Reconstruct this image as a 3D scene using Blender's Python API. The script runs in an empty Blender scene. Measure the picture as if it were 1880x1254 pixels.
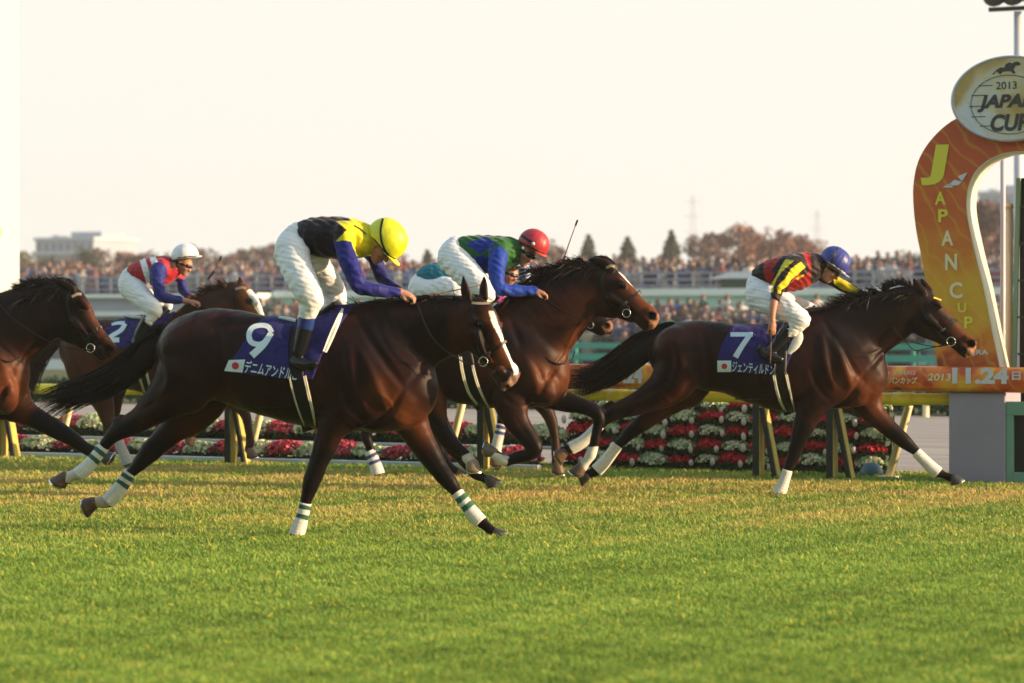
import bpy, math, random
import numpy as np
from mathutils import Vector
rnd = random.Random(7)
nrs = np.random.RandomState(11)
S = bpy.context.scene
COL = S.collection
rad = math.radians

# ------------------------------------------------------------------ camera, sky, sun, exposure
F, YH, H, CX = 5000.0, 590.0, 1.55, 940.0      # focal length in photo pixels, horizon row, eye height
cd = bpy.data.cameras.new('camera'); cam = bpy.data.objects.new('camera', cd); COL.objects.link(cam)
cam.location = (0, 0, H); cam.rotation_euler = (rad(90) - math.atan((627 - YH) / F), 0, 0)
cd.sensor_width = 36; cd.lens = F / 1880 * 36; cd.clip_start = 0.5; cd.clip_end = 6000
cd.dof.use_dof = True; cd.dof.focus_distance = 21.6; cd.dof.aperture_fstop = 2.3
S.camera = cam
SUN_AZ, SUN_EL = rad(-14), rad(11)
w = bpy.data.worlds.new('World'); S.world = w; w.use_nodes = True
nt = w.node_tree; nt.nodes.clear()
o_ = nt.nodes.new('ShaderNodeOutputWorld')
sky = nt.nodes.new('ShaderNodeTexSky'); sky.sky_type = 'NISHITA'; sky.sun_disc = False
sky.sun_elevation = SUN_EL; sky.sun_rotation = rad(90) - SUN_AZ; sky.air_density = 1.6; sky.dust_density = 1.5
b1 = nt.nodes.new('ShaderNodeBackground'); b1.inputs['Strength'].default_value = 0.20
b2 = nt.nodes.new('ShaderNodeBackground'); b2.inputs['Strength'].default_value = 1.0
b2.inputs['Color'].default_value = (0.500, 0.490, 0.446, 1)
tc = nt.nodes.new('ShaderNodeTexCoord'); sp = nt.nodes.new('ShaderNodeSeparateXYZ')
mr = nt.nodes.new('ShaderNodeMapRange'); mr.interpolation_type = 'SMOOTHSTEP'
mr.inputs['From Min'].default_value = 0.125; mr.inputs['From Max'].default_value = 0.26
mr.inputs['To Min'].default_value = 1; mr.inputs['To Max'].default_value = 0.0
mx = nt.nodes.new('ShaderNodeMixShader')
L_ = nt.links.new
L_(sky.outputs[0], b1.inputs[0]); L_(tc.outputs['Generated'], sp.inputs[0]); L_(sp.outputs['Z'], mr.inputs['Value'])
L_(mr.outputs[0], mx.inputs[0]); L_(b1.outputs[0], mx.inputs[1]); L_(b2.outputs[0], mx.inputs[2]); L_(mx.outputs[0], o_.inputs[0])
ld = bpy.data.lights.new('sun', 'SUN'); ld.energy = 4.8; ld.angle = rad(0.55); ld.color = (1.0, 0.70, 0.42)
sun = bpy.data.objects.new('sun', ld); COL.objects.link(sun)
sv = Vector((math.cos(SUN_EL) * math.cos(SUN_AZ), math.cos(SUN_EL) * math.sin(SUN_AZ), math.sin(SUN_EL)))
sun.rotation_euler = (-sv).to_track_quat('-Z', 'Y').to_euler(); sun.location = (30, 10, 20)
S.view_settings.view_transform = 'Standard'; S.view_settings.look = 'None'
S.view_settings.exposure = 1.0; S.view_settings.gamma = 1.0
S.cycles.use_denoising = True
S.cycles.max_bounces = 6; S.cycles.volume_bounces = 0

# ------------------------------------------------------------------ frames: a vertical plane standing on the ground
class Fr:
    """local x runs along the track, local y away from the camera, local z up"""
    def __init__(s, px0, Y0, deg):
        s.P0 = np.array([(px0 - CX) * Y0 / F, Y0]); s.th = rad(deg)
        s.d = np.array([math.cos(s.th), -math.sin(s.th)]); s.n = np.array([math.sin(s.th), math.cos(s.th)])
    def loc(s, px, py, w=0.0):
        px = np.asarray(px, float); py = np.asarray(py, float); w = np.asarray(w, float)
        rx = (px - CX) / F
        t = (s.P0 @ s.n + w) / (rx * s.n[0] + s.n[1])
        u = (rx * t - s.P0[0]) * s.d[0] + (t - s.P0[1]) * s.d[1]
        z = H - (py - YH) / F * t
        return np.stack(np.broadcast_arrays(u, w, z), -1), t
    def P(s, px, py, w=0.0):
        return s.loc(px, py, w)[0]
    def world(s, p):
        p = np.asarray(p, float)
        x = s.P0[0] + p[..., 0] * s.d[0] + p[..., 1] * s.n[0]
        y = s.P0[1] + p[..., 0] * s.d[1] + p[..., 1] * s.n[1]
        return np.stack([x, y, p[..., 2]], -1)
    def pix(s, p):
        q = s.world(p)
        return np.stack([CX + F * q[..., 0] / q[..., 1], YH - F * (q[..., 2] - H) / q[..., 1]], -1)

# ------------------------------------------------------------------ object helpers
def tag(o, label=None, cat=None, group=None, kind=None):
    if label: o['label'] = label
    if cat: o['category'] = cat
    if group: o['group'] = group
    if kind: o['kind'] = kind
    return o
def root(name, fr, off=(0, 0, 0)):
    o = bpy.data.objects.new(name, None); COL.objects.link(o); o.empty_display_size = 0.2
    o.location = Vector(fr.world(np.array(off, float))); o.rotation_euler = (0, 0, -fr.th)
    o['_off'] = [float(a) for a in off]
    return o
def newmesh(name, verts, faces, mat=None, parent=None, fr=None, col=None, smooth=True, mats=None, midx=None):
    me = bpy.data.meshes.new(name)
    verts = np.asarray(verts, float).reshape(-1, 3)
    if parent is not None and '_off' in parent.keys():
        verts = verts - np.array(list(parent['_off']))
    if isinstance(faces, np.ndarray) and faces.ndim == 2:
        n, k = faces.shape
        me.vertices.add(len(verts)); me.vertices.foreach_set('co', verts.astype(np.float32).ravel())
        me.loops.add(n * k); me.loops.foreach_set('vertex_index', faces.astype(np.int32).ravel())
        me.polygons.add(n); me.polygons.foreach_set('loop_start', np.arange(0, n * k, k, dtype=np.int32))
        me.polygons.foreach_set('loop_total', np.full(n, k, np.int32))
        me.update(calc_edges=True)
    else:
        me.from_pydata([tuple(v) for v in verts], [], [tuple(int(i) for i in f) for f in faces])
    if smooth is not None:
        me.polygons.foreach_set('use_smooth', np.full(len(me.polygons), bool(smooth)))
    if col is not None:
        a = me.color_attributes.new('col', 'FLOAT_COLOR', 'POINT')
        c = np.ones((len(verts), 4), np.float32); c[:, :3] = np.asarray(col, float)
        a.data.foreach_set('color', c.ravel())
    for m in (mats or ([mat] if mat else [])): me.materials.append(m)
    if midx is not None: me.polygons.foreach_set('material_index', np.asarray(midx, np.int32))
    me.validate(); me.update()
    o = bpy.data.objects.new(name, me); COL.objects.link(o)
    if parent is not None: o.parent = parent
    elif fr is not None:
        o.location = (fr.P0[0], fr.P0[1], 0); o.rotation_euler = (0, 0, -fr.th)
    return o
def sub_parent(o):
    """a mesh used as parent of sub-parts: its verts are already offset"""
    if o.parent is not None and '_off' in o.parent.keys(): o['_off'] = list(o.parent['_off'])
    return o
def cleanup():
    for o in bpy.data.objects:
        if '_off' in o.keys(): del o['_off']

class MB:
    """collects simple solids into one mesh"""
    def __init__(s): s.v = []; s.f = []; s.c = []; s.n = 0
    def add(s, v, f, c=(1, 1, 1)):
        v = np.asarray(v, float); s.v.append(v); s.f += [tuple(i + s.n for i in q) for q in f]
        s.c.append(np.tile(np.array(c, float), (len(v), 1)) if np.ndim(c) == 1 else np.asarray(c, float)); s.n += len(v); return s
    def box(s, a, b, c=(1, 1, 1), bev=0.0):
        x0, y0, z0 = a; x1, y1, z1 = b
        if bev <= 0:
            v = [(x0, y0, z0), (x1, y0, z0), (x1, y1, z0), (x0, y1, z0), (x0, y0, z1), (x1, y0, z1), (x1, y1, z1), (x0, y1, z1)]
            return s.add(v, [(3, 2, 1, 0), (4, 5, 6, 7), (0, 1, 5, 4), (1, 2, 6, 5), (2, 3, 7, 6), (3, 0, 4, 7)], c)
        e = bev; v = []
        for z, i in ((z0, e), (z0 + e, 0), (z1 - e, 0), (z1, e)):
            v += [(x0 + e, y0 + i, z), (x1 - e, y0 + i, z), (x1 - i, y0 + e, z), (x1 - i, y1 - e, z), (x1 - e, y1 - i, z), (x0 + e, y1 - i, z), (x0 + i, y1 - e, z), (x0 + i, y0 + e, z)]
        f = [tuple(range(7, -1, -1)), tuple(range(24, 32))]
        for k in range(3):
            for j in range(8): f.append((k * 8 + j, k * 8 + (j + 1) % 8, k * 8 + 8 + (j + 1) % 8, k * 8 + 8 + j))
        return s.add(v, f, c)
    def beam(s, p, q, ru, rv, c=(1, 1, 1)):
        """rectangular bar from p to q"""
        p = np.array(p, float); q = np.array(q, float); a = q - p; a /= np.linalg.norm(a)
        h = np.array([0, 1.0, 0]) if abs(a[1]) < .9 else np.array([1.0, 0, 0])
        e1 = np.cross(a, h); e1 /= np.linalg.norm(e1); e2 = np.cross(a, e1)
        v = []
        for pt in (p, q):
            for i, j in ((-1, -1), (1, -1), (1, 1), (-1, 1)): v.append(pt + e1 * i * ru + e2 * j * rv)
        return s.add(v, [(3, 2, 1, 0), (4, 5, 6, 7), (0, 1, 5, 4), (1, 2, 6, 5), (2, 3, 7, 6), (3, 0, 4, 7)], c)
    def tube(s, pts, r, n=8, c=(1, 1, 1), cap=True):
        pts = np.array(pts, float); r = np.broadcast_to(np.array(r, float), (len(pts),)); v = []
        for i, p in enumerate(pts):
            a = pts[min(i + 1, len(pts) - 1)] - pts[max(i - 1, 0)]; a /= (np.linalg.norm(a) + 1e-12)
            h = np.array([0, 0, 1.0]) if abs(a[2]) < .9 else np.array([0, 1.0, 0])
            e1 = np.cross(a, h); e1 /= np.linalg.norm(e1); e2 = np.cross(a, e1)
            for k in range(n):
                t = 2 * math.pi * k / n; v.append(p + r[i] * (math.cos(t) * e1 + math.sin(t) * e2))
        f = []
        for i in range(len(pts) - 1):
            for k in range(n): f.append((i * n + k, i * n + (k + 1) % n, (i + 1) * n + (k + 1) % n, (i + 1) * n + k))
        if cap: f += [tuple(range(n - 1, -1, -1)), tuple((len(pts) - 1) * n + k for k in range(n))]
        return s.add(v, f, c)
    def build(s, name, mat, parent=None, fr=None, smooth=False, usecol=False):
        return newmesh(name, np.concatenate(s.v), s.f, mat, parent, fr, np.concatenate(s.c) if usecol else None, smooth)

# ------------------------------------------------------------------ materials
def mat(name, color=(.5, .5, .5), rough=.6, attr=False, noise=0.0, nscale=8.0, bump=0.0, bscale=40.0, sheen=0.0, coat=0.0, metal=0.0,
        nstretch=(1, 1, 1), bstretch=(1, 1, 1), spec=.5, trans=0.0, tint2=None):
    m = bpy.data.materials.new(name); m.use_nodes = True; t = m.node_tree; n = t.nodes; l = t.links.new
    b = n['Principled BSDF']; b.inputs['Roughness'].default_value = rough; b.inputs['Metallic'].default_value = metal
    b.inputs['Specular IOR Level'].default_value = spec
    b.inputs['Sheen Weight'].default_value = sheen; b.inputs['Sheen Roughness'].default_value = .4
    b.inputs['Coat Weight'].default_value = coat
    tcn = n.new('ShaderNodeTexCoord')
    if attr:
        a = n.new('ShaderNodeAttribute'); a.attribute_name = 'col'; base = a.outputs['Color']
    else:
        a = n.new('ShaderNodeRGB'); a.outputs[0].default_value = (*color, 1); base = a.outputs[0]
    if noise > 0:
        mp = n.new('ShaderNodeMapping'); mp.inputs['Scale'].default_value = nstretch; l(tcn.outputs['Object'], mp.inputs[0])
        ns = n.new('ShaderNodeTexNoise'); ns.inputs['Scale'].default_value = nscale; ns.inputs['Detail'].default_value = 6; l(mp.outputs[0], ns.inputs['Vector'])
        rr = n.new('ShaderNodeMapRange'); rr.inputs['From Min'].default_value = .3; rr.inputs['From Max'].default_value = .7
        if tint2 is None:
            rr.inputs['To Min'].default_value = 1 - noise; rr.inputs['To Max'].default_value = 1 + noise * .7; l(ns.outputs['Fac'], rr.inputs['Value'])
            vm = n.new('ShaderNodeVectorMath'); vm.operation = 'SCALE'; l(base, vm.inputs[0]); l(rr.outputs[0], vm.inputs['Scale']); base = vm.outputs[0]
        else:
            rr.inputs['To Min'].default_value = 0; rr.inputs['To Max'].default_value = noise; l(ns.outputs['Fac'], rr.inputs['Value'])
            mm = n.new('ShaderNodeMix'); mm.data_type = 'RGBA'; l(rr.outputs[0], mm.inputs['Factor']); l(base, mm.inputs['A']); mm.inputs['B'].default_value = (*tint2, 1); base = mm.outputs['Result']
    l(base, b.inputs['Base Color'])
    if bump > 0:
        mp = n.new('ShaderNodeMapping'); mp.inputs['Scale'].default_value = bstretch; l(tcn.outputs['Object'], mp.inputs[0])
        ns = n.new('ShaderNodeTexNoise'); ns.inputs['Scale'].default_value = bscale; ns.inputs['Detail'].default_value = 4; l(mp.outputs[0], ns.inputs['Vector'])
        bp = n.new('ShaderNodeBump'); bp.inputs['Strength'].default_value = bump; bp.inputs['Distance'].default_value = .02
        l(ns.outputs['Fac'], bp.inputs['Height']); l(bp.outputs[0], b.inputs['Normal'])
    if trans > 0:
        tr = n.new('ShaderNodeBsdfTranslucent'); l(base, tr.inputs['Color'])
        ms = n.new('ShaderNodeMixShader'); ms.inputs[0].default_value = trans
        l(b.outputs[0], ms.inputs[1]); l(tr.outputs[0], ms.inputs[2]); l(ms.outputs[0], n['Material Output'].inputs[0])
    return m
M = dict(
    coat=mat('horse_coat', rough=.40, attr=True, noise=.25, nscale=7, bump=.12, bscale=170, bstretch=(1, 1, 3), spec=.11),
    hair=mat('dark_hair', (.012, .008, .007), .5, attr=True, noise=.3, nscale=30, spec=.2),
    hoof=mat('hoof_horn', (.07, .045, .03), .5, attr=True, noise=.3, nscale=60, bump=.2, bscale=120),
    eye=mat('eye_dark', (.004, .003, .003), .08),
    bandage=mat('bandage_cloth', (.75, .73, .68), .85, attr=True, noise=.12, nscale=60, bump=.5, bscale=220, bstretch=(.4, .4, 2)),
    leather=mat('black_leather', (.007, .007, .007), .4, spec=.25, noise=.3, nscale=40, bump=.15, bscale=200),
    boot=mat('boot_leather', (.012, .012, .02), .22, attr=True, coat=.15, spec=.3, bump=.25, bscale=25),
    browband=mat('browband_leather', (.26, .21, .13), .6, noise=.2, nscale=80),
    webbing=mat('cream_webbing', (.50, .48, .38), .8, noise=.2, nscale=120),
    cloth=mat('purple_saddle_cloth', (.009, .0062, .125), .8, noise=.22, nscale=14, bump=.35, bscale=18, sheen=.1),
    number=mat('number_white', (.62, .74, .80), .7, noise=.06, nscale=80),
    white=mat('white_fabric', (.80, .79, .76), .75, noise=.05, nscale=30, bump=.2, bscale=40),
    flagred=mat('flag_red', (.52, .03, .04), .7),
    silk=mat('racing_silk', rough=.6, spec=.22, attr=True, noise=.10, nscale=26, bump=.55, bscale=15, bstretch=(1, 1, .45), sheen=.15),
    breech=mat('white_breeches', (.78, .78, .80), .62, noise=.05, nscale=30, bump=1.0, bscale=13, bstretch=(.6, 1, 1.5), trans=0.06),
    skin=mat('skin', (.42, .19, .12), .5, noise=.12, nscale=60, bump=.1, bscale=90),
    cap=mat('helmet_cap', rough=.42, attr=True, noise=.06, nscale=30, bump=.25, bscale=22),
    lens=mat('goggle_lens', (.012, .010, .010), .07, coat=.5),
    steel=mat('bit_steel', (.62, .60, .56), .25, metal=1.0),
    whip=mat('whip_leather', (.16, .07, .03), .45, noise=.3, nscale=120),
)
# ------------------------------------------------------------------ organic bodies: tapered limbs blended into one surface
def catmull(A, sub):
    A = np.asarray(A, float)
    if len(A) < 3 or sub <= 1: return A
    out = []
    for i in range(len(A) - 1):
        p0 = A[max(i - 1, 0)]; p1 = A[i]; p2 = A[i + 1]; p3 = A[min(i + 2, len(A) - 1)]
        for k in range(sub):
            t = k / sub
            out.append(.5 * ((2 * p1) + (-p0 + p2) * t + (2 * p0 - 5 * p1 + 4 * p2 - p3) * t * t + (-p0 + 3 * p1 - 3 * p2 + p3) * t ** 3))
    out.append(A[-1]); return np.array(out)
def ch(fr, pts, w=0.0, L=1.0, sub=3, scale=1.0, grow=0.0):
    """stations (px, py, r_px[, w[, L]]) -> rows (u, w, z, r, L) in metres"""
    R = []
    for s in pts:
        ww = s[3] if len(s) > 3 and s[3] is not None else w; LL = s[4] if len(s) > 4 else L
        p, t = fr.loc(s[0], s[1], ww)
        R.append([*p, max(s[2] * scale * t / F + grow, .004), LL])
    return catmull(R, sub)
class Field:
    def __init__(s, h): s.h = h; s.ops = []
    def add(s, C, k=.03, mode='u', lat=(0, 1, 0)):
        lat = np.array(lat, float); s.ops.append((np.asarray(C, float), k, mode, lat / np.linalg.norm(lat))); return s
    def fn(s, f): s.ops.append((None, f, 'f', None)); return s
    def build(s):
        lo = np.full(3, 1e9); hi = -lo
        for C, k, m, lat in s.ops:
            if m == 'u':
                e = (C[:, 3] * np.maximum(1, C[:, 4]))[:, None]
                lo = np.minimum(lo, (C[:, :3] - e).min(0)); hi = np.maximum(hi, (C[:, :3] + e).max(0))
        lo -= 4 * s.h; hi += 4 * s.h; s.lo = lo; s.n = np.ceil((hi - lo) / s.h).astype(int) + 1
        s.ax = [lo[i] + s.h * np.arange(s.n[i]) for i in range(3)]
        D = np.full(s.n, 1.0, np.float32)
        s.D = D
        for op in s.ops: s.apply(op)
        return s
    def apply(s, op):
        C, k, m, lat = op; D = s.D; lo = s.lo
        if lat is None and m != 'f': lat = np.array([0, 1.0, 0])
        if m == 'f':
            D += k(s.ax[0][:, None, None], s.ax[1][None, :, None], s.ax[2][None, None, :]).astype(np.float32); return s
        pad = max(k, .02) + 2 * s.h
        def rng(a, b):
            i0 = np.clip(np.floor((a - pad - lo) / s.h).astype(int), 0, s.n); i1 = np.clip(np.ceil((b + pad - lo) / s.h).astype(int) + 1, 0, s.n)
            return i0, i1
        e = (C[:, 3] * np.maximum(1, C[:, 4]))[:, None]
        g0, g1 = rng((C[:, :3] - e).min(0), (C[:, :3] + e).max(0))
        T = np.full(np.maximum(g1 - g0, 0), 1.0, np.float32)
        segs = range(len(C) - 1) if len(C) > 1 else [0]
        for i in segs:
            a = C[i]; b = C[i + 1] if len(C) > 1 else C[i]
            ee = max(a[3] * max(1, a[4]), b[3] * max(1, b[4]))
            i0, i1 = rng(np.minimum(a[:3], b[:3]) - ee, np.maximum(a[:3], b[:3]) + ee)
            i0 = np.maximum(i0, g0); i1 = np.minimum(i1, g1)
            if np.any(i1 <= i0): continue
            X = (s.ax[0][i0[0]:i1[0]] - a[0]).astype(np.float32)[:, None, None]; Y = (s.ax[1][i0[1]:i1[1]] - a[1]).astype(np.float32)[None, :, None]; Z = (s.ax[2][i0[2]:i1[2]] - a[2]).astype(np.float32)[None, None, :]
            ab = b[:3] - a[:3]; q = float(ab @ ab)
            t = np.clip((X * ab[0] + Y * ab[1] + Z * ab[2]) / (q + 1e-12), 0, 1) if q > 1e-12 else np.float32(0) * (X + Y + Z)
            x = X - t * ab[0]; y = Y - t * ab[1]; z = Z - t * ab[2]
            r = a[3] + (b[3] - a[3]) * t; Lv = a[4] + (b[4] - a[4]) * t
            ql = x * lat[0] + y * lat[1] + z * lat[2]
            d = np.sqrt(np.maximum(x * x + y * y + z * z + ql * ql * (1 / (Lv * Lv) - 1), 0)) - r
            sl = tuple(slice(i0[j] - g0[j], i1[j] - g0[j]) for j in range(3))
            T[sl] = np.minimum(T[sl], d)
        sl = tuple(slice(g0[j], g1[j]) for j in range(3)); A = D[sl]
        if m == 'u':
            hh = np.clip(.5 + .5 * (A - T) / k, 0, 1); D[sl] = A * (1 - hh) + T * hh - k * hh * (1 - hh)
        elif m == 'c':
            T = -T; hh = np.clip(.5 - .5 * (A - T) / k, 0, 1); D[sl] = A * (1 - hh) + T * hh + k * hh * (1 - hh)
        return s
    def surf(s, u, z, side=-1):
        """w of the outermost surface at (u, z), seen from the near (-1) or far (+1) side"""
        u = np.atleast_1d(u).astype(float); z = np.atleast_1d(z).astype(float)
        fu = np.clip((u - s.lo[0]) / s.h, 0, s.n[0] - 1.001); fz = np.clip((z - s.lo[2]) / s.h, 0, s.n[2] - 1.001)
        iu = fu.astype(int); iz = fz.astype(int); a = (fu - iu)[:, None]; b = (fz - iz)[:, None]
        c = s.D[iu, :, iz] * (1 - a) * (1 - b) + s.D[iu + 1, :, iz] * a * (1 - b) + s.D[iu, :, iz + 1] * (1 - a) * b + s.D[iu + 1, :, iz + 1] * a * b
        if side > 0: c = c[:, ::-1]
        ins = c < 0; k = np.argmax(ins, 1); none = ~ins.any(1); k = np.maximum(k, 1)
        r = np.arange(len(k)); f = c[r, k - 1] / (c[r, k - 1] - c[r, k] + 1e-9); pos = k - 1 + np.clip(f, 0, 1)
        if none.any(): pos[none] = np.argmin(c[none], 1)
        w = s.lo[1] + s.h * pos if side < 0 else s.ax[1][-1] - s.h * pos
        return w
    def snap(s, fr, px, py, off=.004, side=-1):
        px = np.atleast_1d(px).astype(float); py = np.atleast_1d(py).astype(float); w = np.full(px.shape, .2 * side)
        for _ in range(4):
            p = fr.P(px, py, w); w = s.surf(p[:, 0], p[:, 2], side)
        w = w + side * off; return fr.P(px, py, w)
def nets(D, lo, h, smooth=2):
    ins = D < 0
    c = np.zeros(np.array(D.shape) - 1, np.uint8)
    for i in (0, 1):
        for j in (0, 1):
            for k in (0, 1): c += ins[i:D.shape[0] - 1 + i, j:D.shape[1] - 1 + j, k:D.shape[2] - 1 + k]
    act = (c > 0) & (c < 8); idx = np.argwhere(act)
    vid = np.full(act.shape, -1, np.int64); vid[act] = np.arange(len(idx))
    P = np.zeros((len(idx), 3)); W = np.zeros(len(idx))
    cor = [(i, j, k) for i in (0, 1) for j in (0, 1) for k in (0, 1)]
    for a in cor:
        for ax in range(3):
            if a[ax] == 1: continue
            b = list(a); b[ax] = 1
            va = D[idx[:, 0] + a[0], idx[:, 1] + a[1], idx[:, 2] + a[2]]; vb = D[idx[:, 0] + b[0], idx[:, 1] + b[1], idx[:, 2] + b[2]]
            m = (va < 0) != (vb < 0); t = np.where(m, va / np.where(va - vb == 0, 1, va - vb), 0)
            for j in range(3): P[:, j] += m * (a[j] + (t if j == ax else 0))
            W += m
    P = (P / W[:, None] + idx) * h + lo
    Q = []
    for ax in range(3):
        o1, o2 = [(1, 2), (2, 0), (0, 1)][ax]
        s0 = [slice(None)] * 3; s1 = [slice(None)] * 3; s0[ax] = slice(0, -1); s1[ax] = slice(1, None)
        A = ins[tuple(s0)]; B = ins[tuple(s1)]; e = np.argwhere(A != B)
        e = e[(e[:, o1] > 0) & (e[:, o2] > 0) & (e[:, o1] < vid.shape[o1]) & (e[:, o2] < vid.shape[o2])]
        def g(d1, d2):
            q = e.copy(); q[:, o1] -= d1; q[:, o2] -= d2; return vid[q[:, 0], q[:, 1], q[:, 2]]
        q = np.stack([g(1, 1), g(0, 1), g(0, 0), g(1, 0)], 1); flip = ~A[e[:, 0], e[:, 1], e[:, 2]]
        q[flip] = q[flip][:, ::-1]; Q.append(q)
    Q = np.concatenate(Q); Q = Q[(Q >= 0).all(1)]
    for _ in range(smooth):
        acc = np.zeros_like(P); cnt = np.zeros(len(P))
        for i in range(4):
            a = Q[:, i]; b = Q[:, (i + 1) % 4]
            for j in range(3): acc[:, j] += np.bincount(a, P[b, j], len(P)) + np.bincount(b, P[a, j], len(P))
            cnt += np.bincount(a, minlength=len(P)) + np.bincount(b, minlength=len(P))
        P = P * .5 + .5 * acc / np.maximum(cnt, 1)[:, None]
    return P, Q
def inpoly(p, poly):
    x, y = p[..., 0], p[..., 1]; r = np.zeros(x.shape, bool); n = len(poly)
    for i in range(n):
        x0, y0 = poly[i]; x1, y1 = poly[(i + 1) % n]
        c = ((y0 > y) != (y1 > y)) & (x < (x1 - x0) * (y - y0) / ((y1 - y0) + 1e-12) + x0); r ^= c
    return r
def pldist(p, pts):
    d = np.full(p.shape[:-1], 1e9)
    for i in range(len(pts) - 1):
        a = np.array(pts[i][:2], float); b = np.array(pts[i + 1][:2], float); ab = b - a
        t = np.clip(((p - a) @ ab) / (ab @ ab + 1e-9), 0, 1); d = np.minimum(d, np.linalg.norm(p - a - t[..., None] * ab, axis=-1))
    return d
def sdpoly(p, poly):
    d = pldist(p, list(poly) + [poly[0]]); return np.where(inpoly(p, poly), -d, d)
def blob(name, fld, material, parent, colfn=None, fr=None, smooth=2):
    if not hasattr(fld, 'D'): fld.build()
    P, Q = nets(fld.D, fld.lo, fld.h, smooth)
    col = None
    if colfn is not None:
        col = colfn(P, fr.pix(P)) if callable(colfn) else np.tile(np.array(colfn, float), (len(P), 1))
    return newmesh(name, P, Q, material, parent, None, col)
def band(fld, fr, pts, width, name, material, parent, off=.006, side=-1, step=6, thick=.008, across=3, mb=None):
    """a strap lying on the body: polyline in photo pixels, width in pixels (or one per point)"""
    W = np.broadcast_to(np.array(width, float), (len(pts),)); A = catmull(np.column_stack([np.array(pts, float)[:, :2], W]), 6)
    d = np.gradient(A[:, :2], axis=0); d /= np.linalg.norm(d, axis=1)[:, None] + 1e-9; nrm = np.stack([-d[:, 1], d[:, 0]], 1)
    V = []; n = across
    for j in range(n):
        q = A[:, :2] + nrm * (A[:, 2:3] * (j / (n - 1) - .5)); V.append(fld.snap(fr, q[:, 0], q[:, 1], off, side))
    V = np.stack(V, 1); m = len(A); top = V.reshape(-1, 3); bot = top.copy(); bot[:, 1] -= side * thick
    f = []
    for i in range(m - 1):
        for j in range(n - 1):
            a = i * n + j; f.append((a, a + 1, a + n + 1, a + n))
        for j in (0, n - 1):
            a = i * n + j; f.append((a, a + n, a + n + m * n, a + m * n))
    v = np.concatenate([top, bot])
    if mb is not None: mb.add(v, f); return mb
    return newmesh(name, v, f, material, parent)
def text_mesh(txt, size=1.0, shear=0.0, bold=0.0):
    """flat lettering as triangles: verts (n,2) with the text's own box normalised to 0..1 x 0..1, faces"""
    c = bpy.data.curves.new('t', 'FONT'); c.body = txt; c.size = 1; c.shear = shear; c.offset = bold; c.resolution_u = 4
    o = bpy.data.objects.new('t', c); COL.objects.link(o)
    dg = bpy.context.evaluated_depsgraph_get(); me = bpy.data.meshes.new_from_object(o.evaluated_get(dg))
    v = np.array([p.co[:2] for p in me.vertices]); f = [tuple(p.vertices) for p in me.polygons]
    bpy.data.objects.remove(o); bpy.data.curves.remove(c); bpy.data.meshes.remove(me)
    if len(v) == 0: return np.zeros((0, 2)), []
    lo = v.min(0); hi = v.max(0); return (v - lo) / (hi - lo), f
def hairs(name, strands, width, material, parent, col=(.012, .008, .007), cvar=.4):
    V = []; Fc = []; C = []; n = 0
    for st in strands:
        st = np.asarray(st, float); m = len(st); a = nrs.uniform(0, math.pi)
        d = st[-1] - st[0]; d /= np.linalg.norm(d) + 1e-9
        s1 = np.cross(d, [0, 1, 0]); s1 /= np.linalg.norm(s1) + 1e-9; s2 = np.cross(d, s1); sd = s1 * math.cos(a) + s2 * math.sin(a) * .6
        wv = width * nrs.uniform(.6, 1.3) * (1 - np.linspace(0, 1, m) ** 2 * .92)
        V.append(st - sd * wv[:, None] / 2); V.append(st + sd * wv[:, None] / 2)
        for i in range(m - 1): Fc.append((n + i, n + i + 1, n + m + i + 1, n + m + i))
        cc = np.array(col) * (1 + cvar * nrs.uniform(-1, 1)); C.append(np.tile(cc, (2 * m, 1))); n += 2 * m
    return newmesh(name, np.concatenate(V), np.array(Fc), material, parent, None, np.concatenate(C))
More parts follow.
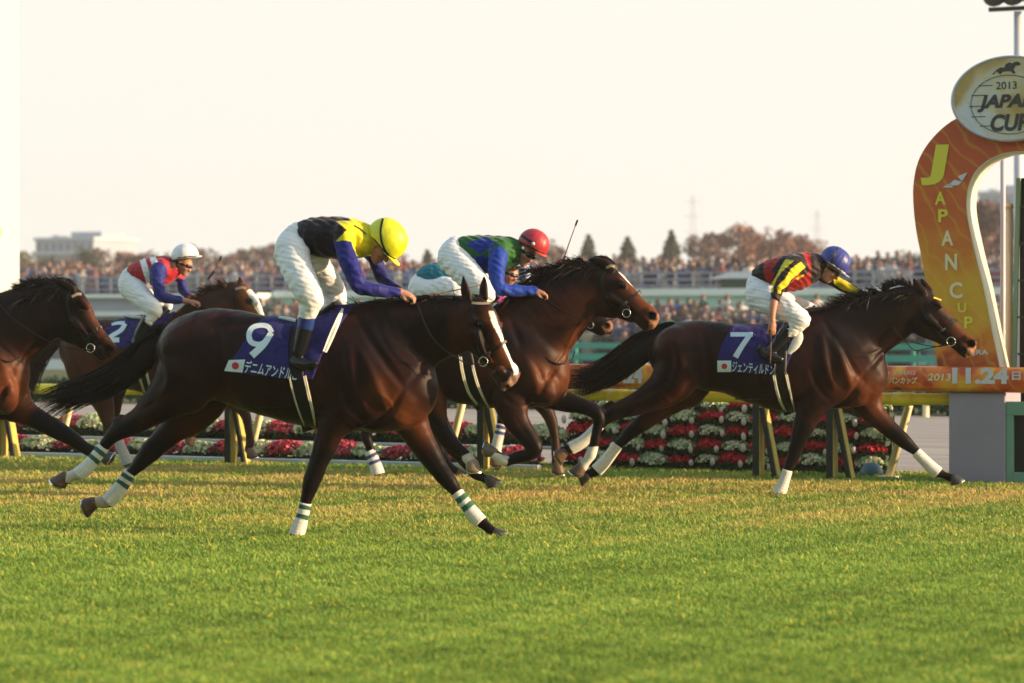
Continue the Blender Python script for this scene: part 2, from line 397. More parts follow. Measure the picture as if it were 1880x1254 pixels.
# ------------------------------------------------------------------ the course: frame along the inner rail
CF = Fr(1535, 26.6, 25.6)
UC = 0.0
def pu(px, w=0.0, z=0.0):
    """distance along the rail at picture column px"""
    t = (CF.P0 @ CF.n + w) / ((px - CX) / F * CF.n[0] + CF.n[1]); return float(CF.loc(px, YH, w)[0][0])
def pz(px, py, w): return float(CF.loc(px, py, w)[0][2])
def ground_mat(name, c1, c2, c3, s1, s2, rough=.95, stretch=(1, 1, 1), bump=.3):
    m = bpy.data.materials.new(name); m.use_nodes = True; t = m.node_tree; n = t.nodes; l = t.links.new; b = n['Principled BSDF']; b.inputs['Roughness'].default_value = rough; b.inputs['Specular IOR Level'].default_value = .1
    tcn = n.new('ShaderNodeTexCoord'); mp = n.new('ShaderNodeMapping'); mp.inputs['Scale'].default_value = stretch; l(tcn.outputs['Object'], mp.inputs[0])
    a = n.new('ShaderNodeTexNoise'); a.inputs['Scale'].default_value = s1; a.inputs['Detail'].default_value = 8; l(mp.outputs[0], a.inputs['Vector'])
    d = n.new('ShaderNodeTexNoise'); d.inputs['Scale'].default_value = s2; d.inputs['Detail'].default_value = 6; l(mp.outputs[0], d.inputs['Vector'])
    r1 = n.new('ShaderNodeMapRange'); r1.inputs['From Min'].default_value = .35; r1.inputs['From Max'].default_value = .65; l(a.outputs['Fac'], r1.inputs['Value'])
    r2 = n.new('ShaderNodeMapRange'); r2.inputs['From Min'].default_value = .4; r2.inputs['From Max'].default_value = .62; l(d.outputs['Fac'], r2.inputs['Value'])
    x1 = n.new('ShaderNodeMix'); x1.data_type = 'RGBA'; x1.inputs['A'].default_value = (*c1, 1); x1.inputs['B'].default_value = (*c2, 1); l(r1.outputs[0], x1.inputs['Factor'])
    x2 = n.new('ShaderNodeMix'); x2.data_type = 'RGBA'; l(x1.outputs['Result'], x2.inputs['A']); x2.inputs['B'].default_value = (*c3, 1); l(r2.outputs[0], x2.inputs['Factor']); l(x2.outputs['Result'], b.inputs['Base Color'])
    bp = n.new('ShaderNodeBump'); bp.inputs['Strength'].default_value = bump; bp.inputs['Distance'].default_value = .05; l(d.outputs['Fac'], bp.inputs['Height']); l(bp.outputs[0], b.inputs['Normal'])
    return m
G_infield = ground_mat('infield_ground', (.10, .12, .05), (.14, .13, .07), (.09, .10, .05), .05, .4)
G_turf = ground_mat('turf_soil', (.09, .21, .03), (.15, .25, .04), (.19, .20, .05), .5, 9)
G_dirt = ground_mat('dirt_track', (.36, .31, .28), (.42, .37, .33), (.29, .25, .23), .25, 3.0, stretch=(.12, 1, 1))
def sheet(name, u0, u1, w0, w1, z, m):
    o = newmesh(name, [(u0, w0, z), (u1, w0, z), (u1, w1, z), (u0, w1, z)], [(0, 1, 2, 3)], m, None, CF, None, False); o['kind'] = 'structure'; return o
sheet('ground', -3000, 3000, -400, 4500, -.004, G_infield)
sheet('turf', -200, 200, -120, 1.5, 0.0, G_turf)
sheet('dirt_track', -200, 200, 1.5, 17.6, .004, G_dirt)
# grass blades of the turf course
def grass():
    N = 540000; a = nrs.rand(N); y0, y1 = 10.6, 31.0
    Y = 1 / (1 / y0 + (1 / y1 - 1 / y0) * a); X = (nrs.uniform(-380, 2240, N) - CX) / F * Y
    w_ = X * CF.n[0] + Y * CF.n[1] - CF.P0 @ CF.n; u_ = (X - CF.P0[0]) * CF.d[0] + (Y - CF.P0[1]) * CF.d[1]
    k = w_ < 1.45; X, Y, w_, u_ = X[k], Y[k], w_[k], u_[k]; n = len(X)
    def nz(s, o): 
        return (np.sin(X * 1.7 * s + o) * np.sin(Y * 1.3 * s + o * 2) + np.sin(X * 3.1 * s - Y * 1.9 * s + o * 3) * .7 + np.sin(Y * 4.3 * s + X * .8 * s + o) * .5) / 2.2
    f1 = nz(1.0, 1); f2 = nz(3.3, 4); f3 = nz(9.1, 2)
    hgt = (.026 + .016 * nrs.rand(n)) * (1 + .25 * f3 + .25 * f2) * (Y / 18) ** .25; wd = (.0028 + .0024 * nrs.rand(n)) * (Y / 12) ** .9
    th = nrs.uniform(0, math.pi, n); ln = nrs.normal(0, .45, (n, 2)); ln[:, 0] -= .10
    bx = np.cos(th) * wd; by = np.sin(th) * wd
    b = np.stack([X, Y, np.zeros(n)], 1); e = np.stack([bx, by, np.zeros(n)], 1)
    tip = b + np.stack([ln[:, 0] * hgt, ln[:, 1] * hgt, hgt], 1); mid = b + np.stack([ln[:, 0] * hgt * .3, ln[:, 1] * hgt * .3, hgt * .55], 1)
    V = np.stack([b - e, b + e, mid + e * .8, mid - e * .8, tip], 1).reshape(-1, 3)
    far = np.clip((Y - 17.5) / 7.0, 0, 1); dry = np.clip(-.02 + .62 * far * (1 - .75 * np.clip((w_ + 1.2) / 1.2, 0, 1)) + .40 * f1 * (.3 + far) + .34 * f2 * (.35 + far) + .25 * (f3 - .25) + .10 * nrs.normal(size=n), 0, 1)
    g = np.array([.150, .305, .052]); g2 = np.array([.315, .43, .072]); br = np.array([.50, .36, .13]); ye = np.array([.60, .52, .05])
    q = nrs.rand(n)[:, None] * .7 + .3 * (f3[:, None] * .5 + .5); C = g * (1 - q) + g2 * q; C = C * (1 - dry[:, None]) + br * dry[:, None]
    C *= (.82 + .26 * nrs.rand(n) + .20 * f2 + .16 * f1 + .10 * f3)[:, None]
    fy = (nrs.rand(n) < .012) ; 
    C[fy] = ye
    V5 = V.reshape(-1, 5, 3); c0 = V5[fy].mean(1, keepdims=True); V5[fy] = c0 + (V5[fy] - c0) * np.array([1.9, 1.9, 1.0])
    F_ = (np.arange(n) * 5)[:, None]; quads = np.concatenate([F_ + 0, F_ + 1, F_ + 2, F_ + 3], 1); tris = np.concatenate([F_ + 3, F_ + 2, F_ + 4], 1)
    me = bpy.data.meshes.new('grass'); Vf = V5.reshape(-1, 3).astype(np.float32); me.vertices.add(len(Vf)); me.vertices.foreach_set('co', Vf.ravel())
    li = np.concatenate([quads.ravel(), tris.ravel()]).astype(np.int32); me.loops.add(len(li)); me.loops.foreach_set('vertex_index', li); me.polygons.add(2 * n)
    me.polygons.foreach_set('loop_start', np.concatenate([np.arange(n) * 4, n * 4 + np.arange(n) * 3]).astype(np.int32)); me.polygons.foreach_set('loop_total', np.concatenate([np.full(n, 4), np.full(n, 3)]).astype(np.int32))
    me.update(calc_edges=True); at = me.color_attributes.new('col', 'FLOAT_COLOR', 'POINT'); cc = np.ones((n, 5, 4), np.float32); cc[:, :, :3] = C[:, None, :]; at.data.foreach_set('color', cc.ravel())
    me.materials.append(mat('grass_blade', rough=.6, attr=True, trans=.35, spec=.25)); o = bpy.data.objects.new('grass', me); COL.objects.link(o); o['kind'] = 'stuff'
    tag(o, 'mown green turf with dry brown patches along the track', 'grass')
grass()
# ------------------------------------------------------------------ inner rail, posts
M['yrail'] = mat('yellow_rail', (.82, .64, .03), .45, noise=.12, nscale=6)
M['post'] = mat('post_wood', (.50, .38, .085), .8, noise=.25, nscale=14, nstretch=(1, 1, .25), bump=.3, bscale=50)
M['postd'] = mat('post_dark_green', (.014, .020, .012), .8, noise=.3, nscale=10)
M['cream'] = mat('cream_paint', (.76, .66, .42), .6, noise=.08, nscale=5)
rt = tag(root('running_rail', CF, (pu(900), 0, .8)), 'long yellow tubular rail running behind all the horses', 'rail')
zr = .80; MB().tube([(pu(-300), .06, zr - .01), (pu(100), .06, zr - .01), (pu(900), .06, zr), (pu(1640), .06, zr), (pu(1746), .06, zr)], .058, 14).build('rail_tube', M['yrail'], rt, smooth=True)
for px in (240, 700, 1130, 1655): MB().tube([(pu(px) - .10, .06, zr - .003), (pu(px) + .10, .06, zr - .003)], .066, 14).build('rail_joint', M['yrail'], rt, smooth=True)
def rail_post(px, first=[None]):
    u = pu(px)
    if first[0] is None:
        r = root('rail_post', CF, (0, 0, 0)); r['_off'] = [0., 0., 0.]
        MB().box((-.033, -.07, -.02), (.033, .07, .74), bev=.006).build('upright', M['post'], r); MB().box((-.036, -.096, -.02), (.030, -.073, .735), bev=.004).build('front_board', M['postd'], r); MB().beam((.050, -.062, .70), (.192, -.062, -.02), .022, .010).build('brace_board', M['postd'], r)
        MB().beam((.055, .0, .70), (.20, 0, -.02), .024, .05).build('brace', M['post'], r); first[0] = r
    else:
        r = first[0].copy(); COL.objects.link(r)
        for c in first[0].children: d = c.copy(); COL.objects.link(d); d.parent = r
    r.location = Vector(CF.world(np.array((u, -.02, 0)))); r.rotation_euler = (0, 0, -CF.th); return r
plab = {6: 'wooden rail post at the left edge under the nearly black horse', 427: 'wooden rail post seen under the belly of horse 9', 890: 'wooden rail post behind the folded forelegs of the red cap\'s horse', 1395: 'wooden rail post under the belly of horse 7', 1530: 'wooden rail post right of the planted foreleg of horse 7'}
for px, lb in plab.items(): tag(rail_post(px), lb, 'post', 'wooden posts of the inner rail')
def back_leg(pb, w_, lab, first=[None]):
    if first[0] is None:
        r = root('rail_support', CF, (0, 0, 0)); r['_off'] = [0., 0., 0.]; MB().tube([(-.05, 0, -.02), (.16, 0, .72), (.10, -.3, .78)], [.042, .042, .035], 12).build('leg', M['cream'], r, smooth=True)
        MB().box((-.12, -.12, -.02), (.06, .10, .03), bev=.006).build('foot_plate', M['cream'], r); first[0] = r
    else:
        r = first[0].copy(); COL.objects.link(r)
        for c in first[0].children: d = c.copy(); COL.objects.link(d); d.parent = r
    r.location = Vector(CF.world(np.array((pu(pb, w_), w_, 0)))); r.rotation_euler = (0, 0, -CF.th); tag(r, lab, 'support', 'cream slanted supports of the rail')
back_leg(112, .55, 'cream slanted rail support left of the hocks of horse 9'); back_leg(462, .55, 'cream slanted rail support right of the post under horse 9\'s belly'); back_leg(826, .55, 'cream slanted rail support behind the hindlegs of the red cap\'s horse'); back_leg(1640, .45, 'cream slanted rail support between the flower display and the mauve block')
# ------------------------------------------------------------------ flowers
def flower_mesh(name, petal, leaf, rx, ry, rz, n, nl, ps):
    V = []; Fc = []; C = []; k = 0
    for i in range(n + nl):
        isl = i >= n; a = nrs.uniform(0, 2 * math.pi); h_ = nrs.uniform(-.95, .7) if isl else nrs.uniform(.05, 1) ; rr = math.sqrt(max(1 - h_ * h_, 0)) * (nrs.uniform(.6, .98) if isl else nrs.uniform(.85, 1.08))
        c = np.array([rx * rr * math.cos(a), ry * rr * math.sin(a), rz * h_ * (.8 if isl else 1)]); nrm = c / np.array([rx, ry, rz]); nrm /= np.linalg.norm(nrm) + 1e-6; nrm += nrs.normal(0, .45, 3); nrm /= np.linalg.norm(nrm)
        t = np.cross(nrm, nrs.normal(size=3)); t /= np.linalg.norm(t); b = np.cross(nrm, t); s = ps * nrs.uniform(.6, 1.2) * (1.3 if isl else 1)
        if isl: pts = [c - t * s * 1.3, c + b * s * .5, c + t * s * 1.3 + nrm * s * .3, c - b * s * .5]
        else: pts = [c - t * s, c + b * s, c + t * s, c - b * s]; pts = [p + nrm * s * .35 * (j % 2) for j, p in enumerate(pts)]
        V += pts; Fc.append((k, k + 1, k + 2, k + 3)); k += 4; base = np.array(leaf if isl else petal[nrs.randint(len(petal))]) * nrs.uniform(.7, 1.25); C += [base] * 4
    return newmesh(name, np.array(V), np.array(Fc), M['petal'], None, None, np.array(C), False)
M['petal'] = mat('petals', rough=.7, attr=True, trans=.2); M['potw'] = mat('pot_white', (.52, .48, .43), .6, noise=.1, nscale=20)
M['soil'] = mat('planter_green', (.02, .04, .022), .8)
lf = (.035, .085, .030)
kinds = {'red': [(.50, .010, .016), (.34, .008, .012), (.56, .02, .03)], 'cream': [(.66, .68, .44), (.50, .60, .36), (.74, .70, .52), (.26, .40, .18)], 'pink': [(.50, .04, .08), (.38, .03, .06), (.56, .12, .16)]}
def planter_kind(kd, rx, rz, n, nl, ps, pot):
    out = []
    for v in range(2):
        r = root('flower_planter', CF, (0, 0, 0)); r['_off'] = [0., 0., 0.]
        o = flower_mesh('flowers', kinds[kd], lf, rx, rx * .75, rz, n, nl, ps); o.parent = r
        if pot == 1:
            mb = MB(); mb.tube([(-rx * 1.08, -.12, -.038), (-rx * 1.08, -.12, -.026), (-rx * 1.08, -.12, .0), (-rx * 1.08, -.12, .024), (-rx * 1.08, -.12, .036)], [.008, .020, .026, .019, .005], 12); mb.build('pot', M['potw'], r, smooth=True)
        MB().box((-rx * .95, -.06, -rz * .9), (rx * .95, .10, -rz * .3), bev=.01).build('trough', M['soil'], r); out.append(r)
    return out
def place(protos, i, loc, used={}):
    p = protos[i % len(protos)]
    if id(p) not in used: used[id(p)] = p; r = p
    else:
        r = p.copy(); COL.objects.link(r)
        for c in p.children: d = c.copy(); COL.objects.link(d); d.parent = r
    r.location = Vector(CF.world(np.array(loc) + nrs.normal(0, .010, 3) * [1, 1, .5])); r.rotation_euler = (nrs.normal(0, .06), nrs.normal(0, .06), -CF.th + nrs.normal(0, .12)); sc = nrs.uniform(.90, 1.14); r.scale = (sc, sc, sc * nrs.uniform(.9, 1.15)); return r
redp = planter_kind('red', .160, .086, 300, 190, .021, 1); crp = planter_kind('cream', .160, .088, 290, 210, .020, 1)
WR = .95; u0 = pu(1062, WR); du = (pu(1600, WR) - u0) / 11.0; rowz = [.09, .235, .38, .525, .655]
rows_n = ['bottom', 'second', 'middle', 'fourth', 'top']
mid_mb = MB()
for j, z in enumerate(rowz):
    for i in range(12):
        red = (i + j) % 2 == 0
        r = place(redp if red else crp, (i // 2 + j) % 2, (u0 + i * du, WR + j * .05, z))
        tag(r, f"{'red' if red else 'cream and green'} flower planter in the tiered display behind horse 7", 'flowers', f"{'red' if red else 'cream'} flower planters of the tiered display")
st = tag(root('flower_stand', CF, (u0 + 5 * du, WR, 0)), 'dark tiered stand carrying the red and cream flower planters behind horse 7', 'stand')
s_ = MB()
for j, z in enumerate(rowz): s_.box((u0 - .2, WR + .09 + j * .05, z - .07), (u0 + 11.4 * du, WR + .16 + j * .05, z - .045))
s_.build('shelf', M['soil'], st)
b_ = MB()
for i in (0, 3, 6, 9, 11.3): b_.box((u0 + i * du - .02, WR + .34, -.02), (u0 + i * du + .02, WR + .37, .66))
b_.build('back_post', M['soil'], st)
MB().box((u0 - .2, WR + .38, 0), (u0 + 11.4 * du, WR + .40, .60)).build('back_panel', M['soil'], st)
pkp = planter_kind('pink', .25, .115, 420, 260, .026, 0); crq = planter_kind('cream', .25, .120, 420, 300, .026, 0)
WL = .50; ul0 = pu(-60, WL); n_l = 21; dl = (pu(1010, WL) - ul0) / n_l
for j, (z, w2) in enumerate(((.10, WL), (.32, WL + .45))):
    for i in range(n_l):
        pk = (i + j) % 2 == 0; r = place(pkp if pk else crq, (i // 2) % 2, (ul0 + i * dl + .1 * j, w2, z + .01 * math.sin(i * 2.3)))
        tag(r, f"{'pink' if pk else 'pale cream'} flower planter in the {'upper' if j else 'lower'} row of the long bed on the left", 'flowers', f"{'pink' if pk else 'cream'} planters, {'upper' if j else 'lower'} row of the left bed")
M['kerb'] = mat('pale_kerb', (.52, .56, .60), .7, noise=.15, nscale=5)
tag(MB().box((ul0 - .4, WL - .30, 0), (ul0 + n_l * dl, WL - .22, .06), bev=.008).build('bed_edging', M['kerb'], None, CF), 'low pale edging in front of the left flower bed', 'edging')
tag(MB().box((ul0 - .4, WL + .17, .20), (ul0 + n_l * dl, WL + .20, .235), bev=.008).build('bed_edging', M['kerb'], None, CF), 'pale edging board between the two flower rows on the left', 'edging')
e = Field(.012); e.add(np.array([[pu(1600, .6), .6, .0, .12, 1.0], [pu(1600, .6), .6, .03, .12, 1.0]]), .01); e.build(); tag(newmesh('dome_cover', *nets(e.D, e.lo, e.h), mat('teal_plastic', (.03, .10, .13), .4), None, CF), 'small dark teal dome on the grass at the right end of the flower display', 'dome')
# ------------------------------------------------------------------ banner board on the rail
M['banner'] = bpy.data.materials.new('banner_print')
def print_mat(m, seed, stops, sx=1.0, sz=1.0):
    m.use_nodes = True; t = m.node_tree; n = t.nodes; l = t.links.new; b = n['Principled BSDF']; b.inputs['Roughness'].default_value = .45
    tcn = n.new('ShaderNodeTexCoord'); mp = n.new('ShaderNodeMapping'); mp.inputs['Scale'].default_value = (sx, 1, sz); mp.inputs['Location'].default_value = (seed, 0, 0); l(tcn.outputs['Object'], mp.inputs[0])
    ns = n.new('ShaderNodeTexNoise'); ns.inputs['Scale'].default_value = 1.6; ns.inputs['Detail'].default_value = 3; ns.inputs['Distortion'].default_value = 1.2; l(mp.outputs[0], ns.inputs['Vector'])
    cr = n.new('ShaderNodeValToRGB'); el = cr.color_ramp.elements; el[0].position = stops[0][0]; el[0].color = (*stops[0][1], 1); el[1].position = stops[-1][0]; el[1].color = (*stops[-1][1], 1)
    for p, c in stops[1:-1]: q = el.new(p); q.color = (*c, 1)
    l(ns.outputs['Fac'], cr.inputs['Fac'])
    wv = n.new('ShaderNodeTexWave'); wv.inputs['Scale'].default_value = 2.2; wv.inputs['Distortion'].default_value = 9; wv.inputs['Detail'].default_value = 2; mp2 = n.new('ShaderNodeMapping'); mp2.inputs['Rotation'].default_value = (0, .6, .3); l(tcn.outputs['Object'], mp2.inputs[0]); l(mp2.outputs[0], wv.inputs['Vector'])
    pw = n.new('ShaderNodeMath'); pw.operation = 'POWER'; pw.inputs[1].default_value = 14; l(wv.outputs['Fac'], pw.inputs[0]); ml = n.new('ShaderNodeMath'); ml.operation = 'MULTIPLY'; ml.inputs[1].default_value = .35; l(pw.outputs[0], ml.inputs[0])
    mm = n.new('ShaderNodeMix'); mm.data_type = 'RGBA'; l(ml.outputs[0], mm.inputs['Factor']); l(cr.outputs[0], mm.inputs['A']); mm.inputs['B'].default_value = (.70, .45, .06, 1); l(mm.outputs['Result'], b.inputs['Base Color'])
    return m
print_mat(M['banner'], 3.1, [(.28, (.12, .015, .010)), (.40, (.56, .080, .020)), (.54, (.78, .18, .026)), (.68, (.80, .42, .04))], 1.2, 2.0)
M['prow'] = mat('print_white', (.62, .62, .66), .5); M['goldt'] = mat('print_gold', (.74, .66, .06), .5); M['goldl'] = mat('print_pale_gold', (.78, .70, .42), .5); M['dark'] = mat('print_dark', (.05, .05, .05), .5)
bu0, bu1 = pu(1040, -.1), pu(1960, -.1); zb0, zb1 = .875, 1.118
bn = tag(root('banner_board', CF, ((bu0 + bu1) / 2, -.12, zb0)), 'long orange padded banner board dated 11.24 in front of the yellow rail', 'banner')
pr = [(-.02, zb0), (-.105, zb0 + .012), (-.125, zb0 + .05), (-.128, (zb0 + zb1) / 2), (-.125, zb1 - .05), (-.105, zb1 - .012), (-.02, zb1)]; V = []; Fq = []
us = np.linspace(bu0, bu1, 60)
for i, u in enumerate(us):
    for (w2, z) in pr: V.append((u, w2 + .002 * math.sin(u * 5), z + .003 * math.sin(u * 2.3)))
    for j in range(6):
        if i: a = (i - 1) * 7 + j; Fq.append((a, a + 7, a + 8, a + 1))
Fq.append(tuple(range(7))); Fq.append(tuple((59 * 7 + j) for j in range(6, -1, -1)))
for i in range(1, 60): a = (i - 1) * 7; Fq.append((a, a + 6, a + 13, a + 7))
board = newmesh('board', V, Fq, M['banner'], bn); sub_parent(board)
def wall_text(txt, u0, u1, z0, z1, w_, mt, parent, name='lettering', shear=0., bold=.0, fr=CF, thick=0.0):
    v, f = text_mesh(txt, shear=shear, bold=bold)
    if len(v) == 0: return None
    P = np.stack([u0 + v[:, 0] * (u1 - u0), np.full(len(v), w_), z0 + v[:, 1] * (z1 - z0)], 1); return newmesh(name, P, f, mt, parent, fr if parent is None else None, None, False)
def bt(txt, x0, x1, y0, y1, w_=-.1335, mt='prow', parent=None, **k):
    return wall_text(txt, pu(x0, w_), pu(x1, w_), pz((x0 + x1) / 2, y1, w_), pz((x0 + x1) / 2, y0, w_), w_, M[mt], parent or board, **k)
bt('2013', 1703, 1746, 686, 699, bold=.02, shear=.15, mt='goldl'); bt('11.24', 1748, 1852, 675, 705, bold=.05); bt('第33回', 1614, 1680, 681, 688); bt('ジャパンカップ', 1612, 1684, 692, 705, shear=.2, bold=.02, mt='goldl'); bt('日', 1858, 1874, 682, 698, bold=.03)
bt('11.24', 1118, 1180, 672, 704, bold=.05, mt='prow'); bt('2013', 1080, 1112, 684, 697, bold=.02, shear=.15, mt='goldl')
# mauve block, green cabinet
M['mauve'] = mat('mauve_panel', (.30, .28, .36), .75, noise=.06, nscale=3); M['cabgreen'] = mat('cabinet_green', (.16, .34, .25), .6, noise=.1, nscale=4); M['black'] = mat('black_void', (.008, .010, .010), .6)
pl = tag(root('plinth', CF, (pu(1792, -.06), -.06, 0)), 'plain mauve block under the banner at the foot of the arch', 'plinth')
MB().box((pu(1742, -.06), -.06, -.02), (pu(1846, -.06), .50, .872), bev=.01).build('block', M['mauve'], pl)
MB().box((pu(1742, -.06) + .01, -.045, .872), (pu(1846, -.06) - .01, .49, .90)).build('top_plate', M['mauve'], pl)
ca = tag(root('cabinet', CF, (pu(1880, -.05), -.05, 0)), 'green cabinet with black opening at the right edge beside the mauve block', 'cabinet')
cu0, cu1 = pu(1847, -.05), pu(1990, -.05)
MB().box((cu0, .0, .02), (cu1, .55, .74), bev=.01).build('shell', M['black'], ca)
MB().box((cu0 - .0, -.05, .66), (cu1, 0, .79), bev=.006).box((cu0, -.05, 0), (cu0 + .07, 0, .66), bev=.006).box((cu0 + .07, -.05, .02), (cu1, 0, .12), bev=.006).build('door_frame', M['cabgreen'], ca)
# ------------------------------------------------------------------ the finishing arch
AR = tag(root('finish_arch', CF, (pu(1868, .1), .1, .9)), 'tall orange horseshoe arch lettered JAPAN CUP at the finish line', 'arch')
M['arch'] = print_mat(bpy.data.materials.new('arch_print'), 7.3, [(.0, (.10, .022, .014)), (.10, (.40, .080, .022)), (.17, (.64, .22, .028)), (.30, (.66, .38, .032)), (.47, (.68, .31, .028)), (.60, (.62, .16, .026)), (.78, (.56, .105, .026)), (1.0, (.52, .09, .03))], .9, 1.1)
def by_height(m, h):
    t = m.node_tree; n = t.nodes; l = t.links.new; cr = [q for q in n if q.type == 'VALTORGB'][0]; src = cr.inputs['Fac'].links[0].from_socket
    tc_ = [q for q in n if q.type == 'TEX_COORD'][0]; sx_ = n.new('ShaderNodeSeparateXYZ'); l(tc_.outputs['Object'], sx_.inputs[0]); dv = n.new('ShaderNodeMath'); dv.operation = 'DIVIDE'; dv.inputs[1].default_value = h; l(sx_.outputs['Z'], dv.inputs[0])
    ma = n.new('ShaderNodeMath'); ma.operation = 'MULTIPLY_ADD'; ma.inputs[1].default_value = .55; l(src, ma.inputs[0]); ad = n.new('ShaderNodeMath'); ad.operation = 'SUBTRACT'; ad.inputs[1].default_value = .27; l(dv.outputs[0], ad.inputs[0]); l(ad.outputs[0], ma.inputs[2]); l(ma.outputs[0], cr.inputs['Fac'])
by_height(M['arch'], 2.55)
out = [(1722, 676), (1713, 620), (1704, 560), (1695, 490), (1683, 430), (1677, 380), (1677, 335), (1688, 290), (1715, 250), (1755, 218), (1810, 200), (1868, 194)]
inn = [(1836, 676), (1822, 610), (1806, 530), (1790, 465), (1777, 405), (1774, 372), (1778, 342), (1790, 316), (1808, 298), (1830, 286), (1850, 280), (1868, 278)]
wA = .10; O = catmull(CF.P([p[0] for p in out], [p[1] for p in out], wA), 5); I = catmull(CF.P([p[0] for p in inn], [p[1] for p in inn], wA), 5); uc = pu(1868, wA)
mirr = lambda A: np.concatenate([A, (A * [-1, 1, 1] + [2 * uc, 0, 0])[::-1][1:]])
O, I = mirr(O), mirr(I); n = len(O); dp = np.array([0, .30, 0]); V = np.concatenate([O, I, O + dp, I + dp])
f = [(i, i + 1, n + i + 1, n + i) for i in range(n - 1)] + [(2 * n + i + 1, 2 * n + i, 3 * n + i, 3 * n + i + 1) for i in range(n - 1)] + [(i + 1, i, 2 * n + i, 2 * n + i + 1) for i in range(n - 1)] + [(0, n, 3 * n, 2 * n), (n - 1, 3 * n - 1, 4 * n - 1, 2 * n - 1)]
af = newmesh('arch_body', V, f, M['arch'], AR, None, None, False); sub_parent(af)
J = I + (I - O) / np.linalg.norm(I - O, axis=1)[:, None] * .012
V = np.concatenate([I + [0, -.004, 0], J + [0, -.004, 0], I + dp, J + dp]); f = [(i, i + 1, n + i + 1, n + i) for i in range(n - 1)] + [(n + i, n + i + 1, 3 * n + i + 1, 3 * n + i) for i in range(n - 1)] + [(2 * n + i + 1, 2 * n + i, 3 * n + i, 3 * n + i + 1) for i in range(n - 1)]
newmesh('inner_rim', V, f, mat('rim_cream', (.74, .68, .56), .5), AR)
def at_(txt, cx, cy, h_, w2, mt, sh=0., b=.03, parent=None): return bt(txt, cx - w2 / 2, cx + w2 / 2, cy - h_ / 2, cy + h_ / 2, wA - .008, mt, parent or af, bold=b, shear=sh)
at_('J', 1716, 303, 74, 52, 'goldt', .1, .05)
for t_, x, y, hh_, ww_, m_ in (('A', 1726, 364, 24, 20, 'goldt'), ('P', 1731, 396, 24, 18, 'goldt'), ('A', 1739, 437, 28, 22, 'goldl'), ('N', 1746, 481, 30, 22, 'goldl'), ('C', 1755, 533, 30, 24, 'goldl'), ('U', 1766, 565, 18, 16, 'goldt'), ('P', 1778, 592, 22, 16, 'goldt'), ('JRA', 1800, 648, 12, 30, 'prow')): at_(t_, x, y, hh_, ww_, m_)
mbw = MB()
for q in ([(1738, 342), (1752, 330), (1766, 334), (1758, 324), (1776, 316), (1770, 328), (1760, 340)], [(1744, 336), (1730, 344), (1750, 345)]):
    P_ = [CF.P(x, y, wA - .009) for x, y in q]; mbw.add(P_, [tuple(range(len(P_)))])
mbw.build('white_emblem', M['prow'], af)
SG = tag(root('oval_sign', CF, (pu(1852, .02), .02, 2.9)), 'oval gold and silver sign reading 2013 JAPAN CUP on top of the arch', 'sign')
cx_, cy_, rx_, ry_ = 1852, 181, 108, 79; wS = .02
def oval(s, w_, N_=64): 
    c = CF.P(cx_, cy_, wS); ru = (pu(cx_ + rx_, wS) - pu(cx_ - rx_, wS)) / 2 * s; rz_ = (pz(cx_, cy_ - ry_, wS) - pz(cx_, cy_ + ry_, wS)) / 2 * s
    return np.array([c + [ru * math.cos(t), w_ - wS, rz_ * math.sin(t)] for t in np.linspace(0, 2 * math.pi, N_ + 1)[:-1]])
A_, B_, C_, D_ = oval(1, wS + .10), oval(1, wS), oval(.965, wS - .012), oval(.945, wS - .002); n = 64
V = np.concatenate([A_, B_, C_, D_]); f = [(k * n + i, k * n + (i + 1) % n, (k + 1) * n + (i + 1) % n, (k + 1) * n + i) for k in range(3) for i in range(n)] + [tuple(range(n))]
newmesh('rim', V, f, mat('silver_rim', (.48, .48, .56), .4, metal=.4), SG)
face = newmesh('face', D_, [tuple(range(n - 1, -1, -1))], print_mat(bpy.data.materials.new('sign_print'), 1.2, [(.36, (.46, .32, .12)), (.48, (.62, .56, .42)), (.60, (.62, .66, .74))], .55, 1.0), SG, None, None, False); sub_parent(face)
mk = dict(w_=wS - .006, parent=face)
bt('2013', 1828, 1866, 150, 164, mt='dark', bold=.01, **mk); bt('JAPAN', 1794, 1908, 173, 205, mt='dark', bold=.045, shear=.25, **mk); bt('CUP', 1818, 1890, 209, 241, mt='dark', bold=.04, shear=.2, **mk)
mg = MB()
for y, x0, x1 in ((158, 1796, 1908), (176, 1783, 1921), (196, 1779, 1925), (215, 1783, 1921), (232, 1799, 1905)):
    for a, b in ((x0, x0 + 26), (x1 - 26, x1)): mg.box((pu(a, wS), wS - .006, pz(a, y + .7, wS)), (pu(b, wS), wS - .004, pz(a, y - .7, wS)))
G = catmull(CF.P([1852 + 70 * math.cos(t) for t in np.linspace(0, 2 * math.pi, 33)], [192 + 54 * math.sin(t) for t in np.linspace(0, 2 * math.pi, 33)], wS - .006), 2); mg.tube(G, .003, 5); mg.build('globe_lines', M['dark'], face)
hs = [(1821, 137), (1828, 129), (1836, 124), (1844, 125), (1850, 124), (1856, 118), (1862, 114), (1868, 113), (1874, 118), (1870, 120), (1864, 121), (1860, 128), (1864, 134), (1860, 136), (1855, 131), (1848, 131), (1840, 132), (1836, 137), (1832, 134), (1828, 131), (1824, 137)]
me_ = MB(); P_ = [CF.P(x, y, wS - .006) for x, y in hs]; me_.add(P_, [tuple(range(len(P_)))]); P_ = [CF.P(x, y, wS - .007) for x, y in [(1843, 124), (1846, 118), (1852, 115), (1858, 117), (1853, 120), (1851, 126)]]; me_.add(P_, [tuple(range(len(P_)))]); me_.build('horse_emblem', M['dark'], face)
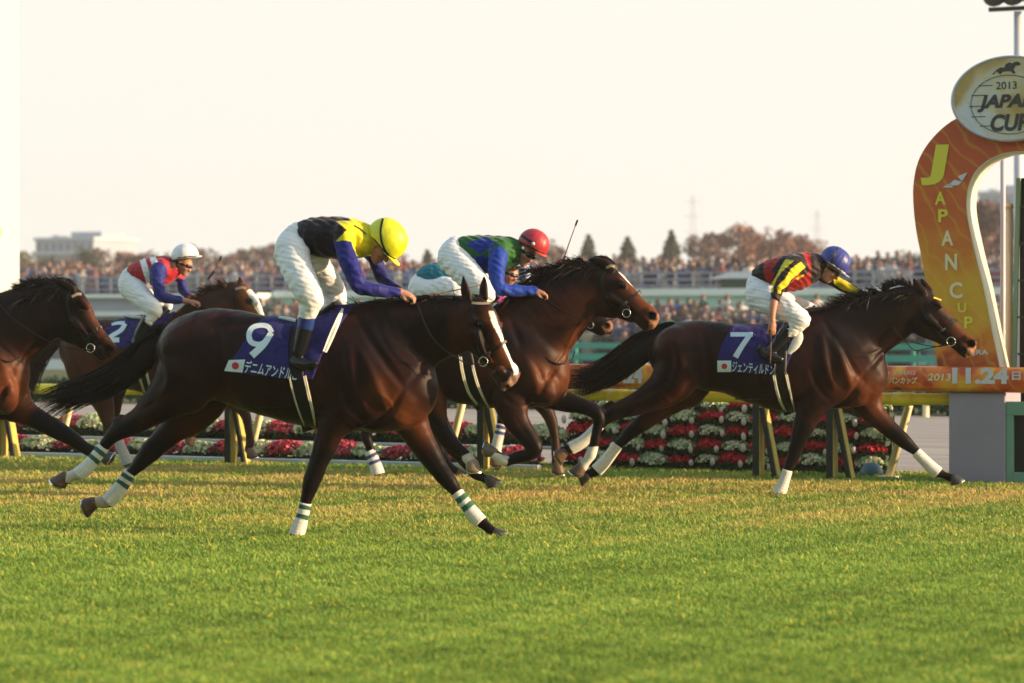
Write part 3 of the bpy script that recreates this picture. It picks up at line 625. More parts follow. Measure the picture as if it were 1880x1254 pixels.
# posts inside the arch and the dark screen at the right edge
M['greyp'] = mat('grey_post', (.50, .50, .56), .5); M['creamp'] = mat('cream_post', (.78, .70, .50), .5)
def spost(name, px, wd, w_, z1, mt, lab, z0=0): 
    r = tag(root(name, CF, (pu(px, w_), w_, 0)), lab, 'post'); MB().tube([(pu(px, w_), w_, z0 - .02), (pu(px, w_), w_, z1)], wd, 14).build('shaft', mt, r, smooth=True); MB().tube([(pu(px, w_), w_, z1), (pu(px, w_), w_, z1 + .05)], [wd * 1.25, wd * 1.0], 14).build('cap', mt, r, smooth=True); MB().tube([(pu(px, w_), w_, -.02), (pu(px, w_), w_, .06)], wd * 1.9, 14).build('base_plate', mt, r, smooth=True)
spost('steel_post', 1841, .026, 1.2, 3.2, M['greyp'], 'grey steel post standing inside the arch opening'); spost('white_post', 1853, .034, .9, 2.66, M['creamp'], 'cream post inside the arch opening next to the grey one')
sc_ = tag(root('screen_tower', CF, (pu(1885, .8), .8, 0)), 'dark screen tower with green edge cut by the right border', 'screen')
MB().box((pu(1872, .8), .8, 0), (pu(1990, .8), 1.1, 2.95)).build('screen', M['black'], sc_)
MB().beam((pu(1857, .78), .78, 0), (pu(1870, .78), .78, 2.95), .02, .02).build('green_edge', M['cabgreen'], sc_)
mm_ = MB()
for k in range(7): mm_.box((pu(1868, .77), .77, .5 + k * .36), (pu(1990, .77), .79, .52 + k * .36))
mm_.build('bar', mat('dark_green_bar', (.02, .06, .04), .5), sc_)
wp = tag(root('white_pillar', CF, (pu(-20, .9), .9, 0)), 'tall cream white pillar filling the left edge behind the nearly black horse', 'pillar')
uw = pu(37, 1.5); M['pil'] = mat('pillar_white', (.40, .44, .48), .8)
MB().box((uw - .9, .75, -.02), (uw, 1.5, 6.8), bev=.01).build('shaft', M['pil'], wp); MB().box((uw - .95, .70, 6.8), (uw + .05, 1.55, 6.95), bev=.01).build('cap', M['pil'], wp)
fl = tag(root('floodlight_mast', CF, (pu(1868, 14), 14, 0)), 'grey floodlight mast rising above the oval sign', 'mast')
zt = pz(1868, 22, 14); MB().tube([(pu(1872, 14), 14, -.02), (pu(1868, 14), 14, zt)], [.085, .06], 12).build('pole', M['greyp'], fl, smooth=True)
MB().beam((pu(1815, 14), 14, zt + .05), (pu(1930, 14), 14, zt + .05), .03, .03).build('cross_arm', M['dark'], fl)
for px in (1828, 1862, 1898):
    h_ = MB().tube([(pu(px, 14), 13.75, zt + .38), (pu(px, 14), 13.95, zt + .26), (pu(px, 14), 14.2, zt + .24)], [.21, .19, .08], 16).build('lamp_head', M['dark'], fl, smooth=True)
# ------------------------------------------------------------------ beyond the dirt track
M['hedge'] = mat('hedge_leaf', rough=.8, attr=True, trans=.15); M['whitep'] = mat('white_paint', (.74, .76, .76), .6); M['teal'] = mat('teal_paint', (.06, .36, .27), .55, noise=.1, nscale=2)
def leafcloud(c, r, n, s, cols, jit=.9, V=None, C=None):
    a = nrs.normal(size=(n, 3)); a /= np.linalg.norm(a, axis=1)[:, None]; a *= (nrs.rand(n) ** .45)[:, None]; p = np.array(c) + a * np.array(r)
    t = nrs.normal(size=(n, 3)); t /= np.linalg.norm(t, axis=1)[:, None]; b = np.cross(t, nrs.normal(size=(n, 3))); b /= np.linalg.norm(b, axis=1)[:, None]; s_ = (s * nrs.uniform(.5, 1.3, n))[:, None]
    V.append(np.stack([p - t * s_, p + b * s_ * .7, p + t * s_, p - b * s_ * .7], 1).reshape(-1, 3)); cc = np.array(cols)[nrs.randint(len(cols), size=n)] * nrs.uniform(.7, 1.3, (n, 1)); C.append(np.repeat(cc, 4, 0))
def leafobj(name, V, C, parent=None, fr=CF, m='hedge'):
    V = np.concatenate(V); C = np.concatenate(C); return newmesh(name, V, np.arange(len(V)).reshape(-1, 4), M[m], parent, fr, C, False)
V, C = [], []
uu0, uu1 = pu(-150, 18), pu(2050, 18)
for i in range(150):
    u = uu0 + (uu1 - uu0) * i / 149; leafcloud((u, 18.3, .24), (.28, .45, .26 + .03 * math.sin(i)), 130, .05, [(.03, .07, .035), (.05, .10, .045), (.02, .05, .03)], V=V, C=C)
tag(leafobj('hedge', V, C), 'low dark green hedge along the far side of the dirt track', 'hedge')
for k, px in enumerate((30, 420, 790, 1150, 1700)):
    if k == 0:
        fr_ = root('marker_post', CF, (0, 0, 0)); fr_['_off'] = [0., 0., 0.]; MB().tube([(0, 0, -.02), (0, 0, .22)], .055, 10).build('stem', M['cream'], fr_); MB().box((-.30, -.06, .22), (.30, .06, .30), bev=.012).build('top_board', M['whitep'], fr_); q = fr_
    else:
        q = fr_.copy(); COL.objects.link(q)
        for c in fr_.children: d = c.copy(); COL.objects.link(d); d.parent = q
    q.location = Vector(CF.world(np.array((pu(px, 17.2), 17.2, .004)))); q.rotation_euler = (0, 0, -CF.th)
    tag(q, ['low white topped marker at the far edge of the dirt track, leftmost one', 'low white topped marker behind the belly of horse 9', 'low white topped marker behind the hindlegs of the red cap\'s horse', 'low white topped marker beside the hock of horse 7', 'low white topped marker just left of the mauve block'][k], 'marker', 'low white markers beyond the dirt track')
def fence(name, w_, u0, u1, bars, post_dx, zt, mt, label, pt=.05, bt_=.02):
    r = tag(root(name, CF, ((u0 + u1) / 2, w_, 0)), label, 'fence'); n = int((u1 - u0) / post_dx) + 1
    for i in range(n): MB().box((u0 + i * post_dx - pt, w_ + .02, -.02), (u0 + i * post_dx + pt, w_ + .10, zt), bev=.005).build('fence_post', mt, r)
    for z0, z1 in bars: MB().box((u0 - .2, w_ - .03, z0), (u1 + .2, w_ + .018, z1), bev=.004).build('fence_board', mt, r)
    return r
fence('board_fence', 36, pu(-150, 36), pu(470, 36), [(.24, .52)], 3.2, .52, M['whitep'], 'long white board fence beyond the track at the left')
fence('teal_fence', 47, pu(500, 47), pu(2000, 47), [(.42, .62), (.76, .93)], 3.4, .95, M['teal'], 'teal two-board fence in front of the lower crowd on the right')
# bank, wall and terrace
M['mint'] = mat('mint_paint', (.44, .66, .55), .7, noise=.06, nscale=1); M['offw'] = mat('pale_coping', (.84, .88, .82), .7, noise=.05, nscale=1); M['gwall'] = mat('grey_wall', (.33, .34, .37), .8, noise=.08, nscale=.8)
M['conc'] = mat('terrace_concrete', (.22, .21, .20), .9, noise=.15, nscale=.5)
WT = 70.0; zA = pz(1250, 562, WT); zB = pz(1250, 543, WT); zC = pz(1250, 530, WT)
def zz(px, py): return pz(px, py, WT)
tw = tag(root('terrace_wall', CF, (pu(1250, WT), WT, 0)), 'long mint green wall with pale coping between the two crowds', 'wall')
MB().box((pu(505, WT), WT, 0), (pu(2300, WT), WT + .4, zB)).build('wall_face', M['mint'], tw); MB().box((pu(505, WT), WT - .15, zB), (pu(2300, WT), WT + .6, zC)).build('coping', M['offw'], tw)
tg = tag(root('grey_wall', CF, (pu(200, WT), WT - 1, 0)), 'grey wall with pale ledges behind the rider of horse 2', 'wall')
gu0, gu1 = pu(-400, WT), pu(504, WT) - .03
MB().box((gu0, WT - 1, zz(300, 572)), (gu1, WT + .4, zz(300, 547))).build('wall_face', M['gwall'], tg); MB().box((gu0, WT - 1.3, zz(300, 547)), (gu1, WT + .6, zz(300, 540))).build('coping', M['offw'], tg); MB().box((gu0, WT - 1.5, zz(300, 581)), (gu1, WT + .3, zz(300, 572))).build('ledge', M['whitep'], tg); MB().box((gu0, WT - 1.1, 0), (gu1, WT + .2, zz(300, 581))).build('base', M['conc'], tg)
sheet('terrace_slab', -300, 400, WT + 1, 220, zB - .25, M['conc'])
# railing of the upper terrace
M['railg'] = mat('railing_grey', (.26, .28, .34), .5)
rl_ = tag(root('terrace_railing', CF, (pu(1000, WT + 12), WT + 12, zB)), 'grey railing with two bars in front of the upper crowd', 'railing'); wr = WT + 12
zr1 = pz(1350, 500, wr); zr0 = zB - .25; ub = MB()
for z in (zr1, zr1 - .28, zr1 - .56): MB().box((pu(-200, wr), wr, z - .045), (pu(2200, wr), wr + .06, z + .045)).build('bar', M['railg'], rl_)
n = 75; ua, ue = pu(-150, wr), pu(2100, wr)
for i in range(n): u = ua + (ue - ua) * i / n; MB().box((u - .035, wr + .065, zr0), (u + .035, wr + .12, zr1)).build('baluster', M['railg'], rl_)
# people in the crowds
def person_template():
    V = []; Fc = []; T = []; k = 0
    rings = [(0, .10, .09), (.45, .15, .11), (.85, .17, .12), (1.05, .19, .12), (1.30, .21, .125), (1.42, .15, .10), (1.47, .06, .06)]
    for z, a, b in rings:
        for j in range(8): t = 2 * math.pi * j / 8; V.append((a * math.cos(t), b * math.sin(t), z)); T.append(0 if z > .8 else 1)
    for i in range(6):
        for j in range(8): Fc.append((i * 8 + j, i * 8 + (j + 1) % 8, i * 8 + 8 + (j + 1) % 8, i * 8 + 8 + j))
    k = 56
    for i in range(5):
        ph = -math.pi / 2 + math.pi * (i + .5) / 5
        for j in range(8): t = 2 * math.pi * j / 8; V.append((.085 * math.cos(ph) * math.cos(t), .095 * math.cos(ph) * math.sin(t), 1.58 + .12 * math.sin(ph))); T.append(3 if (i >= 3 or (math.sin(t) > .3 and i > 0)) else 2)
    for i in range(4):
        for j in range(8): Fc.append((k + i * 8 + j, k + i * 8 + (j + 1) % 8, k + i * 8 + 8 + (j + 1) % 8, k + i * 8 + 8 + j))
    for s in (-1, 1):
        b0 = len(V)
        for (x, y, z) in ((.22, 0, 1.36), (.29, -.04, 1.1), (.20, -.20, 1.0 if s < 0 else 1.25)):
            for dx_, dz_ in ((-.045, -.03), (.045, -.03), (.045, .04), (-.045, .04)): V.append((s * x + dx_, y, z + dz_)); T.append(0 if z > 1.05 or s < 0 else 2)
        for i in range(2):
            for j in range(4): Fc.append((b0 + i * 4 + j, b0 + i * 4 + (j + 1) % 4, b0 + i * 4 + 4 + (j + 1) % 4, b0 + i * 4 + 4 + j))
    return np.array(V), np.array(Fc), np.array(T)
PV, PF, PT = person_template()
wear = [(.02, .03, .07), (.03, .025, .03), (.10, .12, .20), (.50, .50, .52), (.06, .12, .10), (.03, .03, .045), (.02, .02, .02), (.08, .07, .07), (.05, .06, .13), (.30, .24, .18), (.16, .10, .07), (.45, .42, .40), (.30, .05, .06), (.12, .13, .16), (.38, .16, .14), (.10, .16, .34), (.03, .03, .05), (.22, .18, .20), (.5, .45, .38)]
def crowd(name, rows, label):
    Vs = []; Fs = []; Cs = []; n = 0
    for (w_, z0, p0, p1, gap, sc) in rows:
        u = pu(p0, w_)
        while u < pu(p1, w_):
            a = nrs.uniform(-.8, .8); s = sc * nrs.uniform(.90, 1.08); R_ = np.array([[math.cos(a), -math.sin(a), 0], [math.sin(a), math.cos(a), 0], [0, 0, 1]])
            v = (PV * [1.15, 1.1, s]) @ R_.T + [u, w_ + nrs.uniform(-.25, .25), z0]; t1 = np.array(wear[nrs.randint(len(wear))]); t2 = np.array(wear[nrs.randint(4)]); sk = np.array((.30, .18, .14)) * nrs.uniform(.75, 1.15); hr_ = np.array((.02, .015, .013)) if nrs.rand() < .78 else np.array(wear[nrs.randint(len(wear))])
            Vs.append(v); Fs.append(PF + n); Cs.append(np.stack([t1, t2, sk, hr_])[PT]); n += len(PV); u += gap * nrs.uniform(.7, 1.5)
    o = newmesh(name, np.concatenate(Vs), np.concatenate(Fs), M['folk'], None, CF, np.concatenate(Cs)); o['kind'] = 'stuff'; tag(o, label, 'crowd'); return o
M['folk'] = mat('crowd_clothes', rough=.8, attr=True)
crowd('crowd', [(49 + i * 1.7, .03 + .19 * i, 480, 1980, .42, .80) for i in range(6)] , 'packed spectators behind the teal fence')
crowd('crowd', [(WT + 13 + i * 1.6, zB - .25 + .02 + .12 * i, -150, 2050, .46, 1.0) for i in range(6)], 'far spectators standing along the grey railing of the terrace')
M['greend'] = mat('tent_dark_green', (.04, .09, .07), .7)
# marquee behind rider 7
um = pu(1375, WT + 4); mq = tag(root('marquee', CF, (um, WT + 4, 1.5)), 'small grey roofed kiosk behind the seat of the rider of horse 7', 'kiosk')
zq = pz(1375, 512, WT + 4); MB().add([(um - 1.3, WT + 3, zq), (um + 1.3, WT + 3, zq), (um + 1.3, WT + 5.6, zq), (um - 1.3, WT + 5.6, zq), (um - .7, WT + 3.8, zq + .28), (um + .7, WT + 3.8, zq + .28), (um + .7, WT + 5, zq + .28), (um - .7, WT + 5, zq + .28)], [(0, 1, 5, 4), (1, 2, 6, 5), (2, 3, 7, 6), (3, 0, 4, 7), (4, 5, 6, 7), (3, 2, 1, 0)]).build('roof', mat('kiosk_grey', (.30, .34, .36), .7), mq)
MB().box((um - .9, WT + 3.3, zB - .25), (um + .9, WT + 5.2, zq)).build('body', M['greend'], mq)
# ------------------------------------------------------------------ trees
M['bark'] = mat('bark', (.06, .045, .035), .9, noise=.3, nscale=3)
M['leaf'] = mat('tree_leaf', rough=.8, attr=True, trans=.2)
kinds_t = {'rust': [(.22, .085, .06), (.16, .07, .055), (.26, .12, .075), (.12, .065, .05)], 'mauve': [(.15, .085, .075), (.11, .07, .065), (.18, .10, .08), (.08, .06, .05)], 'green': [(.045, .06, .035), (.06, .075, .04), (.035, .05, .035)], 'olive': [(.13, .12, .05), (.10, .10, .05), (.16, .14, .06)]}
def wpx(px, py, Y): return np.array([(px - CX) * Y / F, Y, H - (py - YH) / F * Y])
def tree(px, ytop, Y, wid, kind, label, group='trees beyond the terrace'):
    top = wpx(px, ytop, Y); zt = top[2]; rw = wid / 2 * Y / F; R = bpy.data.objects.new('broadleaf_tree', None); COL.objects.link(R); R.location = (top[0], top[1], 0); tag(R, label, 'tree', group)
    V, C = [], []; bm = MB(); h0 = zt * .38
    bm.tube([(0, 0, -.1), (.05, 0, h0 * .6), (0, .1, h0), (.1, 0, zt * .75)], [.28, .22, .17, .05], 8)
    for k in range(16):
        a = nrs.uniform(0, 2 * math.pi); zc = nrs.uniform(.42, .93) * zt; rr = rw * nrs.uniform(.2, .85) * (1.15 - abs(zc / zt - .6)); c = (rr * math.cos(a), rr * math.sin(a), zc)
        bm.tube([(0, 0, min(h0, zc * .7)), (c[0] * .6, c[1] * .6, zc * .85), c, (c[0] * 1.15, c[1] * 1.15, zc * 1.06)], [.10, .06, .035, .015], 6)
        q_ = nrs.uniform(.16, .36); leafcloud(c, (rw * q_, rw * q_, zt * q_ * .32), int(520 * q_), .17 + .05 * rw / 3, kinds_t[kind], V=V, C=C)
    leafcloud((0, 0, zt * .85), (rw * .40, rw * .40, zt * .14), 150, .20, kinds_t[kind], V=V, C=C); leafcloud((0, 0, zt * .55), (rw * .8, rw * .8, zt * .25), 460, .30, kinds_t[kind], V=V, C=C)
    t = bm.build('trunk', M['bark'], R, smooth=True); t = leafobj('crown', V, C, R, None, 'leaf')
def conifer(px, ytop, Y, wid, label):
    top = wpx(px, ytop, Y); zt = top[2]; rw = wid / 2 * Y / F; R = bpy.data.objects.new('conifer_tree', None); COL.objects.link(R); R.location = (top[0], top[1], 0); tag(R, label, 'tree', 'dark conifers beyond the terrace')
    MB().tube([(0, 0, -.1), (0, 0, zt * .97)], [.22, .03], 8).build('trunk', M['bark'], R, smooth=True); V, C = [], []
    for k in range(15):
        g = k / 14; z = zt * (.42 + .56 * g); r = rw * (1 - g) ** .85 * nrs.uniform(.8, 1.15) + .12
        for j in range(6): a = nrs.uniform(0, 2 * math.pi); leafcloud((r * .55 * math.cos(a), r * .55 * math.sin(a), z - .12 * r), (r * .5, r * .5, zt * .022), 34, .20, kinds_t['green'], V=V, C=C)
    leafobj('crown', V, C, R, None, 'leaf')
rs = random.Random(3); names = {'rust': 'rust red', 'mauve': 'brownish mauve', 'green': 'dark green', 'olive': 'olive green'}
TL = [(60, 468, 300, 80, 'olive', 'just right of the white pillar'), (92, 474, 290, 70, 'green', 'below the grey apartment block at its left'), (150, 460, 280, 60, 'green', 'in front of the grey apartment block'), (120, 484, 260, 60, 'mauve', 'small, before the apartment block'), (190, 463, 290, 70, 'mauve', 'below the join of the two distant buildings'), (232, 468, 300, 66, 'rust', 'below the right part of the cream building'), (275, 466, 300, 70, 'mauve', 'between the cream building and the white cap'), (310, 470, 280, 60, 'mauve', 'right behind the white cap\'s left side'),
      (385, 462, 300, 70, 'mauve', 'just right of the white cap'), (425, 470, 270, 60, 'mauve', 'above the head of horse 2'), (462, 464, 300, 64, 'mauve', 'left of the breeches of the yellow-capped rider'), (500, 456, 310, 70, 'mauve', 'touching the breeches of the yellow-capped rider'), (545, 466, 290, 60, 'mauve', 'behind the seat of the yellow-capped rider'), (640, 462, 300, 80, 'mauve', 'behind the arms of the yellow-capped rider'), (735, 470, 290, 70, 'rust', 'below the yellow cap'), (880, 476, 300, 60, 'mauve', 'behind the chest of the green silks'),
      (1012, 440, 260, 60, 'mauve', 'right behind the red cap'), (1045, 474, 280, 60, 'mauve', 'low, at the raised whip'), (1190, 478, 300, 60, 'rust', 'low, between the second and third conifer'), (1300, 440, 250, 70, 'mauve', 'left end of the big autumn clump'), (1345, 418, 255, 100, 'rust', 'highest of the big autumn clump'), (1408, 416, 260, 100, 'rust', 'in the middle of the big autumn clump'), (1460, 436, 265, 90, 'rust', 'right part of the autumn clump, above the red silks'), (1505, 438, 270, 70, 'rust', 'behind the blue cap'), (1655, 458, 280, 60, 'olive', 'just left of the arch'), (1690, 462, 280, 60, 'mauve', 'behind the left edge of the arch'),
      (1805, 376, 190, 70, 'mauve', 'seen through the arch opening'), (1835, 372, 200, 70, 'rust', 'seen through the arch behind the posts'), (1800, 430, 170, 60, 'mauve', 'lower one seen through the arch'), (1600, 478, 300, 60, 'olive', 'low, right of the blue cap')]
for q in TL: tree(q[0], q[1] - (9 if q[0] < 900 else 3), q[2], q[3] * 1.55, q[4], f"{names[q[4]]} tree {q[5]}")
conifer(1080, 432, 240, 100, 'dark conifer right of the raised whip, leftmost of three'); conifer(1152, 436, 245, 104, 'dark conifer in the middle of the three right of the red cap'); conifer(1232, 424, 235, 100, 'tallest dark conifer, left of the autumn clump'); conifer(785, 460, 240, 84, 'dark conifer between the yellow cap and the green silks')
# ------------------------------------------------------------------ far buildings, pylons and hills
M['bld'] = mat('building_grey', (.28, .33, .42), .8, noise=.05, nscale=.2); M['bldc'] = mat('building_cream', (.78, .66, .44), .8); M['win'] = mat('window_dark', (.10, .13, .17), .3); M['balc'] = mat('balcony_white', (.42, .46, .52), .8)
def building(name, p0, p1, ytop, Y, mt, label, floors, cols, dep=14, rot=-25):
    a = wpx(p0, ytop, Y); b = wpx(p1, ytop, Y); wd = (b[0] - a[0]); R = bpy.data.objects.new(name, None); COL.objects.link(R); R.location = ((a[0] + b[0]) / 2, Y, 0); R.rotation_euler = (0, 0, rad(rot)); tag(R, label, 'building'); zt = a[2]; x0, x1 = -wd / 2, wd / 2
    wl = MB().box((x0, 0, 0), (x1, dep, zt)).build('wall', mt, R); MB().box((x0 - .3, -.3, zt), (x1 + .3, dep + .3, zt + .5)).build('roof', M['balc'], R); MB().box((x0 + wd * .45, 3, zt + .5), (x0 + wd * .97, 9, zt + 1.5)).build('upper_storey', mt, R); MB().box((x0 + wd * .12, 3, zt + .5), (x0 + wd * .22, 6, zt + 1.0)).build('roof_house', M['balc'], R)
    for i in range(floors):
        z = zt * (i + .25) / floors; MB().box((x0 + .1, -.9, z - .5), (x1 - .1, -.003, z - .1)).build('balcony', M['balc'], R)
        for j in range(cols): x = x0 + wd * (j + .2) / cols; MB().box((x, -.02, z + .1), (x + wd / cols * .6, .02, z + zt / floors * .55)).build('window', M['win'], R)
building('apartment_block', 55, 182, 441, 480, M['bld'], 'grey balconied apartment block on the skyline at the left', 6, 8)
building('office_block', 184, 246, 443, 500, M['bldc'], 'cream sunlit block right of the grey apartment block', 5, 5, rot=35)
building('distant_block', 1795, 1872, 357, 420, M['bld'], 'pale blue building seen through the top of the arch', 7, 6)
def pylon(px, yt, Y, lab):
    p = wpx(px, yt, Y); R = bpy.data.objects.new('pylon', None); COL.objects.link(R); R.location = (p[0], p[1], 0); tag(R, lab, 'pylon'); z = p[2]; m = MB()
    for s in ((-1, -1), (1, -1), (1, 1), (-1, 1)): m.beam((s[0] * 1.3, s[1] * 1.3, 0), (s[0] * .2, s[1] * .2, z), .045, .045)
    for k in range(9):
        g = k / 9; g2 = (k + 1) / 9; r0 = 1.3 - 1.1 * g; r1 = 1.3 - 1.1 * g2
        m.beam((-r0, -r0, z * g), (r1, -r1, z * g2), .025, .025); m.beam((r0, -r0, z * g), (-r1, -r1, z * g2), .025, .025)
    m.build('lattice', M['greyp'], R); a = MB()
    for g in (.72, .84, .95): a.beam((-1.7, 0, z * g), (1.7, 0, z * g), .05, .05)
    a.build('cross_arm', M['greyp'], R)
pylon(1272, 358, 560, 'faint lattice pylon above the left end of the autumn clump'); pylon(1500, 385, 600, 'fainter lattice pylon above the blue cap')
V = []; n = 80
for i in range(n + 1):
    x = -400 + 800 * i / n; z = 11 + 3 * math.sin(i * .31) + 2 * math.sin(i * .83 + 1) + 1 * math.sin(i * 1.9); V += [(x, 570, -1), (x, 590, z * .8), (x, 610, z), (x, 635, -1)]
hl = newmesh('hills', V, [(i * 4 + j, i * 4 + 4 + j, i * 4 + 5 + j, i * 4 + 1 + j) for i in range(n) for j in range(3)], mat('far_hills', (.10, .13, .12), .9), None, None, None); hl['kind'] = 'structure'
# ------------------------------------------------------------------ evening haze
def haze(d=.00045):
    hz = MB().box((-420, -70, -1.2), (420, 640, 34)).build('haze', None, None, None); hz['kind'] = 'stuff'
    m = bpy.data.materials.new('haze'); m.use_nodes = True; t = m.node_tree; t.nodes.clear(); o = t.nodes.new('ShaderNodeOutputMaterial'); v = t.nodes.new('ShaderNodeVolumePrincipled'); v.inputs['Density'].default_value = d; v.inputs['Color'].default_value = (1.0, .96, .95, 1); v.inputs['Anisotropy'].default_value = .2
    t.links.new(v.outputs[0], o.inputs['Volume']); hz.data.materials.append(m)
haze()

# ------------------------------------------------------------------ unseen grandstand behind the photographer, added to shade the near side
gs = bpy.data.objects.new('grandstand', None); COL.objects.link(gs); gs.location = (-60, -62, 0); tag(gs, 'huge concrete grandstand behind the photographer with raked tiers and roof', 'grandstand')
M['stand'] = mat('stand_concrete', (.16, .155, .15), .9, noise=.1, nscale=.3); mb = MB()
for k in range(22): mb.box((-150, -k * 1.4 - 1.4, 0), (150, -k * 1.4, 1.6 + k * .95))
mb.build('tiers', M['stand'], gs); MB().box((-150, -36, 0), (150, -31, 36)).build('back_wall', M['stand'], gs); MB().box((-150, -36, 36), (150, -2, 37.2)).build('roof', M['stand'], gs)
for k in range(9): MB().box((-146 + k * 36, -30.6, 22), (-144.6 + k * 36, -29.2, 36)).build('column', M['stand'], gs)
# ------------------------------------------------------------------ racehorses
def arcpos(p, pts):
    """fraction 0..1 along a pixel polyline for each point"""
    pts = np.array([q[:2] for q in pts], float); seg = np.linalg.norm(np.diff(pts, axis=0), axis=1); cum = np.concatenate([[0], np.cumsum(seg)])
    best = np.full(p.shape[:-1], 1e9); out = np.zeros(p.shape[:-1])
    for i in range(len(seg)):
        ab = pts[i + 1] - pts[i]; t = ((p - pts[i]) @ ab) / (seg[i] ** 2)
        tc_ = np.clip(t, 0, 1); d = np.linalg.norm(p - pts[i] - tc_[..., None] * ab, axis=-1)
        m = d < best; best = np.where(m, d, best); out = np.where(m, (cum[i] + (t if i in (0, len(seg) - 1) else tc_) * seg[i]) / cum[-1], out)
    return out
def hoof(fr, top, bot, w, parent, tilt=0.0, col=(.06, .04, .03), toe=(1, 0)):
    """a horn cone from coronet to sole with a thin iron shoe; toe = direction of the toe in the picture plane (x, z)"""
    a, t0 = fr.loc(top[0], top[1], w); b, t1 = fr.loc(bot[0], bot[1], w); ra = top[2] * t0 / F; rb = bot[2] * t1 / F
    ax = (b - a) / np.linalg.norm(b - a); toe = np.array([toe[0], 0, toe[1]], float); toe -= ax * (toe @ ax); toe /= np.linalg.norm(toe); lat = np.cross(ax, toe)
    n = 20; V = []; rows = [(-.35, .8, 0), (0, 1, 0), (.5, .5, .5), (1, 0, 1)]; rings = []
    for f_, _, _ in [(-.30, 0, 0), (-.12, 0, 0), (0, 0, 0), (.35, 0, 0), (.7, 0, 0), (1, 0, 0)]:
        r = ra + (rb - ra) * f_ if f_ > 0 else ra * (1 + f_ * .9)
        c = a + (b - a) * f_; ring = []
        for k in range(n):
            th = 2 * math.pi * k / n; e = math.cos(th); fwd = r * (1.12 * e if e > 0 else .85 * e) + (rb * .25 * max(f_, 0) * max(e, 0))
            heel = np.linalg.norm(b - a) * (-.28) * max(-e, 0) * max(f_, 0)
            ring.append(c + toe * fwd + lat * r * .92 * math.sin(th) + ax * heel)
        rings.append(ring)
    V = [p for r_ in rings for p in r_]; m = len(rings)
    f = [(i * n + k, (i + 1) * n + k, (i + 1) * n + (k + 1) % n, i * n + (k + 1) % n) for i in range(m - 1) for k in range(n)]
    f += [tuple(range(n)), tuple((m - 1) * n + k for k in reversed(range(n)))]
    cc = np.array([np.array(col) * (1.0 if i > 1 else 1.5) for i in range(m) for k in range(n)])
    o = newmesh('hoof', V, f, M['hoof'], parent, None, cc); sub_parent(o)
    # shoe
    last = np.array(rings[-1]); c = last.mean(0); V2 = []; th_ = .008
    for p in last: q = p - c; V2 += [c + q * 1.03, c + q * .68, c + q * .68 + ax * th_, c + q * 1.03 + ax * th_]
    f2 = []
    for k in range(n):
        if abs(k - n / 2) < 1.6: continue
        a4 = k * 4; b4 = ((k + 1) % n) * 4
        for j in range(4): f2.append((a4 + j, b4 + j, b4 + (j + 1) % 4, a4 + (j + 1) % 4))
    newmesh('shoe', V2, f2, M['steel'], o, None, None, False)
    return o
def bandage(fr, pts, w, parent, stripes=(), scol=(.02, .10, .07), L=.95, grow=2.0, base=(.72, .70, .64)):
    fd = Field(.0055); fd.add(ch(fr, [(q[0], q[1], q[2] + grow) for q in pts], w, L), .004); fd.build()
    p2 = [q[:2] for q in pts]
    a = fr.P(pts[0][0], pts[0][1], w); b = fr.P(pts[1][0], pts[1][1], w); y = fr.P(pts[-1][0], pts[-1][1], w); x = fr.P(pts[-2][0], pts[-2][1], w)
    # flat ends
    n0 = (b - a) / np.linalg.norm(b - a); n1 = (y - x) / np.linalg.norm(y - x)
    X, Y, Z = fd.ax[0][:, None, None], fd.ax[1][None, :, None], fd.ax[2][None, None, :]
    e0 = -((X - a[0]) * n0[0] + (Y - a[1]) * n0[1] + (Z - a[2]) * n0[2]); e1 = (X - y[0]) * n1[0] + (Y - y[1]) * n1[1] + (Z - y[2]) * n1[2]
    D = np.maximum(np.maximum(fd.D, e0), e1)
    wr = .0012 * np.sin(((X - a[0]) * n0[0] + (Z - a[2]) * n0[2]) * 260 + Y * 60); fd.D = D + wr
    def cf(P, px):
        t = arcpos(px, p2); c = np.tile(np.array(base), (len(P), 1))
        for s0, s1 in stripes: c[(t > s0) & (t < s1)] = scol
        return c
    return blob('bandage', fd, M['bandage'], parent, cf, fr, 1)
def strand_from(fr, path, n, spread, wl, curl=.01, start=(0, .25), seg=9, rise=None, wind=None):
    """long hair following a pixel path (px, py, radius px, w)"""
    base = catmull(np.array([[*fr.loc(q[0], q[1], q[3] if len(q) > 3 else wl)[0], q[2] * fr.loc(q[0], q[1])[1] / F] for q in path], float), 4)
    out = []
    for _ in range(n):
        t0 = nrs.uniform(*start) * .5; t1 = 1 - nrs.uniform(0, .35) ** 1.5 if nrs.rand() < .8 else nrs.uniform(.55, .9)
        tt = np.linspace(t0, max(t1, t0 + .3), seg) * (len(base) - 1); i = np.minimum(tt.astype(int), len(base) - 2); f = (tt - i)[:, None]
        B = base[i] * (1 - f) + base[i + 1] * f
        th = nrs.uniform(0, 2 * math.pi); rr = math.sqrt(nrs.rand()) * spread; ph = nrs.uniform(0, 6)
        off = np.stack([rr * math.cos(th) * B[:, 3], rr * .45 * math.sin(th + 1.1) * B[:, 3], rr * math.sin(th) * B[:, 3]], 1)
        g = np.linspace(0, 1, seg)
        wob = curl * np.stack([np.sin(g * 7 + ph), np.cos(g * 5 + ph * 2), np.sin(g * 6 + ph * 3)], 1) * g[:, None]
        out.append(B[:, :3] + off + wob)
    return out
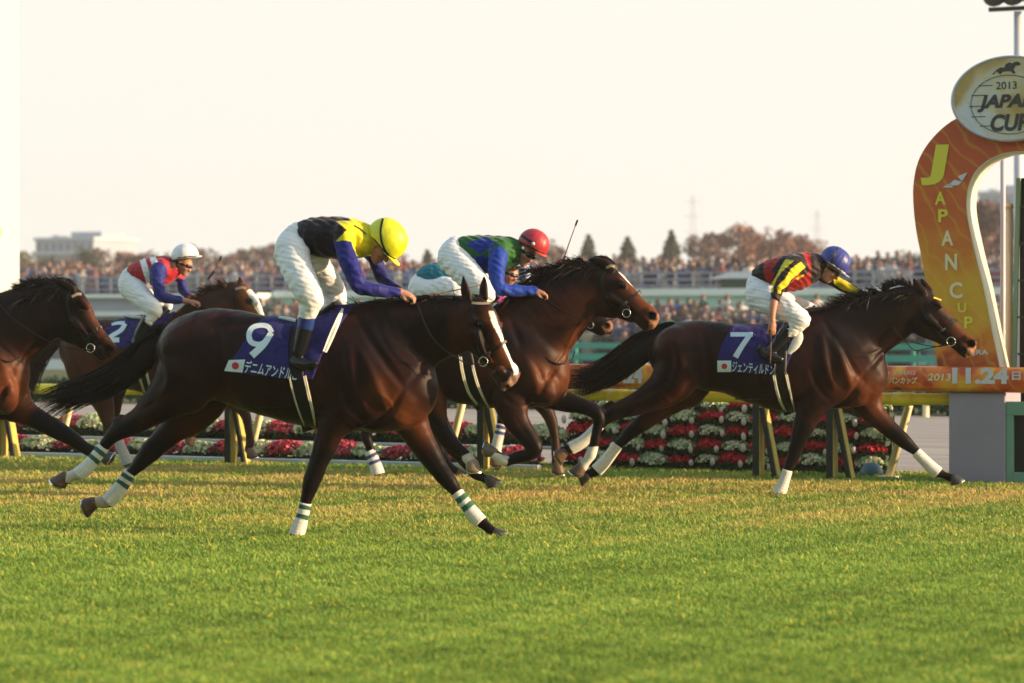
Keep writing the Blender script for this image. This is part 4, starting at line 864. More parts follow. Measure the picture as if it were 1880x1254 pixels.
def mane_strands(fr, crest, n, length, dirs, w0=0.0, jit=.35, droop=.04, fall=0.0, wsp=.02):
    """short hair rooted along a crest polyline (px) blown in pixel direction dirs=(dx, dz)"""
    A = catmull(np.array([q[:2] for q in crest], float), 5); out = []
    for _ in range(n):
        t = nrs.rand() * (len(A) - 1); i = min(int(t), len(A) - 2); q = A[i] * (1 - t + i) + A[i + 1] * (t - i)
        p = fr.P(q[0], q[1], w0 + nrs.normal(0, wsp)); L0 = length * nrs.uniform(.45, 1.15)
        d = np.array([dirs[0] + nrs.normal(0, jit), nrs.normal(0, .3) - fall, dirs[1] + nrs.normal(0, jit)]); d /= np.linalg.norm(d)
        g = np.linspace(-.25, 1, 7)[:, None]
        out.append(p + d * g * L0 + np.array([-.3, 0, -1]) * droop * np.clip(g, 0, 1) ** 2 * nrs.uniform(.3, 1.6))
    return out
def horse(fr, label, sp, base=(.0175, .0064, .0050), group='horses racing towards the finish'):
    R = tag(root('racehorse', fr), label, 'horse', group)
    fd = Field(sp.get('h', .009))
    for c in sp['body']: fd.add(ch(fr, c[0], c[1], c[2]), c[3] if len(c) > 3 else .05)
    for c in sp.get('carve', []): fd.add(ch(fr, c[0], c[1], c[2]), c[3], 'c')
    if 'headw' in sp:
        for c in sp['headw']: fd.add(ch(fr, c[0], c[1], c[2]), c[3], c[4] if len(c) > 4 else 'u', lat=sp['headlat'])
    fd.fn(lambda X, Y, Z: .0022 * np.sin(X * 31 + Z * 13) * np.sin(Y * 27 + Z * 22) + .0012 * np.sin(X * 70 - Y * 40) * np.sin(Z * 64 + X * 20))
    fd.build()
    for pts, rp, kk, md, off in sp.get('surf', []):      # muscle grooves ('c') and ridges or veins ('u') that follow the skin
        q = catmull(np.array(pts, float), 4); P0 = fd.snap(fr, q[:, 0], q[:, 1], off); _, t_ = fr.loc(q[0][0], q[0][1], 0); g = np.sin(np.linspace(.25, math.pi - .25, len(q)))
        fd.apply((np.column_stack([P0, np.maximum(rp * t_ / F * g, .003), np.ones(len(q))]), kk, md, None))
    for x, y, r in sp.get('nostrils', []):
        q = fd.snap(fr, [x - r * .4, x + r * .4], [y - r * .25, y + r * .1], -.002); _, t_ = fr.loc(x, y, 0); fd.apply((np.column_stack([q, np.full(2, r * .62 * t_ / F), np.ones(2)]), .006, 'c', None))
    eyep = [(x, y, r, fd.snap(fr, [x], [y], 0)[0]) for x, y, r, wq in sp.get('eyes', []) if wq < 0]
    def cf(P, px):
        c = np.tile(np.array(sp.get('base', base)), (len(P), 1))
        nz = .5 + .5 * np.sin(P[:, 0] * 9 + P[:, 2] * 7) * np.sin(P[:, 2] * 11 - P[:, 1] * 8); c *= (.85 + .3 * nz)[:, None]
        for pts, r, cc in sp.get('light', []):  # paler coat areas, with the sunlit tan of chest and face painted in
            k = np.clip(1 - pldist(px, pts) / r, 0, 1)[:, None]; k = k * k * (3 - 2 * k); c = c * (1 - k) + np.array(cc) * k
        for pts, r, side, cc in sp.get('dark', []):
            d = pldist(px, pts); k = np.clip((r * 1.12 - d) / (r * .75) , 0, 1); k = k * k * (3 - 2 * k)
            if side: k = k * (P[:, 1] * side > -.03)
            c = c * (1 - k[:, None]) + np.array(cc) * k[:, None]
        for poly, cc, wl, wh in sp.get('paint', []):
            m = inpoly(px, poly) & (P[:, 1] > wl) & (P[:, 1] < wh); c[m] = cc
        for x, y, r in sp.get('nostrils', []):
            k = np.clip(1.35 - np.hypot((px[:, 0] - x) * .85, px[:, 1] - y) / r, 0, 1)[:, None] * (P[:, 1:2] < 0); k = np.clip(k * 2.5, 0, 1); c = c * (1 - k) + np.array((.006, .004, .004)) * k
        for x, y, r, q in eyep:
            k = np.clip(2.0 - np.hypot((px[:, 0] - x) * .8, px[:, 1] - y) / r, 0, 1)[:, None] * (P[:, 1:2] < 0); c = c * (1 - k) + np.array((.007, .005, .004)) * k
        return c
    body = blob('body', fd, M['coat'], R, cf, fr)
    for x, y, r, wq in sp.get('eyes', []):
        e = Field(.005)
        if wq < 0:
            q = fd.snap(fr, [x], [y], 0)[0]; _, t_ = fr.loc(x, y, 0); rr = r * t_ / F; e.add(np.array([[q[0] - rr * .25, q[1] + rr * .55, q[2], rr, .85], [q[0] + rr * .3, q[1] + rr * .6, q[2] - rr * .15, rr * .95, .85]]), .01)
        else: e.add(ch(fr, [(x, y, r)], wq, .8, 1), .01)
        blob('eye', e, M['eye'], R)
    for hq in sp.get('hooves', []): hoof(fr, hq[0], hq[1], hq[2], R, toe=hq[3], col=hq[4] if len(hq) > 4 else (.05, .035, .028))
    for bq in sp.get('bandages', []): bandage(fr, bq[0], bq[1], R, *bq[2:])
    return R, fd
BLK = (.006, .004, .0035)
def rein_line(fd, fr, pts, r=.0048, name='rein', mat_=None, parent=None):
    V = catmull(np.array([fr.P(q[0], q[1], q[2]) for q in pts]), 6); return MB().tube(V, r, 6).build(name, mat_ or M['leather'], parent, smooth=True)
def bitring(fr, x, y, r, w, parent):
    c, t = fr.loc(x, y, w); r = r * t / F; V = [c + np.array([r * math.cos(a), .0, r * math.sin(a)]) for a in np.linspace(0, 2 * math.pi, 21)]
    return MB().tube(V, .0042, 6).build('bit_ring', M['steel'], parent, smooth=True)
def saddlecloth(fr, fd, poly, parent, hwr=.2, name='saddle_cloth', thick=.012):
    pl = fr.P([q[0] for q in poly], [q[1] for q in poly], -.27)
    f2 = Field(fd.h); f2.lo = fd.lo; f2.h = fd.h; f2.n = fd.n; f2.ax = fd.ax
    U, Z = np.meshgrid(fd.ax[0], fd.ax[2], indexing='ij'); sd = sdpoly(np.stack([U, Z], -1), [(p[0], p[2]) for p in pl])
    rip = .0035 * np.sin(U * 38) * np.sin(Z * 22 + 1)
    D = np.maximum(np.maximum(fd.D - thick - rip[:, None, :], sd[:, None, :]), -(fd.D + .004)); f2.D = D.astype(np.float32)
    o = blob(name, f2, M['cloth'], parent, None, fr, 2); sub_parent(o)
    f3 = Field(fd.h); f3.lo, f3.n, f3.ax, f3.D = fd.lo, fd.n, fd.ax, fd.D - thick - rip[:, None, :].astype(np.float32)
    return o, f3
def flag_and_name(fr, f3, cloth, quad, circ, txt, tq):
    """white flag panel with red disc, then lettering; quad/tq = 4 pixel corners (tl, tr, br, bl)"""
    def bil(q, a, b):
        q = np.array(q, float); return (q[0] * (1 - a)[:, None] + q[1] * a[:, None]) * (1 - b)[:, None] + (q[3] * (1 - a)[:, None] + q[2] * a[:, None]) * b[:, None]
    g = 7; A, B = np.meshgrid(np.linspace(0, 1, g), np.linspace(0, 1, g), indexing='ij'); p = bil(quad, A.ravel(), B.ravel())
    V = f3.snap(fr, p[:, 0], p[:, 1], .003); f = [(i * g + j, i * g + j + 1, (i + 1) * g + j + 1, (i + 1) * g + j) for i in range(g - 1) for j in range(g - 1)]
    fo = newmesh('flag_patch', V, f, M['number'], cloth, None, None)
    th = np.linspace(0, 2 * math.pi, 19)[:-1]; px = [circ[0]] + list(circ[0] + circ[2] * np.cos(th)); py = [circ[1]] + list(circ[1] + circ[2] * np.sin(th))
    V = f3.snap(fr, px, py, .007); newmesh('flag_disc', V, [(0, 1 + i, 1 + (i + 1) % 18) for i in range(18)], M['flagred'], cloth)
    v, fc = text_mesh(txt, bold=.012)
    if len(v):
        p = bil(tq, v[:, 0], 1 - v[:, 1]); V = f3.snap(fr, p[:, 0], p[:, 1], .005); newmesh('name_lettering', V, fc, M['number'], cloth, None, None, False)
def stroke_number(fr, f3, cloth, strokes):
    mb = MB()
    for i, (pts, wd) in enumerate(strokes): band(f3, fr, pts, wd, '', None, None, off=.005 + .0015 * i, thick=.004, mb=mb, across=4)
    return mb.build('race_number', M['number'], cloth)
# ------------------------------------------------------------------ horse 9, nearest
F9 = Fr(600, 19.62, 13)
sp9 = dict(
  h=.0085,
  body=[
    # torso
    ([(338, 655, 54, 0, .80), (352, 645, 66, 0, .80), (395, 648, 82, 0, .78), (445, 660, 88, 0, .78), (510, 677, 91, 0, .80), (575, 688, 97, 0, .76), (625, 680, 112, 0, .62), (670, 682, 110, 0, .60), (705, 695, 96, 0, .62), (730, 712, 76, 0, .72)], 0, .75, .04),
    # neck
    ([(655, 645, 88), (705, 630, 82), (755, 615, 70), (800, 602, 60), (838, 596, 54), (862, 592, 48)], 0, .46, .05),
    # haunch and near shoulder muscles
    ([(335, 640, 44), (350, 680, 46), (345, 715, 44)], -.13, .8, .06),
    ([(335, 640, 44), (355, 680, 46), (365, 730, 40)], .13, .8, .06),
    ([(620, 620, 34), (665, 660, 42), (715, 712, 36), (735, 735, 24)], -.14, .7, .05),
    ([(700, 690, 36), (745, 725, 34), (762, 750, 24)], .10, .7, .05),
    ([(690, 760, 34), (728, 752, 34)], -.04, 1.3, .04),
    ([(690, 715, 40), (650, 745, 42), (628, 762, 34)], -.15, .6, .05),
    # near fore, planted
    ([(635, 735, 44, -.15, .6), (620, 765, 33, -.15, .7), (607, 792, 25.5, -.15, .75), (596, 822, 22, -.15, .8), (585, 850, 18), (574, 880, 17), (566, 905, 13), (561, 925, 10.5), (556, 945, 10), (551, 963, 11.5), (546, 978, 12.5), (543, 988, 12)], -.15, .85, .04),
    # far fore, reaching
    ([(738, 730, 40, .12, .7), (748, 762, 36, .12, .7), (768, 800, 27, .12, .8), (787, 833, 22.5, .12, .8), (805, 860, 18), (820, 880, 16.5), (832, 895, 12.5), (842, 908, 10.5), (857, 928, 10.5), (871, 945, 11.5), (882, 957, 11.5), (891, 965, 9.5), (900, 973, 9.5), (908, 980, 10)], .12, .85, .035),
    # near hind
    ([(345, 690, 62, -.14, .6), (318, 720, 46, -.14, .6), (288, 745, 33, -.14, .65), (260, 768, 24, -.14, .7), (233, 783, 20, -.14, .7), (213, 795, 16), (198, 810, 11.5), (186, 825, 10), (170, 845, 10), (156, 860, 11.5), (144, 869, 12.5), (133, 873, 10), (123, 879, 10)], -.14, .85, .04),
    ([(222, 769, 9), (214, 775, 8)], -.14, .8, .02),
    # far hind
    ([(375, 715, 56, .14, .6), (350, 757, 42, .14, .6), (322, 784, 28, .14, .7), (298, 808, 22, .14, .7), (276, 830, 19.5, .14, .7), (260, 847, 15), (246, 862, 11), (237, 872, 10.5), (225, 889, 11), (213, 904, 12.5), (203, 917, 13), (190, 922, 11), (178, 922, 10)], .14, .85, .04),
    ([(278, 815, 9), (268, 822, 8)], .14, .8, .02),
  ],
  headlat=(.42, 1, .06),
  headw=[
    ([(862, 575, 30), (880, 583, 34), (892, 602, 31), (905, 632, 24), (918, 656, 20), (931, 680, 17.5), (938, 692, 15)], -.03, .66, .03),
    ([(866, 600, 34), (878, 622, 30), (890, 644, 20), (905, 668, 13)], -.03, .58, .03),
    ([(922, 692, 11), (931, 702, 10), (936, 705, 6)], -.06, 1.15, .015),
    ([(912, 688, 9), (920, 702, 8.5), (925, 713, 6)], -.055, 1.1, .015),
    ([(917, 596, 6.5), (914, 606, 6)], .075, 1.0, .02),
    ([(871, 588, 8.5), (884, 592, 6)], -.115, .8, .02),
    ([(939, 672, 8), (947, 684, 8.5), (948, 690, 6)], .0, 1.1, .015),
    ([(917, 680, 9), (932, 690, 8)], -.10, .8, .015),
    ([(874, 612, 10), (884, 640, 6), (899, 664, 4.5)], -.115, .7, .02),
    # ears
    ([(858, 549, 10.5), (854, 534, 10), (852, 520, 6.5), (851, 508, 2.4)], -.07, .6, .012),
    ([(888, 546, 10), (888, 530, 9), (889, 518, 6), (889, 508, 2.4)], .07, .6, .012),
    ([(864, 540, 5.5), (858, 526, 4), (855, 515, 2.0)], -.105, .6, .006, 'c'),
    ([(951, 684, 4)], .03, .9, .008, 'c'),
    ([(920, 701, 1.2), (930, 699, 1.2), (938, 699, 1)], -.13, 2, .006, 'c'),
  ],
  nostrils=[(934, 684, 7.5)],
  eyes=[(881, 594, 5.2, -.118), (919, 601, 4.4, .078)],
  surf=[([(652, 572), (678, 620), (712, 672), (738, 706)], 7, .035, 'c', .012), ([(835, 628), (800, 655), (765, 690), (748, 708)], 5, .03, 'c', .010), ([(742, 712), (722, 745), (702, 775), (670, 786)], 6, .03, 'c', .008),
        ([(620, 700), (640, 745), (668, 772)], 5, .035, 'c', .012), ([(665, 650), (690, 705), (708, 745)], 9, .05, 'u', -.010), ([(640, 640), (650, 700), (668, 745)], 9, .05, 'u', -.012),
        ([(392, 590), (408, 650), (420, 712)], 8, .04, 'c', .016), ([(335, 620), (345, 680), (330, 722)], 5, .03, 'c', .012), ([(318, 705), (288, 735), (255, 755)], 4, .02, 'c', .008), ([(300, 650), (312, 700), (290, 735)], 7, .04, 'u', -.010),
        ([(470, 745), (540, 745), (600, 762)], 2.2, .014, 'u', -.002), ([(690, 720), (716, 738), (724, 766)], 2.0, .012, 'u', -.002), ([(720, 660), (755, 668), (790, 660), (825, 640)], 2.2, .014, 'u', -.003), ([(588, 790), (580, 820), (574, 850)], 2.5, .014, 'c', .004), ([(606, 782), (596, 815), (586, 842)], 3, .016, 'c', .004),
        ([(884, 606), (894, 628), (904, 650)], 2.2, .012, 'c', .004), ([(872, 600), (868, 622), (876, 640)], 2.4, .014, 'c', .004), ([(893, 640), (903, 662), (914, 676)], 1.6, .008, 'u', -.002)],
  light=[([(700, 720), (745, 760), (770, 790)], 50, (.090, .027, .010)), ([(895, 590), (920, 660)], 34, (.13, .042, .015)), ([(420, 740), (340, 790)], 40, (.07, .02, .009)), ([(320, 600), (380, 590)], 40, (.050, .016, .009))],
  dark=[([(690, 600), (760, 590), (830, 590), (866, 622)], 62, -1, (.0095, .0052, .0048)), ([(600, 840), (574, 885), (560, 930), (548, 985)], 26, -1, BLK), ([(800, 850), (835, 900), (905, 980)], 26, 1, BLK),  # first entry puts neck and cheek shade into the coat colour
        ([(235, 780), (190, 820), (150, 860)], 24, -1, BLK), ([(285, 830), (240, 870), (210, 905)], 24, 1, BLK),
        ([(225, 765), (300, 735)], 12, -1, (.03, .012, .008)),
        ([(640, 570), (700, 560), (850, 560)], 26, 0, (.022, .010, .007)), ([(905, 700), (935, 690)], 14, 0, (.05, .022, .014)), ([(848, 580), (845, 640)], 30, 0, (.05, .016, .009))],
  paint=[([(897, 571), (907, 572), (913, 590), (919, 606), (926.5, 624), (934, 640), (943, 657), (951, 676), (953, 690), (944, 694), (940, 672), (930, 650), (919, 624), (912, 610), (903, 594)], (.85, .78, .70), -.16, .2),
         ([(934, 694), (955, 684), (952, 704), (938, 710), (930, 703)], (.20, .12, .085), -.3, .3), ([(119, 862), (160, 862), (140, 890), (112, 884)], (.62, .56, .50), -.4, 0), ([(168, 903), (200, 905), (200, 936), (168, 936)], (.50, .40, .32), 0, .4),
         ([(919, 702), (930, 703), (927, 722), (920, 722)], (.16, .09, .065), -.3, .3)],
  hooves=[((120, 876, 11), (106, 893, 15), -.14, (-.75, -.25), (.075, .038, .024)), ((172, 922, 12), (154, 930, 16), .14, (-.35, -.9), (.075, .040, .026)),
          ((543, 985, 12), (541, 1001, 15), -.15, (1, -.1)), ((908, 978, 10), (919, 990, 14), .12, (1, .05), (.045, .038, .034))],
  bandages=[([(561, 923, 9), (556, 945, 9.5), (550, 965, 11.5), (544, 982, 13)], -.15, [(.08, .21), (.36, .50)]),
            ([(839, 904, 9.5), (857, 928, 10), (871, 946, 11.5), (883, 959, 11.5)], .12, [(.12, .27), (.38, .53)], (.02, .12, .075)),
            ([(191, 820, 9.5), (171, 845, 10), (158, 860, 11.5), (144, 871, 12)], -.14, [(.12, .24), (.36, .48)]),
            ([(239, 867, 10.5), (225, 889, 11), (213, 905, 12.5), (198, 921, 12.5)], .14, [(.10, .22), (.32, .44)])],
)
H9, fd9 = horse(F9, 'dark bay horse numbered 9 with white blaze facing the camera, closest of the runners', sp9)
def tail9():
    st = strand_from(F9, [(303, 606, 14, 0), (285, 622, 22, .02), (262, 652, 27, .03), (228, 682, 28, .03), (190, 704, 26, .03), (150, 718, 24, .02), (112, 732, 28, .02), (84, 752, 34, 0)], 900, .98, 0, .03)
    f = Field(.01); f.add(ch(F9, [(306, 604, 12), (285, 624, 19), (262, 653, 22), (230, 682, 22), (196, 700, 17), (168, 708, 9)], .02, .5), .02)
    t = blob('tail', f, M['hair'], H9, (.010, .007, .006)); sub_parent(t); hairs('tail_hair', st, .010, M['hair'], t, (.014, .009, .007))
tail9()
hairs('mane', mane_strands(F9, [(640, 562), (700, 556), (760, 550), (820, 548), (850, 552)], 420, .11, (-.6, .15), -.02, .3, .05, .3), .009, M['hair'], H9)
hairs('forelock', mane_strands(F9, [(868, 541), (882, 544)], 50, .05, (.9, -.2), -.0, .4, .03), .007, M['hair'], H9, (.03, .014, .008))
cl9, f39 = saddlecloth(F9, fd9, [(468, 583), (480, 579), (540, 575), (606, 558), (634, 560), (620, 600), (592, 652), (576, 698), (527, 696), (442, 687), (411, 681), (440, 640)], H9)
band(f39, F9, [(629, 566), (622, 585), (608, 618), (596, 646)], [3, 8, 9.5, 7], 'pad_edge', M['white'], cl9, off=.008)
stroke_number(F9, f39, cl9, [([(499, 611), (492, 600), (478, 597), (463, 602), (457, 614), (461, 628), (476, 632), (490, 624), (499, 611)], [9, 9, 9, 9, 9.5, 10, 9, 8, 8]), ([(497, 612), (484, 632), (462, 653)], [10, 12, 13])])
flag_and_name(F9, f39, cl9, [(420, 661), (450, 660), (445, 684), (411.5, 681)], (432, 671.5, 6.6), 'デニムアンドルビ', [(452, 661), (550, 676), (545, 699), (447, 684)])
band(fd9, F9, [(531, 690), (538, 722), (548, 755), (561, 788)], 2.6, 'girth_edge', M['webbing'], H9, off=.013)
band(fd9, F9, [(559, 690), (566, 722), (573, 752), (580, 789)], [5, 5, 4.5, 3], 'girth_edge', M['webbing'], H9, off=.013)
band(fd9, F9, [(545, 690), (552, 724), (561, 756), (571, 790)], 30, 'girth', M['leather'], H9, off=.006, across=6)
band(fd9, F9, [(545, 600), (541, 640), (545, 690)], 24, 'saddle_flap', M['leather'], H9, off=.024, across=5)
sd = Field(.008); sd.add(ch(F9, [(520, 588, 4.5), (545, 590, 6), (575, 588, 9), (600, 573, 9), (618, 560, 8)], 0, 3.2), .02); blob('saddle', sd, M['leather'], H9)
rl = Field(.006); rl.add(ch(F9, [(514, 583, 3), (530, 586, 4), (541, 589, 4)], -.06, 2.2), .01); blob('saddle_cantle', rl, M['number'], H9)
def bridle(fr, fd, R, lines, rings, reins, wd=5, webb=()):
    mb = MB()
    for q in lines: band(fd, fr, q, wd, '', None, None, off=.005, mb=mb, thick=.006)
    b = mb.build('bridle', M['leather'], R); sub_parent(b)
    for q in webb: band(fd, fr, q, wd, 'bridle_band', M['browband'], b, off=.006, thick=.006)
    for q in rings: bitring(fr, *q, R)
    for q in reins: rein_line(fd, fr, q, name='rein', parent=R)
bridle(F9, fd9, H9, [[(866, 553), (868, 575), (872, 610), (880, 650), (886, 662)], [(885, 655), (905, 645), (924, 630), (930, 626)], [(866, 640), (880, 655)]], [(887, 664, 8.5, -.13)],
       [[(884, 668, -.14), (850, 664, -.17), (795, 622, -.2), (764, 552, -.10)], [(890, 670, .05), (880, 600, .12), (764, 548, .05)]], 4.5, [[(866, 556), (884, 557), (903, 556)], [(923, 630), (930, 626)]])
V_ = catmull(np.array([F9.P(*q) for q in [(745, 688, -.12), (757, 696, -.11), (775, 698, -.08), (787, 688, -.02), (790, 678, .02)]]), 5)
MB().tube(V_, .005, 6).build('breast_strap', M['webbing'], H9, smooth=True)
# ------------------------------------------------------------------ horse 7, leading
F7 = Fr(1430, 24.3, 8)
sp7 = dict(
  h=.0095,
  body=[
    ([(1238, 650, 48, 0, .85), (1262, 648, 58, 0, .85), (1300, 653, 64, 0, .82), (1345, 660, 64, 0, .8), (1390, 669, 72, 0, .80), (1440, 676, 80, 0, .78), (1482, 666, 90, 0, .66), (1520, 664, 87, 0, .62), (1552, 672, 73, 0, .66), (1578, 690, 52, 0, .78)], 0, .75, .035),
    ([(1520, 640, 76), (1556, 622, 67), (1590, 604, 57), (1622, 588, 52), (1652, 572, 45), (1680, 560, 37)], 0, .46, .05),
    ([(1240, 640, 40), (1248, 672, 42), (1240, 700, 36)], -.13, .8, .05), ([(1240, 640, 40), (1255, 680, 42), (1262, 715, 34)], .13, .8, .05),
    ([(1495, 620, 28), (1525, 655, 36), (1560, 700, 30), (1578, 712, 18)], -.14, .7, .04),
    ([(1560, 700, 26), (1592, 722, 25), (1600, 735, 18)], .11, .7, .04),
    ([(1545, 725, 24), (1572, 725, 22)], -.04, 1.3, .03),
    ([(1545, 690, 32), (1515, 715, 34), (1500, 730, 28)], -.15, .6, .04),
    ([(1500, 715, 34, -.15, .6), (1492, 740, 28, -.15, .7), (1482, 766, 22, -.15, .75), (1473, 790, 18.5), (1465, 812, 14.5), (1459, 832, 12.5), (1452, 848, 10), (1446, 862, 8), (1441, 880, 8), (1434, 897, 9.5), (1430, 905, 9.5)], -.15, .85, .03),
    ([(1582, 708, 32, .12, .7), (1588, 732, 29, .12, .7), (1602, 756, 22, .12, .8), (1620, 775, 18, .12, .8), (1640, 793, 15.5), (1656, 807, 14), (1670, 819, 11), (1682, 829, 8.5), (1696, 844, 8), (1710, 858, 9), (1721, 867, 9.5), (1732, 872, 7), (1742, 876, 7), (1750, 879, 8)], .12, .85, .03),
    ([(1245, 685, 44, -.14, .65), (1222, 712, 35, -.14, .65), (1192, 730, 26, -.14, .65), (1165, 743, 20.5, -.14, .7), (1140, 752, 17, -.14, .7), (1120, 762, 13.5), (1108, 774, 10), (1096, 786, 8.5), (1080, 802, 8.5), (1064, 815, 9), (1052, 821, 10), (1042, 825, 8), (1034, 828, 8)], -.14, .85, .03),
    ([(1122, 742, 7), (1114, 746, 6.5)], -.14, .8, .015),
    ([(1268, 700, 40, .14, .65), (1245, 728, 27, .14, .65), (1218, 748, 20, .14, .65), (1192, 768, 17, .14, .7), (1172, 782, 15), (1155, 796, 12.5), (1143, 810, 9.5), (1134, 818, 9), (1120, 836, 9), (1108, 851, 10), (1097, 862, 10.5), (1085, 869, 8.5), (1075, 873, 8)], .14, .85, .03),
    # head
    ([(1680, 553, 28), (1697, 566, 29), (1712, 580, 27), (1733, 597, 21.5), (1752, 612, 17.5), (1768, 627, 16), (1779, 636, 13.5)], 0, .58, .03),
    ([(1683, 580, 27), (1697, 594, 25), (1712, 608, 17), (1735, 624, 12)], 0, .62, .025),
    ([(1768, 634, 10), (1779, 644, 8.5), (1782, 648, 5.5)], 0, 1.3, .012), ([(1752, 632, 8), (1766, 646, 7), (1773, 653, 4.8)], 0, 1.2, .012),
    ([(1718, 556, 5.5), (1726, 563, 5)], -.075, .8, .015), ([(1703, 585, 8), (1728, 606, 4.5)], -.085, .6, .02),
    ([(1774, 622, 6.5), (1786, 630, 7)], -.04, .8, .012),
    ([(1694, 536, 8.5), (1686, 526, 7.5), (1680, 517, 4.5), (1677, 511, 2)], -.06, .6, .01), ([(1706, 536, 8), (1699, 526, 7), (1694, 517, 4.5), (1691, 511, 2)], .06, .6, .01),
  ],
  carve=[([(1766, 641, 1), (1780, 640, 1), (1786, 642, 1)], -.06, 3, .005), ([(1588, 700, 3), (1580, 714, 3), (1566, 730, 3)], -.26, 3.2, .03)],
  nostrils=[(1783, 631, 6.5)],
  eyes=[(1721, 565, 4.4, -.088)],
  surf=[([(1512, 585), (1535, 625), (1560, 668), (1578, 690)], 6, .035, 'c', .012), ([(1655, 618), (1630, 640), (1605, 668), (1592, 682)], 4.5, .03, 'c', .010), ([(1588, 686), (1572, 712), (1556, 738), (1530, 748)], 5, .03, 'c', .008), ([(1490, 680), (1505, 715), (1528, 738)], 4, .035, 'c', .012),
        ([(1530, 625), (1548, 670), (1560, 706)], 8, .05, 'u', -.010), ([(1508, 620), (1515, 670), (1530, 710)], 7, .05, 'u', -.012), ([(1285, 605), (1298, 650), (1300, 708)], 6, .04, 'c', .016), ([(1235, 625), (1242, 672), (1228, 705)], 4, .03, 'c', .012), ([(1222, 700), (1190, 722), (1160, 738)], 3.4, .02, 'c', .008),
        ([(1570, 655), (1600, 650), (1640, 630)], 2, .014, 'u', -.003), ([(1465, 765), (1460, 790), (1456, 815)], 2.2, .014, 'c', .004), ([(1700, 598), (1706, 612), (1722, 620)], 2, .012, 'c', .004), ([(1735, 606), (1752, 620), (1764, 628)], 1.5, .008, 'u', -.002), ([(1340, 735), (1400, 730), (1470, 742)], 2, .014, 'u', -.002)],
  light=[([(1560, 700), (1595, 720), (1615, 750)], 55, (.090, .027, .010)), ([(1735, 572), (1775, 620)], 26, (.10, .032, .012)), ([(1270, 725), (1200, 775)], 34, (.08, .022, .009)), ([(1215, 620), (1270, 600)], 40, (.055, .017, .009))],
  dark=[([(1540, 610), (1600, 590), (1665, 572), (1706, 604)], 48, -1, (.0095, .0052, .0048)), ([(1478, 790), (1455, 835), (1440, 880), (1425, 910)], 22, -1, BLK), ([(1640, 800), (1680, 830), (1760, 885)], 21, 1, BLK), ([(1140, 758), (1100, 780), (1040, 830)], 20, -1, BLK), ([(1165, 795), (1130, 830), (1080, 872)], 19, 1, BLK),  # shade of neck and cheek painted on first, then the black legs
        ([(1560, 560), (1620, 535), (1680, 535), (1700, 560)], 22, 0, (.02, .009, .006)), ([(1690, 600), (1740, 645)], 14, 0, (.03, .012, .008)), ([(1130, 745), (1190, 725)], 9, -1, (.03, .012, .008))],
  paint=[([(1776, 640), (1800, 620), (1796, 650), (1770, 662)], (.24, .12, .07), -.4, .4)],
  hooves=[((1427, 905, 10), (1426, 916, 13), -.15, (1, -.1)), ((1750, 877, 8.5), (1757, 889, 12), .12, (1, .1), (.03, .028, .027)), ((1036, 828, 9), (1020, 840, 13), -.14, (-.5, -.85), (.10, .055, .03)), ((1078, 873, 9), (1064, 878, 12), .14, (-.3, -.9))],
  bandages=[([(1446, 863, 7.5), (1441, 880, 7.8), (1435, 896, 9.5), (1429, 908, 11)], -.15), ([(1682, 830, 8), (1696, 844, 8.3), (1710, 858, 9.5), (1723, 869, 10)], .12), ([(1101, 780, 8.5), (1080, 802, 8.5), (1064, 815, 9.5), (1048, 823, 10)], -.14), ([(1134, 817, 8.8), (1120, 836, 9), (1108, 851, 10), (1095, 864, 10.5)], .14)],
)
H7, fd7 = horse(F7, 'dark bay horse numbered 7 out in front, neck stretched beside the finishing arch', sp7)
f = Field(.011); f.add(ch(F7, [(1236, 600, 8), (1218, 612, 15), (1186, 636, 21), (1150, 660, 20), (1118, 685, 14), (1096, 700, 7)], .02, .5), .02)
t = blob('tail', f, M['hair'], H7, (.010, .007, .006)); sub_parent(t)
hairs('tail_hair', strand_from(F7, [(1236, 599, 9, 0), (1214, 612, 18, .02), (1180, 637, 26, .03), (1145, 662, 27, .03), (1112, 686, 24, .03), (1075, 702, 22, .02), (1045, 700, 32, .02)], 850, .98, 0, .035), .011, M['hair'], t, (.012, .008, .007))
hairs('tail_wisps', strand_from(F7, [(1160, 640, 14, 0), (1120, 668, 12, 0), (1080, 680, 10, 0), (1040, 672, 18, 0)], 40, 1, 0, .05), .007, M['hair'], t, (.02, .012, .009))
hairs('mane', mane_strands(F7, [(1620, 535), (1635, 524), (1655, 520), (1675, 527)], 330, .085, (-.45, 1.0), -.0, .35, .02) + mane_strands(F7, [(1500, 574), (1530, 566), (1555, 550), (1580, 543), (1615, 535)], 480, .13, (-.9, .5), -.0, .3, .03) + mane_strands(F7, [(1560, 556), (1600, 548), (1650, 540), (1680, 545)], 300, .12, (-.6, -.5), -.08, .3, .03), .009, M['hair'], H7)
cl7, f37 = saddlecloth(F7, fd7, [(1347, 592), (1380, 586), (1420, 584), (1468, 570), (1478, 580), (1466, 630), (1450, 660), (1442, 686), (1400, 687), (1316, 683), (1316, 660), (1326, 628)], H7)
stroke_number(F7, f37, cl7, [([(1341, 614), (1360, 614), (1382, 614)], 8), ([(1378, 613), (1362, 636), (1350, 656)], [9, 9.5, 10.5])])
flag_and_name(F7, f37, cl7, [(1317, 662), (1342.5, 662), (1342.5, 683), (1317, 683)], (1330, 672.5, 5.2), 'ジェンティルドンナ', [(1345, 663), (1432, 671), (1431, 690), (1344, 683)])
pd = Field(.008); pd.add(ch(F7, [(1467, 606, 4.5), (1466, 620, 9), (1459, 634, 9), (1449, 647, 5)], -.30, .35), .01); blob('saddle_pad', pd, M['white'], H7)
band(fd7, F7, [(1421, 688), (1426, 715), (1433, 738), (1443, 757)], [5, 5, 5, 3.5], 'girth_edge', M['webbing'], H7, off=.014)
